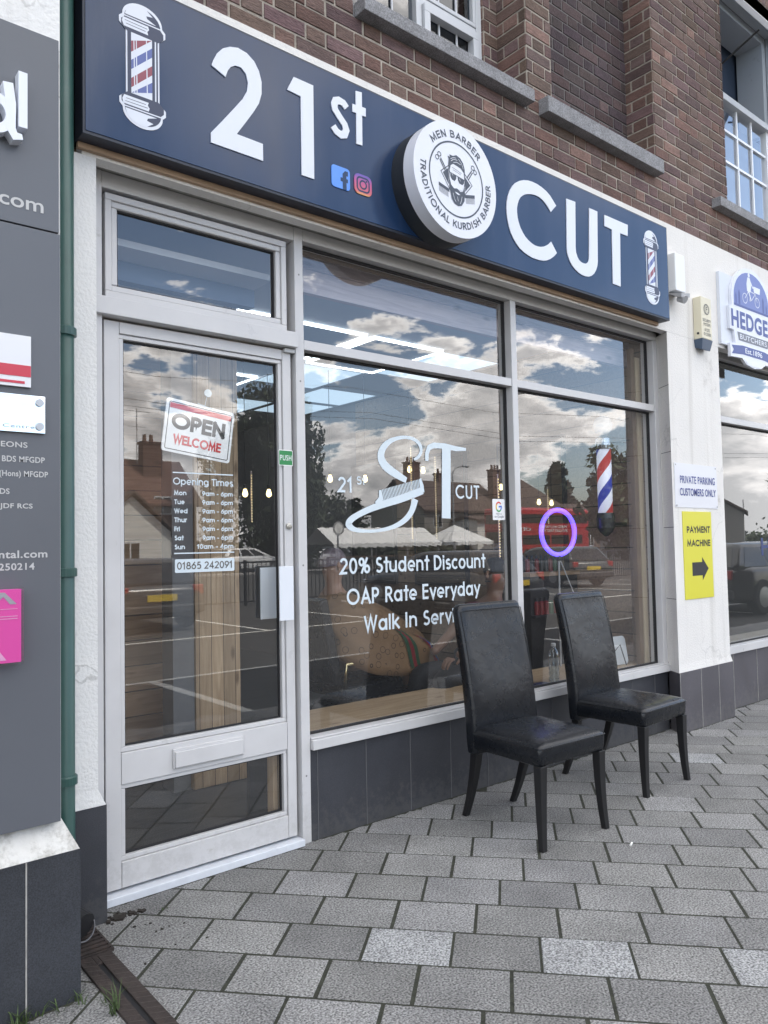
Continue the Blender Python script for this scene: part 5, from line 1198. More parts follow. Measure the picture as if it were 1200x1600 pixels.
# ------------------------------------------------------------------ hanging sign and things behind the glass
os_ = thing('open_sign', 'white OPEN WELCOME sign hanging askew by a sucker inside the door glass', 'sign', (1.479, .068, 1.838))
hw, hh = .158, .113
mb = MB(); M_os = mat('open_white', (.90, .90, .91), .5)
obj('card', mb.poly(rrect(-hw, hw, -hh, hh, .012), -.003, .003).shift(os_.location), M_os, os_)
mb = MB(); mb.ribbon(rrect(-hw+.014, hw-.012, -hh+.012, hh-.014, .006), .0035, -.0036, closed=True); mono(mb, 'OPEN', -.127, .128, -.012, .068, .0165, -.0036, .06); obj('lettering', mb.shift(os_.location), M_black, os_)
mb = MB(); mb.box(-hw+.017, hw-.015, -.0036, -.0032, hh-.040, hh-.018); mono(mb, 'WELCOME', -.112, .112, -.075, .041, .0085, -.0036, .06); obj('red_print', mb.shift(os_.location), mat('open_red', (.60, .035, .045), .5), os_)
mb = MB(); mb.disc(.02, hh+.058, .017, -.008, -.002, 24); mb.tube([(.02, 0, hh+.05), (.015, 0, hh-.004)], .0015, 6).tube([(-.02, -.002, hh+.004), (.05, -.002, hh-.004)], .0022, 6); obj('sucker', mb.shift(os_.location), mat('clear_sucker', (.55, .62, .66), .15), os_)
os_.rotation_euler.y = radians(7.5)

# ceiling lights: LED outline frames and lit panels
M_led = mat('led_strip', (.9, .95, 1), .5, emit=(.90, .97, 1.0), estr=1.5)
M_pan = mat('led_panel', (.8, .85, .9), .5, emit=(.62, .82, 1.0), estr=.21)
def led_frame(x0, x1, y0, y1, lab):
    t = thing('ceiling_light', lab, 'ceiling light', ((x0+x1)/2, (y0+y1)/2, 2.88), group='ceiling lights in the barber shop')
    z0, z1, w = 2.880, 2.899, .013; mb = MB(); mb.box(x0, x1, y0, y0+w, z0, z1); mb.box(x0, x1, y1-w, y1, z0, z1); mb.box(x0, x0+w, y0+w, y1-w, z0, z1); mb.box(x1-w, x1, y0+w, y1-w, z0, z1); obj('led_outline', mb, M_led, t)
    obj('backing_plate', MB().box(x0+w+.002, x1-w-.002, y0+w+.002, y1-w-.002, 2.89, 2.8995), mat('plate_grey', (.28, .30, .33), .6), t)
def led_panel(x0, x1, y0, y1, lab):
    t = thing('ceiling_panel', lab, 'ceiling light', ((x0+x1)/2, (y0+y1)/2, 2.89), group='lit ceiling panels in the barber shop')
    obj('diffuser', MB().box(x0+.012, x1-.012, y0+.012, y1-.012, 2.888, 2.898), M_pan, t); mb = MB()
    mb.box(x0, x1, y0, y0+.01, 2.885, 2.8985); mb.box(x0, x1, y1-.01, y1, 2.885, 2.8985); mb.box(x0, x0+.01, y0+.01, y1-.01, 2.885, 2.8985); mb.box(x1-.01, x1, y0+.01, y1-.01, 2.885, 2.8985); obj('trim', mb, mat('trim_grey', (.4, .42, .45), .5), t)
lab_f = 'glowing square outline light on the ceiling behind the barber shop glass'
lab_p = 'pale blue lit panel in the ceiling behind the barber shop glass'
for a in ((2.45, 3.51, 1.44, 2.30), (3.59, 4.30, 1.45, 2.37), (2.50, 3.55, 3.10, 3.85), (3.05, 3.75, 4.05, 4.9), (3.6, 4.3, 5.1, 6.0)): led_frame(*a, lab_f)
for a in ((4.30, 4.98, 1.45, 1.85), (4.32, 4.98, 1.90, 2.36), (3.58, 4.25, 2.42, 3.24), (4.3, 5.0, 3.15, 3.82), (4.35, 5.0, 3.9, 4.6), (3.8, 4.3, 4.05, 4.9), (2.5, 3.0, 4.1, 4.9)): led_panel(*a, lab_p)
# pendant globes
M_bulb = mat('warm_bulb', (1, .9, .6), .4, emit=(1.0, .78, .35), estr=1.2)
for x, y_, z in ((3.91, 2.5, 1.92), (4.30, 2.5, 1.935), (4.93, 2.6, 2.06), (3.07, 2.5, 1.77), (3.29, 2.5, 1.775)):
    t = thing('pendant_lamp', 'warm yellow pendant bulb on a thin cord inside the barber shop', 'pendant lamp', (x, y_, z), group='pendant bulbs in the barber shop')
    obj('bulb', MB().lathe([(.003, -.024), (.016, -.018), (.023, 0), (.018, .022), (.012, .042)], (x, y_, z), 16), M_bulb, t, smooth=True)
    obj('cap', MB().lathe([(.014, .042), (.016, .075), (.005, .08)], (x, y_, z), 12), M_black, t); obj('cord', MB().tube([(x, y_, z+.078), (x, y_, 2.885)], .003, 5), M_black, t)
# dotted LED strings round the mirrors
M_dot = mat('warm_led', (1, .85, .5), .5, emit=(1.0, .80, .38), estr=.22)
for pts in ([(3.13, 2.5, 1.55), (3.13, 2.5, 1.96)], [(3.66, 2.6, 1.5), (3.66, 2.6, 2.2)], [(4.86, 2.5, 1.4), (4.86, 2.5, 2.3)], [(4.30, .9, 1.15), (4.30, .9, 1.85)]):
    mb = MB(); (x, y_, z0), (_, _, z1) = pts; n = int((z1-z0)/.022)
    for i in range(n): mb.obox((x, y_, z0+i*.022), (.006, .006, .009), 0)
    t = thing('light_string', 'dotted vertical string of warm lights hanging inside the barber shop', 'string lights', (x, y_, z0), group='light strings in the barber shop')
    obj('leds', mb, M_dot, t); obj('strip', MB().box(x-.006, x+.006, y_+.005, y_+.008, z0, z1), M_wash, t)
# mirror stations on the right wall
for i, y_ in enumerate((1.2, 2.3, 3.3)):
    t = thing('wall_mirror', 'tall black-framed mirror on the boarded right wall of the barber shop', 'mirror', (5.04, y_, .9), group='mirrors in the barber shop')
    obj('frame', MB().box(5.02, 5.048, y_-.36, y_+.36, .95, 2.2), M_black, t); obj('glass', MB().quad((5.018, y_+.33, .98), (5.018, y_-.33, .98), (5.018, y_-.33, 2.17), (5.018, y_+.33, 2.17)), mat('mirror', (.8, .82, .84), .02, metal=1), t)
t = thing('product_shelf', 'dark counter with rows of red, green and black bottles inside the right-hand window', 'shelf', (4.72, .9, 0))
obj('cabinet', MB().box(4.45, 5.02, .75, 1.15, .02, 1.08), mat('cabinet_black', (.02, .02, .022), .5), t); obj('top', MB().box(4.43, 5.03, .73, 1.17, 1.081, 1.11), wood('counter_top', (.25, .16, .09), (.36, .25, .15), 'X'), t)
rp = random.Random(2); BC = (('red', (.16, .015, .018)), ('green', (.02, .07, .03)), ('black', (.015, .015, .018)))
for row in (0, 1):
    for i in range(9):
        nm, c_ = BC[rp.randrange(3)]; o_ = thing('bottle', nm+(' bottle in the row on the narrow shelf of the dark counter' if row == 0 else ' bottle standing on top of the dark counter'), 'bottle', ((4.50+i*.055, .735 if row == 0 else .86, .799 if row == 0 else 1.111)), 0, nm+' product bottles')
        obj('body', MB().lathe([(.020, 0), (.020, .09), (.010, .10)], o_.location, 10), mat('bottle_'+nm, c_, .3), o_); obj('cap', MB().lathe([(.010, .1005), (.010, .125)], o_.location, 8), M_black, o_)
obj('plank', MB().box(4.44, 5.02, .70, .745, .78, .798), M_black, t)
# barber pole lamp
t = thing('barber_pole', 'lit barber pole with red, white and blue spirals inside the right-hand window', 'barber pole', (4.80, .32, 1.40))
def spiral_mat():
    m = bpy.data.materials.new('barber_stripes'); m.use_nodes = True; tt = m.node_tree; b = tt.nodes['Principled BSDF']
    c = tt.nodes.new('ShaderNodeTexCoord'); s_ = tt.nodes.new('ShaderNodeSeparateXYZ'); tt.links.new(c.outputs['Object'], s_.inputs[0])
    def mth(op, a, b_=None):
        n = tt.nodes.new('ShaderNodeMath'); n.operation = op
        for i, v in enumerate((a, b_)):
            if v is None: continue
            if isinstance(v, (int, float)): n.inputs[i].default_value = v
            else: tt.links.new(v, n.inputs[i])
        return n.outputs[0]
    an = mth('DIVIDE', mth('ARCTAN2', s_.outputs['Y'], s_.outputs['X']), 2*pi)
    fr_ = mth('FRACT', mth('ADD', mth('MULTIPLY', s_.outputs['Z'], 2.5), mth('MULTIPLY', an, -1)))
    r = tt.nodes.new('ShaderNodeValToRGB'); r.color_ramp.interpolation = 'CONSTANT'
    r.color_ramp.elements[0].color = (.035, .05, .32, 1); r.color_ramp.elements[1].position = .25; r.color_ramp.elements[1].color = (.75, .78, .92, 1)
    e = r.color_ramp.elements.new(.5); e.color = (.42, .05, .05, 1); e = r.color_ramp.elements.new(.75); e.color = (.75, .78, .92, 1)
    tt.links.new(fr_, r.inputs['Fac']); tt.links.new(r.outputs[0], b.inputs['Base Color']); tt.links.new(r.outputs[0], b.inputs['Emission Color']); b.inputs['Emission Strength'].default_value = .15; b.inputs['Roughness'].default_value = .3
    return m
px_, py_ = 4.80, .32
mb = MB(); mb.lathe([(.052, .14), (.052, .60)], (px_, py_, 1.40), 40); obj('striped_tube', mb, spiral_mat(), t, smooth=True)
obj('base', MB().lathe([(.012, -.03), (.045, 0), (.062, .03), (.066, .10), (.060, .138)], (px_, py_, 1.40), 28), mat('chrome_black', (.03, .03, .035), .25), t)
obj('cap', MB().lathe([(.060, .601), (.066, .63), (.060, .68), (.030, .70), (.01, .705)], (px_, py_, 1.40), 28), mat('chrome_cap', (.45, .47, .5), .2, metal=.8), t)
obj('globe', MB().lathe([(.02, .705), (.055, .73), (.072, .78), (.055, .83), (.01, .85)], (px_, py_, 1.40), 24), mat('globe', (.42, .46, .5), .15), t, smooth=True)
obj('wall_arm', MB().tube([(px_, py_, 1.46), (5.05, py_, 1.46)], .012, 8).tube([(px_, py_, 2.06), (5.05, py_, 2.06)], .012, 8), M_black, t)
# ring light on a thin stand
t = thing('ring_light', 'glowing purple ring light on a thin stand behind the right-hand window', 'ring light', (4.45, .5, .452))
M_ring = mat('purple_glow', (.3, .2, .9), .4, emit=(.09, .055, .95), estr=.85)
c = Vector((4.475, .5, 1.405)); mb = MB(); A_ = Matrix.Rotation(radians(-14), 3, 'Z')
ring = [c+A_ @ Vector((.148*cos(2*pi*i/40), 0, .160*sin(2*pi*i/40))) for i in range(41)]
mb.tube(ring, .0165, 10, cap=False); obj('ring', mb, M_ring, t, smooth=True)
obj('stand', MB().tube([(4.475, .5, 1.225), (4.46, .5, .453)], .007, 8).tube([(4.475, .5, 1.23), (4.54, .42, .95), (4.62, .45, .55)], .004, 6), mat('stand_grey', (.35, .35, .36), .4), t)
obj('clamp', MB().lathe([(.012, 0), (.018, .02), (.012, .04)], (4.475, .5, 1.20), 12), M_black, t)
# ledge objects
t = thing('water_bottle', 'clear plastic water bottle standing on the window ledge', 'bottle', (3.925, .14, .452))
pr_ = [(.028, 0), (.034, .006), (.034, .03), (.031, .037), (.034, .045), (.034, .06), (.031, .067), (.034, .075), (.034, .09), (.031, .097), (.034, .105), (.034, .165), (.03, .19), (.014, .215), (.013, .225)]
obj('bottle', MB().lathe(pr_, (3.925, .14, .453), 24), glass('bottle_plastic', 1.5, 3.2, (.80, .85, .87)), t, smooth=True)
obj('water', MB().lathe([(.026, .004), (.030, .01), (.030, .10)], (3.925, .14, .453), 20), glass('water', 1.33, 2.0, (.80, .86, .88)), t, smooth=True)
obj('cap', MB().lathe([(.015, .2255), (.015, .243), (.013, .244)], (3.925, .14, .453), 16), mat('cap_white', (.72, .74, .76), .4), t)
obj('label', MB().lathe([(.0345, .108), (.0345, .16)], (3.925, .14, .453), 24), glass('bottle_label', 1.5, 4, (.6, .7, .75)), t)
t = thing('leaflet', 'dark blue folded leaflet lying on the window ledge', 'leaflet', (3.72, .15, .453))
mb = MB(); mb.obox((3.70, .155, .4545), (.17, .09, .002), .35); mb.obox((3.80, .14, .458), (.10, .07, .008), -.15); obj('card', mb, mat('leaflet_blue', (.02, .035, .12), .4), t); obj('print', MB().obox((3.695, .155, .4562), (.05, .014, .0008), .35), M_white, t)
t = thing('spray_can', 'black spray can with orange lettering on the window ledge', 'can', (4.38, .15, .452))
obj('can', MB().lathe([(.026, 0), (.027, .004), (.027, .19), (.020, .205)], (4.38, .15, .453), 20), mat('can_black', (.02, .022, .03), .3), t, smooth=True)
obj('cap', MB().lathe([(.020, .2055), (.020, .245), (.016, .25)], (4.38, .15, .453), 16), M_black, t)
obj('print', MB().lathe([(.0275, .09), (.0275, .16)], (4.38, .15, .453), 20), mat('can_orange', (.55, .12, .03), .4, var=.9, vscale=60), t)
t = thing('square_mirror', 'white rounded hand mirror propped on the window ledge by the right batten', 'mirror', (4.75, .25, .452))
mb = MB(); mb.poly(rrect(-.15, .15, 0, .20, .03), -.006, .006); mb.xf(Matrix.Translation((4.72, .24, .455)) @ Matrix.Rotation(radians(-8), 4, 'Z') @ Matrix.Rotation(radians(-10), 4, 'X')); obj('plate', mb, mat('mirror_white', (.62, .65, .68), .15), t)
obj('wire_stand', MB().tube([(4.66, .19, .456), (4.70, .215, .56), (4.76, .21, .60), (4.80, .19, .456)], .004, 6), M_black, t)
t = thing('card_reader', 'small black card reader lying on the window ledge', 'gadget', (4.52, .17, .452)); obj('body', MB().obox((4.52, .17, .47), (.13, .07, .03), .2), M_black, t, bevel=.008); obj('keypad', MB().obox((4.51, .168, .486), (.06, .045, .002), .2), mat('key_grey', (.12, .12, .13), .5), t)

# ------------------------------------------------------------------ people inside
M_skin = mat('brown_skin', (.16, .085, .055), .5, var=.06)
M_skin2 = mat('tan_skin', (.34, .20, .14), .5, var=.06)
def skin(name, pts, edges, m, parent, sub=2):
    me = bpy.data.meshes.new(name); off = wloc(parent)
    me.from_pydata([Vector(p[:3])-off for p in pts], edges, []); me.materials.append(m)
    o = bpy.data.objects.new(name, me); COL.objects.link(o); o.parent = parent
    md = o.modifiers.new('skin', 'SKIN'); md.use_smooth_shade = True
    for v, p in zip(me.skin_vertices[0].data, pts): v.radius = (p[3], p[4] if len(p) > 4 else p[3])
    me.skin_vertices[0].data[0].use_root = True
    s_ = o.modifiers.new('sub', 'SUBSURF'); s_.levels = s_.render_levels = sub
    return o
def hand(mbx, w, d, r=.0085, side=1):
    """five curled fingers from a wrist point w along direction d"""
    w = Vector(w); d = Vector(d).normalized(); a = d.cross(Vector((0, 0, 1))).normalized(); b = a.cross(d)
    for i, (o_, l) in enumerate(((-.030, .070), (-.010, .080), (.010, .075), (.029, .060))):
        s = w+d*.075+a*o_; mbx.tube([s, s+d*l*.45-b*.006, s+d*l*.8-b*.025, s+d*l-b*.042], [r, r*.95, r*.9, r*.7], 8)
    s = w+d*.025+a*(-.034*side); mbx.tube([s, s+d*.03-a*.022*side-b*.01, s+d*.062-a*.026*side-b*.025], [r*1.15, r, r*.8], 8)
    mbx.obox(w+d*.04, (.085, .075, .028), Matrix((d, a, b)).transposed()) if False else None
def face(parent, c, R, fwd, m, mh, hairlow=.0):
    """nose, ears, eyes, mouth and a cap of hair on a head at c facing fwd"""
    fwd = Vector(fwd).normalized(); sd_ = fwd.cross(Vector((0, 0, 1))).normalized(); upv = sd_.cross(fwd); c = Vector(c)
    mb = MB(); mb.tube([c+fwd*R*.92+upv*.018, c+fwd*R*1.12-upv*.02, c+fwd*R*.95-upv*.03], [.009, .015, .010], 8)
    for s in (-1, 1): mb.tube([c+sd_*s*R*.80+upv*.02, c+sd_*s*R*.90-upv*.0, c+sd_*s*R*.80-upv*.03], [.010, .016, .008], 8)
    obj('nose_and_ears', mb, m, parent, smooth=True)
    mb = MB()
    for s in (-1, 1): mb.tube([c+fwd*R*.86+sd_*s*.030+upv*.018, c+fwd*R*.93+sd_*s*.030+upv*.018], .009, 8)
    mb.tube([c+fwd*R*.93+sd_*.022-upv*.052, c+fwd*R*.97-upv*.050, c+fwd*R*.93-sd_*.022-upv*.052], .005, 6); obj('eyes_and_mouth', mb, M_black, parent)
    # hair shell
    mb = MB(); n = 20; rings = []
    for i in range(9):
        th = pi/2*i/8*1.12
        rings.append([c+(fwd*(cos(2*pi*k/n)*R*1.10-(.012 if cos(2*pi*k/n) > 0 else 0))+sd_*sin(2*pi*k/n)*R*.92)*sin(th)*1.0+upv*(R*1.18*cos(th)+(.02+.012*cos(2*pi*k/n))*i/8) for k in range(n)])
    for i in range(8):
        for k in range(n): mb.quad(rings[i][k], rings[i+1][k], rings[i+1][(k+1) % n], rings[i][(k+1) % n])
    obj('hair', mb, mh, parent, smooth=True)
# seated customer under a patterned cape, facing right
p = thing('person', 'seated customer under a tan patterned barber cape with red and blue bands', 'person', (3.05, 1.15, .0))
hx, hy, hz = 2.93, 1.12, 1.185
skin('body', [(3.00, 1.15, .60, .13, .15), (2.97, 1.15, .80, .12, .16), (2.95, 1.14, .98, .10, .17), (2.94, 1.13, 1.07, .05), (2.93, 1.12, 1.135, .062), (hx, hy, hz, .088, .080), (hx+.005, hy, hz+.07, .070, .066),
              (3.02, 1.05, .60, .085), (3.45, 1.03, .62, .062), (3.52, 1.02, .25, .045), (3.62, 1.01, .08, .04), (3.02, 1.27, .60, .085), (3.45, 1.30, .62, .062), (3.52, 1.30, .25, .045), (3.62, 1.30, .08, .04),
              (2.96, 1.00, .97, .055), (3.08, .96, .78, .042), (3.28, 1.0, .74, .034), (2.96, 1.29, .97, .055), (3.08, 1.33, .78, .042), (3.28, 1.28, .74, .034)],
     [(0, 1), (1, 2), (2, 3), (3, 4), (4, 5), (5, 6), (0, 7), (7, 8), (8, 9), (9, 10), (0, 11), (11, 12), (12, 13), (13, 14), (2, 15), (15, 16), (16, 17), (2, 18), (18, 19), (19, 20)], M_skin2, p)
face(p, (hx, hy, hz+.03), .092, (1, -.15, 0), M_skin2, mat('mauve_grey_hair', (.16, .125, .15), .8, var=.3, vscale=40))
def cape_mat():
    m = mat('tan_cape', (.22, .13, .066), .7, var=.12, vscale=8); tt = m.node_tree; b = tt.nodes['Principled BSDF']; src = b.inputs['Base Color'].links[0].from_socket
    c = tt.nodes.new('ShaderNodeTexCoord'); v = tt.nodes.new('ShaderNodeTexVoronoi'); v.inputs['Scale'].default_value = 15; v.inputs['Randomness'].default_value = .8; tt.links.new(c.outputs['Object'], v.inputs['Vector'])
    r = tt.nodes.new('ShaderNodeValToRGB'); r.color_ramp.interpolation = 'CONSTANT'
    for el, (ps_, cc) in zip((r.color_ramp.elements[0], r.color_ramp.elements[1]), ((0, (0, 0, 0, 1)), (.27, (1, 1, 1, 1)))): el.position = ps_; el.color = cc
    e = r.color_ramp.elements.new(.32); e.color = (0, 0, 0, 1); tt.links.new(v.outputs['Distance'], r.inputs['Fac'])
    mm = tt.nodes.new('ShaderNodeMix'); mm.data_type = 'RGBA'; tt.links.new(r.outputs[0], mm.inputs[0]); tt.links.new(src, mm.inputs[6]); mm.inputs[7].default_value = (.045, .028, .02, 1); tt.links.new(mm.outputs[2], b.inputs['Base Color']); return m
# cape surface: rings swept from neck over the lap to the knees
mb = MB(); grid_ = []
for i, (x_, zt, zb, w_) in enumerate(((2.82, .95, .66, .15), (2.86, 1.04, .60, .225), (2.93, 1.085, .56, .27), (3.03, 1.06, .53, .295), (3.16, .99, .51, .305), (3.32, .92, .49, .305), (3.48, .85, .47, .30), (3.61, .76, .45, .28), (3.69, .62, .44, .25), (3.715, .50, .44, .22))):
    row = []
    for k in range(29):
        a_ = pi*k/28; f_ = 1+.05*sin(9*a_+i*.7)*(1-sin(a_))
        q_ = Vector((x_+.02*sin(11*a_+i)*(1-sin(a_)), 1.13-w_*cos(a_)*f_, zb+(zt-zb)*sin(a_)**.62))
        n_1 = mnoise.noise(Vector((q_.x*6, q_.y*5, q_.z*9))); n_2 = abs(mnoise.noise(Vector((q_.x*11+3, q_.y*4, q_.z*13))))
        row.append((q_.x+.03*n_1, q_.y+(.035*n_1-.05*n_2)*cos(a_)*-1, q_.z+(.03*n_1-.045*n_2)*(.3+sin(a_))))
    grid_.append(row)
mb.add([q for row in grid_ for q in row], [(i*29+k, (i+1)*29+k, (i+1)*29+k+1, i*29+k+1) for i in range(len(grid_)-1) for k in range(28)])
cp = obj('cape', mb, cape_mat(), p, smooth=True, sub=1); sd3 = cp.modifiers.new('thick', 'SOLIDIFY'); sd3.thickness = .004
for nm, dx, cc in (('green_band', 0, (.025, .07, .035)), ('red_band', .03, (.20, .02, .025)), ('green_band', .06, (.025, .07, .035)), ('red_band', .22, (.20, .02, .025)), ('blue_band', .26, (.03, .07, .28)), ('green_band', .31, (.025, .07, .035))):
    mb = MB(); x_ = 3.24+dx
    for i in range(12):
        za, zb = .86-i*.028, .86-(i+1)*.028; xa_, xb_ = x_+i*.010, x_+(i+1)*.010
        mb.quad((xa_, .80, za), (xb_, .80, zb), (xb_+.026, .80, zb+.008), (xa_+.026, .80, za+.008))
    o_ = obj(nm, mb, mat('cape_'+nm, cc, .6), p); sw = o_.modifiers.new('wrap', 'SHRINKWRAP'); sw.target = cp; sw.offset = .006
# person in maroon seated on the window seat, facing left
p = thing('person', 'person in a maroon top and black trousers sitting on the padded seat by the window', 'person', (3.75, .62, 0))
hx, hy, hz = 3.945, .62, 1.10
skin('body', [(3.78, .66, .50, .12, .14), (3.84, .65, .68, .11, .15), (3.88, .64, .88, .10, .17), (3.92, .63, .965, .05), (3.935, .625, 1.03, .06), (hx-.01, hy, hz, .088, .080), (hx-.005, hy, hz+.07, .070, .066),
              (3.74, .56, .48, .085), (3.33, .54, .50, .064), (3.30, .54, .25, .045), (3.22, .54, .07, .04), (3.74, .76, .48, .085), (3.35, .78, .50, .064), (3.32, .78, .25, .045), (3.24, .78, .07, .04),
              (3.86, .47, .87, .052), (3.66, .40, .72, .042), (3.42, .44, .66, .030), (3.37, .45, .645, .026), (3.86, .82, .87, .052), (3.68, .84, .70, .042), (3.48, .78, .62, .030)],
     [(0, 1), (1, 2), (2, 3), (3, 4), (4, 5), (5, 6), (0, 7), (7, 8), (8, 9), (9, 10), (0, 11), (11, 12), (12, 13), (13, 14), (2, 15), (15, 16), (16, 17), (17, 18), (2, 19), (19, 20), (20, 21)], M_skin, p)
mb = MB(); hand(mb, (3.40, .445, .652), (-1, .1, -.25)); obj('fingers', mb, M_skin, p, smooth=True)
face(p, (hx-.01, hy, hz+.03), .092, (-1, -.1, 0), M_skin, mat('black_hair', (.012, .011, .011), .7))
skin('top', [(3.79, .655, .50, .145, .165), (3.84, .65, .68, .13, .17), (3.875, .64, .85, .118, .185), (3.90, .632, .92, .075), (3.86, .47, .87, .068), (3.76, .435, .795, .062), (3.86, .82, .87, .068), (3.77, .835, .785, .062)], [(0, 1), (1, 2), (2, 3), (2, 4), (4, 5), (2, 6), (6, 7)], mat('maroon_cloth', (.14, .03, .05), .8, var=.2, vscale=14), p)
skin('trousers', [(3.79, .66, .47, .14, .16), (3.72, .56, .475, .098), (3.33, .54, .50, .078), (3.30, .54, .28, .06), (3.25, .54, .13, .058), (3.72, .76, .475, .098), (3.35, .78, .50, .078), (3.32, .78, .28, .06), (3.27, .78, .13, .058)], [(0, 1), (1, 2), (2, 3), (3, 4), (0, 5), (5, 6), (6, 7), (7, 8)], mat('black_cloth', (.010, .011, .014), .8), p)
for y_ in (.54, .78): obj('shoe', MB().obox((3.19, y_, .05), (.26, .095, .075), 0), M_black, p, bevel=.03, seg=3)
t = thing('padded_bench', 'long black padded bench with rounded ends behind the window ledge', 'bench', (3.2, .66, 0))
obj('cushion', MB().poly([(2.75+.11*cos(radians(a)), .345+.05*sin(radians(a))) for a in range(90, 271, 15)]+[(4.0+.08*cos(radians(a)), .345+.05*sin(radians(a))) for a in range(-90, 91, 15)], .58, 1.0), M_lea, t, bevel=.02, seg=3)
for x in (2.85, 3.9): obj('leg', MB().box(x-.02, x+.02, .62, .95, .012, .30), M_black, t)
bc = thing('barber_chair', 'black barber chair with chrome arms under the caped customer', 'barber chair', (3.1, 1.15, 0))
obj('seat', MB().box(2.85, 3.36, .93, 1.37, .38, .47), M_lea, bc, bevel=.03, seg=3); obj('backrest', MB().add([(2.80, .93, .47), (2.80, 1.37, .47), (2.87, 1.37, .46), (2.87, .93, .46), (2.70, .95, 1.0), (2.70, 1.35, 1.0), (2.77, 1.35, 1.02), (2.77, .95, 1.02)], [(0, 1, 2, 3), (4, 7, 6, 5), (0, 4, 5, 1), (1, 5, 6, 2), (2, 6, 7, 3), (3, 7, 4, 0)]), M_lea, bc, bevel=.02)
M_chr = mat('gold_chrome', (.75, .62, .35), .15, metal=1)
for y_ in (.90, 1.40): obj('arm', MB().tube([(2.85, y_, .45), (2.86, y_, .60), (3.20, y_, .61), (3.27, y_, .45)], .014, 10), M_chr, bc, smooth=True)
obj('column', MB().lathe([(.25, 0), (.25, .03), (.06, .06), (.05, .38)], (3.1, 1.15, .013), 28), M_chr, bc, smooth=False)
obj('footrest', MB().tube([(3.3, .98, .40), (3.62, .98, .18), (3.62, 1.32, .18), (3.3, 1.32, .40)], .016, 8), M_chr, bc)

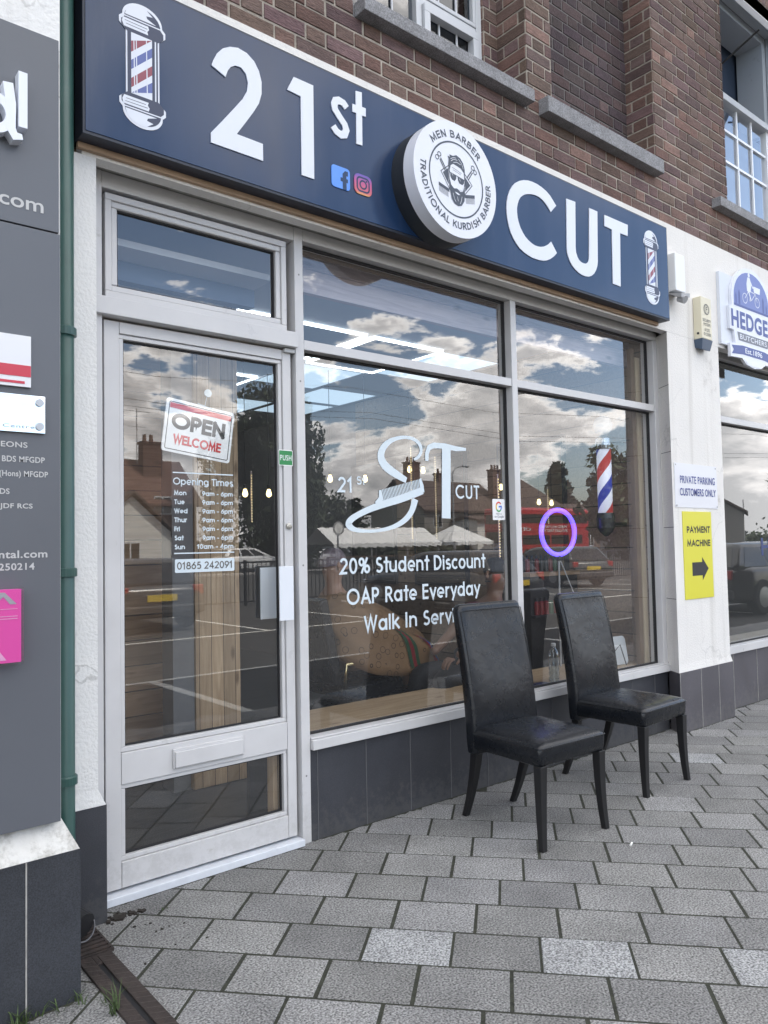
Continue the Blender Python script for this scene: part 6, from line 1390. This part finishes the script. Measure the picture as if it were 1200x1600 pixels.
# ------------------------------------------------------------------ the car park and street opposite (seen mirrored in the shop glass)
def car_paint(n, c): return mat('paint_'+n, c, .3, coat=.6, spec=.5)
M_tyre = mat('tyre', (.015, .015, .016), .85); M_rim = mat('rim', (.35, .36, .38), .35, metal=.8); M_cgl = mat('car_glass', (.012, .014, .016), .06, spec=.6)
M_rl = mat('rear_light', (.35, .012, .012), .25); M_fl = mat('front_light', (.7, .72, .75), .15); M_ply = mat('plate_yellow', (.70, .50, .04), .5); M_plw = mat('plate_white', (.75, .75, .73), .5)
def rr4(y, hw, z0, z1, r, ax):
    return [(ax, a, b) for a, b in rrect(-hw, hw, z0, z1, r, 3)]
def make_car(label, paint, loc, rz, zs=1.0, L_=1.0, group='cars parked opposite the shops'):
    t = thing('parked_car', label, 'car', (0, 0, 0), 0, group)
    st = [(-2.12, .70, .42, .82), (-2.06, .80, .30, .93), (-1.5, .87, .21, .98), (-.6, .885, .20, .97), (.5, .885, .20, .95), (1.2, .87, .21, .92), (1.75, .82, .23, .84), (2.05, .72, .28, .72), (2.14, .55, .36, .62)]
    mb = MB(); loft(mb, [rr4(0, hw, z0*1.0, z1*zs, .10, x*L_) for x, hw, z0, z1 in st]); bd_ = obj('body', mb, paint, t, smooth=True)
    mb = MB(); zb, zt = .93*zs, 1.46*zs
    def gh(k, e=0): # greenhouse outline at fraction k of its height
        xr = -2.02+.42*k; xf = 1.22-1.05*k; hw = .80-.19*k
        return xr*L_, xf*L_, hw
    secs = []
    for k in (0, .25, .5, .75, .93, 1.0):
        xr, xf, hw = gh(min(k, .97)); z = zb+(zt-zb)*k; r = .10 if k < .95 else .16
        if k == 1.0: xr += .12; xf -= .15; hw -= .10
        secs.append([(a, b, z) for a, b in rrect(xr, xf, -hw, hw, r, 4)])
    loft(mb, secs); obj('cabin', mb, paint, t, smooth=True)
    wn_ = MB(); e = .006
    def gp(k, fx, s):   # point on the side of the greenhouse
        xr, xf, hw = gh(k); return (xr+(xf-xr)*fx, s*(hw+e), zb+(zt-zb)*k)
    for s in (-1, 1):
        for a, b in ((.08, .34), (.36, .62), (.64, .90)):
            q = [gp(.10, a, s), gp(.10, b, s), gp(.84, b-(.05 if b > .8 else 0), s), gp(.84, a+.02, s)]
            wn_.quad(*(q if s < 0 else q[::-1]))
    for f_ in (0, 1):
        pts = []
        for k, w_ in ((.12, .86), (.84, .84)):
            xr, xf, hw = gh(k); x = (xf+e) if f_ else (xr-e)
            pts.append(((x, -hw*w_, zb+(zt-zb)*k), (x, hw*w_, zb+(zt-zb)*k)))
        q = [pts[0][0], pts[0][1], pts[1][1], pts[1][0]]; wn_.quad(*(q if f_ else q[::-1]))
    for i in range(len(wn_.f)): obj('window', MB().add(wn_.v[i*4:i*4+4], [(0, 1, 2, 3)]), M_cgl, t)
    for x in (-1.28*L_, 1.32*L_):
        for s in (-1, 1):
            ty_ = MB(); R_x = Matrix.Translation((x, s*.80, .33)) @ Matrix.Rotation(radians(90*s), 4, 'X')
            ty_.lathe([(.18, -.10), (.30, -.10), (.325, -.07), (.325, .07), (.30, .10), (.2, .10)], n=24).xf(R_x); wv = obj('wheel', ty_, M_tyre, t, smooth=False)
            rm = MB(); rm.lathe([(.02, -.112), (.10, -.108), (.19, -.102), (.20, -.09)], n=20).xf(R_x); obj('rim', rm, M_rim, wv)
    for s in (-1, 1):
        obj('rear_light', MB().obox((-2.085*L_, s*.66, .83*zs), (.07, .20, .17), 0), M_rl, t, bevel=.02); obj('headlight', MB().obox((2.02*L_, s*.58, .66*zs), (.16, .24, .12), s*-.35), M_fl, t, bevel=.03)
        obj('door_mirror', MB().obox((.62, s*.93, 1.0*zs), (.10, .16, .11), 0), paint, t, bevel=.03)
    obj('rear_plate', MB().obox((-2.135*L_, 0, .60), (.02, .52, .11), 0), M_ply, t); obj('front_plate', MB().obox((2.15*L_, 0, .42), (.02, .52, .11), 0), M_plw, t)
    obj('bumper', MB().obox((-2.10*L_, 0, .40), (.12, 1.55, .16), 0), mat('bumper_grey', (.03, .03, .032), .6), t, bevel=.04); obj('rear_bar', MB().obox((-2.125*L_, 0, .76*zs), (.02, .7, .03), 0), M_rim, t)
    t.location = loc; t.rotation_euler.z = rz; return t
ZR = -.06
make_car('dark grey hatchback parked tail to the shops opposite the door', car_paint('graphite', (.045, .045, .048)), (5.35, -11.4, ZR), radians(-90), .86)
make_car('black estate car parked along the kerb opposite the butcher', car_paint('black', (.012, .012, .014)), (15.6, -4.15, ZR), radians(4), .9)
make_car('black hatchback parked in the bay beyond the right-hand window', car_paint('ink', (.016, .017, .02)), (11.9, -9.2, ZR), radians(-90), .86)
make_car('dark green hatchback by the railings with its tail to the shops', car_paint('dark_green', (.02, .03, .026)), (20.4, -13.0, ZR), radians(-75), .86)
make_car('silver estate car on the far road beyond the market stall', car_paint('silver', (.42, .44, .46)), (30.5, -40.5, -.075), radians(180), 1.0)
make_car('white hatchback on the far road to the left of the stall', car_paint('white', (.72, .73, .74)), (23.5, -38.4, -.075), 0, 1.0)
make_car('dark blue car parked in front of the white shop wall', car_paint('navy', (.02, .03, .07)), (46.0, -38.6, -.075), radians(180), 1.0)
make_car('grey car farthest along the butcher side of the car park', car_paint('mid_grey', (.12, .12, .125)), (22.5, -6.2, ZR), radians(12), .9)
# railing
rl = thing('railing', 'long dark metal railing of upright bars along the car park edge', 'railing', (25, -13.7, ZR))
mb = MB()
for i in range(300): x = 7.0+i*.125; mb.box(x-.009, x+.009, -13.709, -13.691, ZR+.12, ZR+1.04)
obj('bars', mb, mat('railing_black', (.018, .019, .022), .5), rl)
mb = MB(); mb.box(6.9, 44.5, -13.725, -13.675, ZR+1.04, ZR+1.085); mb.box(6.9, 44.5, -13.72, -13.68, ZR+.08, ZR+.12); obj('rails', mb, mat('railing_black'), rl)
for i in range(16): obj('post', MB().box(6.88+i*2.5, 6.94+i*2.5, -13.73, -13.67, ZR, ZR+1.12), mat('railing_black'), rl)
# double-decker bus
M_bus = mat('bus_red', (.42, .018, .025), .3, coat=.4)
bus = thing('double_decker_bus', 'red double-decker bus with a white advert strip between its decks', 'bus', (52, -39.0, -.075))
x0, x1, yb0, yb1 = 46.6, 57.6, -40.4, -37.9
obj('body', MB().box(x0, x1, yb0, yb1, .25, 4.22), M_bus, bus, bevel=.22, seg=4)
mb = MB()
for y_, s in ((yb1, 1), (yb0, -1)):
    mb.box(x0+.5, x1-.35, y_-.01, y_+.012, 2.98, 3.72) if s > 0 else mb.box(x0+.5, x1-.35, y_-.012, y_+.01, 2.98, 3.72)
    for a, b in ((x0+1.9, x0+5.4), (x0+5.6, x0+8.0), (x0+8.9, x0+9.9)): mb.box(a, b, y_-.012, y_+.012, 1.22, 1.98)
mb.box(x1-.01, x1+.012, yb0+.3, yb1-.3, 3.0, 3.7); mb.box(x0-.012, x0+.01, yb0+.25, yb1-.25, 1.2, 2.3); mb.box(x0-.012, x0+.01, yb0+.25, yb1-.25, 2.95, 3.7)
for i in range(len(mb.f)//6): obj('window', MB().add(mb.v[i*8:i*8+8], [tuple(k-i*8 for k in f) for f in mb.f[i*6:i*6+6]]), M_cgl, bus)
for x in (x0+2.4, x1-2.7):
    for y_ in (yb0+.12, yb1-.12):
        mbw = MB(); mbw.lathe([(.2, -.14), (.46, -.14), (.48, -.1), (.48, .1), (.46, .14), (.2, .14)], n=24).xf(Matrix.Translation((x, y_, .40)) @ Matrix.Rotation(radians(90), 4, 'X')); wv = obj('wheel', mbw, M_tyre, bus)
        mbw = MB(); mbw.lathe([(.02, -.15), (.2, -.15), (.22, -.145)], n=18).xf(Matrix.Translation((x, y_, .40)) @ Matrix.Rotation(radians(90 if y_ < -39 else -90), 4, 'X')); obj('rim', mbw, M_rim, wv)
def busface(mbx): mbx.v = [(102-0+0-(v[0]), yb1+.02, v[2]) for v in mbx.v]; mbx.f = [tuple(reversed(f)) for f in mbx.f]; return mbx
def bustext(t, xl, xr, z0, z1):
    """on the side facing the shops (+Y): written left to right for someone facing it"""
    mb = MB(); text(mb, t, 0, xr-xl, z0, z1, 0, .012, 1.05); mb.v = [(xr-v[0], yb1+.0135, v[2]) for v in mb.v]; mb.f = [tuple(reversed(f)) for f in mb.f]; return obj('lettering', mb, mat('bus_white', (.8, .8, .8), .5), bus)
bustext('WHERE WILL OXFORD', 50.6, 54.4, 2.56, 2.80); bustext('BROOKES TAKE YOU?', 50.6, 54.4, 2.24, 2.48); bustext('city10', 47.0, 49.6, 2.25, 2.72)
obj('roof_pod', MB().box(x0+1, x1-1, yb0+.5, yb1-.5, 4.22, 4.3), M_bus, bus, bevel=.04); obj('tail_light', MB().box(x1-.01, x1+.02, yb0+.15, yb0+.4, .7, 1.5), M_rl, bus); obj('tail_light', MB().box(x1-.01, x1+.02, yb1-.4, yb1-.15, .7, 1.5), M_rl, bus)
# market stall with two striped awning roofs
M_can = mat('awning_white', (.70, .70, .69), .8, var=.1, vscale=.8); M_stp = mat('stall_post', (.25, .25, .26), .5)
ms = thing('market_stall', 'long market stall under a white pleated awning with a scalloped edge', 'market stall', (27, -32, 0.02))
mb = MB(); ya, ybk = -29.6, -32.6; x0s, x1s = 23.6, 31.4; n = 24
for i in range(n):
    a = x0s+(x1s-x0s)*i/n; b = x0s+(x1s-x0s)*(i+1)/n; zz = [1.46+(.05 if k % 2 else 0) for k in (i, i+1)]; zr = [2.36+(.05 if k % 2 else 0) for k in (i, i+1)]
    mb.quad((a, ya, zz[0]), (b, ya, zz[1]), (b, (ya+ybk)/2, zr[1]), (a, (ya+ybk)/2, zr[0])); mb.quad((a, (ya+ybk)/2, zr[0]), (b, (ya+ybk)/2, zr[1]), (b, ybk, zz[1]), (a, ybk, zz[0])); mb.quad((a, ya, zz[0]-.16), ((a+b)/2, ya+.005, zz[0]-.22), ((a+b)/2, ya+.005, zz[0]+.02), (a, ya, zz[0])); mb.quad(((a+b)/2, ya+.005, zz[0]-.22), (b, ya, zz[1]-.16), (b, ya, zz[1]), ((a+b)/2, ya+.005, zz[0]+.02))
cnp = obj('canopy', mb, M_can, ms); sd2 = cnp.modifiers.new('thick', 'SOLIDIFY'); sd2.thickness = .015
for x in (23.8, 26.2, 28.8, 31.2):
    for y_ in (ya-.1, ybk+.1): obj('post', MB().box(x-.03, x+.03, y_-.03, y_+.03, 0.02, 1.5), M_stp, ms)
obj('table', MB().box(23.9, 31.1, -30.6, -29.9, .75, .82), mat('stall_table', (.18, .12, .08), .7), ms)
ms2 = thing('market_gazebo', 'square market gazebo with a pointed white scalloped roof beside the long stall', 'market stall', (33.5, -30.6, 0.02))
mb = MB(); cxs, cys, hw_ = 33.5, -30.6, 1.75; n = 40; ringp = []
for i in range(n):
    a = 2*pi*(i+.5)/n; r = hw_/max(abs(cos(a)), abs(sin(a))); ringp.append((cxs+r*cos(a), cys+r*sin(a), 1.48+(.06 if i % 2 else 0)))
for i in range(n):
    a, b = ringp[i], ringp[(i+1) % n]; mb.add([a, b, (cxs, cys, 2.55)], [(0, 1, 2)]); mb.quad((a[0], a[1], a[2]-.18), (b[0], b[1], b[2]-.20), b, a)
g2 = obj('canopy', mb, M_can, ms2); sd2 = g2.modifiers.new('thick', 'SOLIDIFY'); sd2.thickness = .012
for a in (-1, 1):
    for b_ in (-1, 1): obj('post', MB().box(cxs+a*1.65-.03, cxs+a*1.65+.03, cys+b_*1.65-.03, cys+b_*1.65+.03, .02, 1.55), M_stp, ms2)
obj('counter', MB().box(cxs-1.4, cxs+1.4, cys+.7, cys+1.3, .02, .95), mat('counter_white', (.55, .55, .53), .6), ms2, bevel=.02)
# lamp posts and a road sign
M_gst = mat('galvanised', (.28, .29, .30), .5, metal=.4)
for i, (x, y_) in enumerate(((37.0, -34.2), (20.5, -14.6))):
    t = thing('street_lamp', ('tall street lamp beyond the market stalls' if i == 0 else 'tall grey street lamp standing just behind the railing'), 'street lamp', (x, y_, .02))
    obj('post', MB().tube([(x, y_, 0), (x, y_, 3), (x, y_, 6.2), (x+.3, y_+.0, 6.6), (x+1.0, y_, 6.75)], [.08, .06, .05, .045, .04], 10), M_gst, t, smooth=True); obj('lamp_head', MB().obox((x+1.25, y_, 6.74), (.6, .22, .12), 0), M_gst, t, bevel=.04)
t = thing('road_sign', 'round speed limit sign on a thin grey pole near the stall', 'road sign', (15.1, -17.6, 0)); obj('pole', MB().tube([(15.1, -17.6, -.09), (15.1, -17.6, 2.2)], .03, 8), M_gst, t)
mb = MB(); mb.disc(15.1, 1.95, .23, -17.55, -17.56, 28); obj('rim', MB().add(mb.v, [tuple(reversed(f)) for f in mb.f]), mat('sign_grey', (.30, .30, .30), .5), t); mb = MB(); mb.disc(15.1, 1.95, .17, -17.545, -17.549, 28); obj('face', MB().add(mb.v, [tuple(reversed(f)) for f in mb.f]), M_plw, t)
# traffic light near the left house
t = thing('traffic_light', 'black traffic light on a thin pole before the tiled house', 'traffic light', (13.2, -33.4, .02)); obj('pole', MB().tube([(13.2, -33.4, 0), (13.2, -33.4, 3.2)], .05, 8), M_gst, t); obj('head', MB().box(13.02, 13.38, -33.5, -33.3, 2.1, 3.1), M_black, t, bevel=.03)
# houses
M_rt = mat('red_tiles', (.125, .066, .050), .85, var=.25, vscale=2, speck=.3, sscale=12); M_bt = mat('brown_tiles', (.075, .05, .042), .9, var=.25, vscale=2, speck=.3, sscale=12)
M_hb = mat('house_brick', (.12, .065, .05), .9, var=.2, vscale=5, speck=.25, sscale=30); M_hw = mat('house_white', (.66, .65, .61), .85, var=.08); M_hg = mat('house_grey', (.20, .19, .175), .85, var=.1)
M_wf = mat('house_window_white', (.6, .61, .62), .5)
def house(label, x, y, w, d, ze, zr, wall, roof, rz=0.0, hip=0.0, gable_front=False, chim=(), wins=((.2, 1.0), (.7, 1.0), (.2, 3.6), (.7, 3.6)), extra=None):
    """front faces +Y (towards the shops); x,y is the middle of the front"""
    t = thing('house', label, 'house', (0, 0, 0), 0)
    hw_ = w/2; o = .35
    mb = MB(); mb.box(-hw_, hw_, -d, 0, -.1, ze)
    if gable_front: mb.add([(-hw_, 0, ze), (hw_, 0, ze), (0, 0, zr-.15), (-hw_, -d, ze), (hw_, -d, ze), (0, -d, zr-.15)], [(0, 1, 2), (3, 5, 4)])
    elif hip == 0: mb.add([(-hw_, 0, ze), (-hw_, -d, ze), (-hw_, -d/2, zr-.15), (hw_, 0, ze), (hw_, -d, ze), (hw_, -d/2, zr-.15)], [(0, 2, 1), (3, 4, 5)])
    obj('wall', mb, wall, t)
    mb = MB(); th = .18
    def slab(*q): mb.add(list(q)+[(a, b, c+th) for a, b, c in q], [tuple(range(len(q)-1, -1, -1)), tuple(range(len(q), 2*len(q)))]+[(i, (i+1) % len(q), (i+1) % len(q)+len(q), i+len(q)) for i in range(len(q))])
    if gable_front:
        slab((-hw_-o, o, ze-.2), (0, o, zr), (0, -d-o, zr), (-hw_-o, -d-o, ze-.2)); slab((0, o, zr), (hw_+o, o, ze-.2), (hw_+o, -d-o, ze-.2), (0, -d-o, zr))
    else:
        h = hip
        slab((-hw_-o, o, ze-.1), (hw_+o, o, ze-.1), (hw_+o-h-(o if h else 0), -d/2, zr), (-hw_-o+h+(o if h else 0), -d/2, zr)); slab((hw_+o, -d-o, ze-.1), (-hw_-o, -d-o, ze-.1), (-hw_-o+h+(o if h else 0), -d/2, zr), (hw_+o-h-(o if h else 0), -d/2, zr))
        if h: slab((-hw_-o, o, ze-.1), (-hw_-o+h+o, -d/2, zr), (-hw_-o, -d-o, ze-.1)); slab((hw_+o, o, ze-.1), (hw_+o, -d-o, ze-.1), (hw_+o-h-o, -d/2, zr))
    rf = obj('roof', mb, roof, t)
    for cx_, cy_, cw, zt_ in chim:
        mb = MB(); mb.box(cx_-cw/2, cx_+cw/2, cy_-.4, cy_+.4, zr-2.0, zt_); mb.box(cx_-cw/2-.08, cx_+cw/2+.08, cy_-.48, cy_+.48, zt_, zt_+.14); obj('chimney', mb, M_hb, rf)
        for k in range(max(1, int(cw/.45))): obj('chimney_pot', MB().lathe([(.13, 0), (.12, .45), (.14, .48)], (cx_-cw/2+.25+k*.45, cy_, zt_+.14), 10), M_rt, rf)
    for fx_, z_ in wins:
        xx = -hw_+fx_*w; mb = MB(); mb.box(xx, xx+1.15, -.05, .03, z_, z_+1.15); f = obj('window', mb, M_wf, t)
        obj('pane', MB().box(xx+.07, xx+.53, .031, .038, z_+.08, z_+1.07).box(xx+.62, xx+1.08, .031, .038, z_+.08, z_+1.07), M_cgl, f)
    if extra: extra(t)
    t.location = (x, y, 0); t.rotation_euler.z = rz; return t
def dormers(t):
    for x in (-3.2, -1.4): obj('roof_light', MB().obox((x, -1.5, 5.62), (.7, 1.0, .06), Matrix.Rotation(radians(42), 3, 'X')), M_cgl, t)
house('brick house with a red tiled roof, roof lights and tall aerial chimney', 17.6, -43.0, 9.5, 6.5, 4.2, 7.2, M_hb, M_rt, 0, 0, False, ((2.6, -2.2, 1.3, 8.3), (-4.0, -3.3, .7, 7.7)), extra=dormers)
house('white gabled cottage in front of the red-roofed house', 16.6, -39.2, 4.6, 3.6, 2.4, 4.6, M_hw, M_bt, 0, 0, True, (), wins=((.35, .7),))
t = thing('roof_aerial', 'thin television aerial on the red-roofed house', 'aerial', (19.3, -45, 8.4)); obj('mast', MB().tube([(19.3, -45.2, 7.0), (19.3, -45.2, 10.6)], .03, 6), M_gst, t); obj('yagi', MB().tube([(18.4, -45.2, 10.4), (20.2, -45.2, 10.4)], .02, 5).tube([(18.7, -45.2, 9.4), (19.9, -45.2, 9.4)], .02, 5), M_gst, t)
house('long brown-roofed building with a wide brick chimney and pale shop front', 54.6, -50.0, 11.5, 8, 4.6, 7.7, M_hg, M_bt, 0, 0, False, ((-4.4, -3.2, 1.5, 9.4), (.3, -4.2, .8, 8.6)), wins=((.1, 3.0), (.55, 3.0), (.82, 3.0)))
house('white-walled shop below the long brown roof', 55.2, -46.8, 5.2, 3.0, 3.6, 3.9, M_hw, M_bt, 0, 0, False, (), wins=((.15, .9), (.6, .9)))
house('brown hipped-roof house behind the red bus', 63.6, -47.5, 10.5, 8, 4.0, 8.2, M_hg, M_bt, 0, 4.5, False, ((-3.2, -4, 1.4, 9.0),), wins=((.1, 2.6), (.7, 2.6)))
house('low brown shop with a white signboard right of the bus', 72.5, -46.0, 10, 6, 4.0, 5.4, mat('shop_brown', (.11, .075, .06), .85), M_bt, 0, 0, False, (), wins=((.1, .9), (.5, .9), (.25, 2.7), (.65, 2.7)), extra=lambda t: obj('signboard', MB().box(-2.5, 2.0, .02, .12, 2.15, 2.65), M_hw, t))
house('pale gabled house opposite the butcher window', 58.0, -26.8, 7, 8, 3.2, 6.4, M_hw, M_bt, radians(-25), 0, True, (), wins=((.42, 3.2), (.2, .9), (.65, .9)))
house('brown-roofed house beside the pale gabled house', 69.0, -29.5, 9, 8, 3.6, 6.2, M_hg, M_bt, radians(-25), 0, False, ((2, -3, .9, 7.4),))
# trees
def leafmat(n, c): return mat('leaf_'+n, c, .75, attr='tone')
M_bark = mat('bark', (.06, .045, .035), .9, var=.3, vscale=6, bump=.5, bscale=20)
def tree(label, x, y, h, rad, leaf, n, seed, base=.18, leafsize=.26, droop=0.0, kind='round', group=None, z0=-.09):
    rn = random.Random(seed); t = thing('tree', label, 'tree', (x, y, z0), 0, group)
    mb = MB(); mb.tube([(x, y, z0-.1), (x+.05, y, z0+h*.3), (x-.05, y+.05, z0+h*.65), (x, y, z0+h*.92)], [h*.03, h*.022, h*.012, h*.003], 10)
    lb_ = []
    for i in range(16):
        a = rn.uniform(0, 2*pi); zz = h*rn.uniform(.25, .8); r_ = rad*rn.uniform(.5, .95)*(1 if kind == 'round' else (1-zz/h)*1.2)
        e = (x+r_*cos(a), y+r_*sin(a), z0+zz+r_*.35*(1-2*droop)); mb.tube([(x, y, z0+zz*.8), ((x+e[0])/2, (y+e[1])/2, (z0+zz*.8+e[2])/2+.15), e], [h*.010, h*.006, .012], 6); lb_.append(e)
    obj('trunk', mb, M_bark, t)
    mb = MB(); cl = []
    for i in range(46 if kind == 'round' else 60):
        if kind == 'round':
            while True:
                p_ = Vector((rn.uniform(-1, 1), rn.uniform(-1, 1), rn.uniform(-1, 1)))
                if .25 < p_.length < 1: break
            c_ = Vector((x+p_.x*rad*.9, y+p_.y*rad*.9, z0+h*(base+(1-base)*.5)+p_.z*h*(1-base)*.5)); cr_ = rad*rn.uniform(.22, .42)
        else:
            k = rn.random()**.8; a = rn.uniform(0, 2*pi); rr2 = rad*(1-k)*rn.uniform(.6, 1.05)+.1
            c_ = Vector((x+rr2*cos(a), y+rr2*sin(a), z0+h*(.08+.92*k))); cr_ = rad*(.16+.12*(1-k))
        cl.append((c_, cr_, rn.uniform(.55, 1.35)))
    for i in range(n):
        c_, cr_, tn = cl[rn.randrange(len(cl))]; d = Vector((rn.gauss(0, 1), rn.gauss(0, 1), rn.gauss(0, .8))); d = d.normalized()*cr_*rn.random()**.45
        p_ = c_+d; 
        if droop: p_.z -= droop*rn.random()**2*h*.35
        s = leafsize*rn.uniform(.6, 1.3); u = Vector((rn.gauss(0, 1), rn.gauss(0, 1), rn.gauss(0, 1)-droop*2)).normalized(); v = u.orthogonal().normalized(); v = (Matrix.Rotation(rn.uniform(0, 6.3), 3, u) @ v)
        f_ = tn*rn.uniform(.75, 1.25); mb.col = (f_, f_*rn.uniform(.92, 1.05), f_*rn.uniform(.7, 1.0))
        mb.quad(p_-u*s-v*s*.15, p_-u*s*.1-v*s*.45, p_+u*s, p_-u*s*.1+v*s*.45)
    obj('crown', mb, leafmat(leaf[0], leaf[1]), t); return t
DK = ('dark', (.030, .042, .020)); MD = ('mid', (.05, .07, .028)); OL = ('olive', (.085, .08, .030)); CF = ('conifer', (.022, .034, .022))
tree('tall dark weeping tree behind the stall, biggest in the street', 26.2, -39.3, 12.6, 3.1, DK, 21000, 1, .05, .20, .6)
tree('smaller bushy tree right of the tall dark tree', 31.8, -40.5, 5.0, 2.2, DK, 4200, 2, .1, .22, .1)
tree('olive autumn-tinted tree beside the red-roofed house', 22.6, -40.5, 9.0, 1.3, OL, 5200, 3, .2, .13, .3)
tree('spiky dark conifer rising behind the bus tail', 73.0, -53.0, 10.6, 3.4, CF, 5200, 4, .05, .42, 0, 'cone')
tree('second dark conifer behind the low brown shop', 81.0, -53.0, 8.5, 3.2, CF, 4200, 5, .05, .42, 0, 'cone')
tree('leafy tree left of the pale gabled house', 50.0, -29.5, 8.8, 3.0, MD, 5200, 6, .12, .32, .1)
tree('broad tree farther right past the pale gabled house', 74.0, -24.5, 11.0, 4.0, MD, 6000, 7, .15, .36, .1)
tree('round tree at the left end of the street', 8.5, -46, 8.5, 3.4, MD, 5200, 8, .15, .3, .1)
hd = thing('hedge', 'low dark hedge along the far pavement', 'hedge', (26, -48.5, -.09)); mb = MB(); rn = random.Random(11)
for i in range(9000):
    x_, y_, z_ = rn.uniform(-30, 120), -48.0+rn.gauss(0, .5), abs(rn.gauss(0, 1.0)); s = rn.uniform(.2, .45); u = Vector((rn.gauss(0, 1), rn.gauss(0, 1), rn.gauss(0, 1))).normalized(); v = u.orthogonal(); f_ = rn.uniform(.5, 1.4); mb.col = (f_, f_, f_*.9); p_ = Vector((x_, y_, z_)); mb.quad(p_-u*s, p_-v*s*.5, p_+u*s, p_+v*s*.5)
obj('foliage', mb, leafmat('dark', DK[1]), hd)
# overhead wires
wr = thing('overhead_wires', 'thin overhead wires crossing the sky above the street', 'wires', (20, -34, 6)); 
for k, (ya_, yb_, za_, zb_) in enumerate(((-34, -28, 8.8, 9.6), (-34, -28, 8.5, 9.2), (-36, -30, 10.4, 11.8))):
    obj('wire', MB().tube([(-20+i*12, ya_+(yb_-ya_)*i/10, za_+(zb_-za_)*i/10-.6*sin(pi*((i*.5) % 1))) for i in range(11)], .012, 5), M_black, wr)
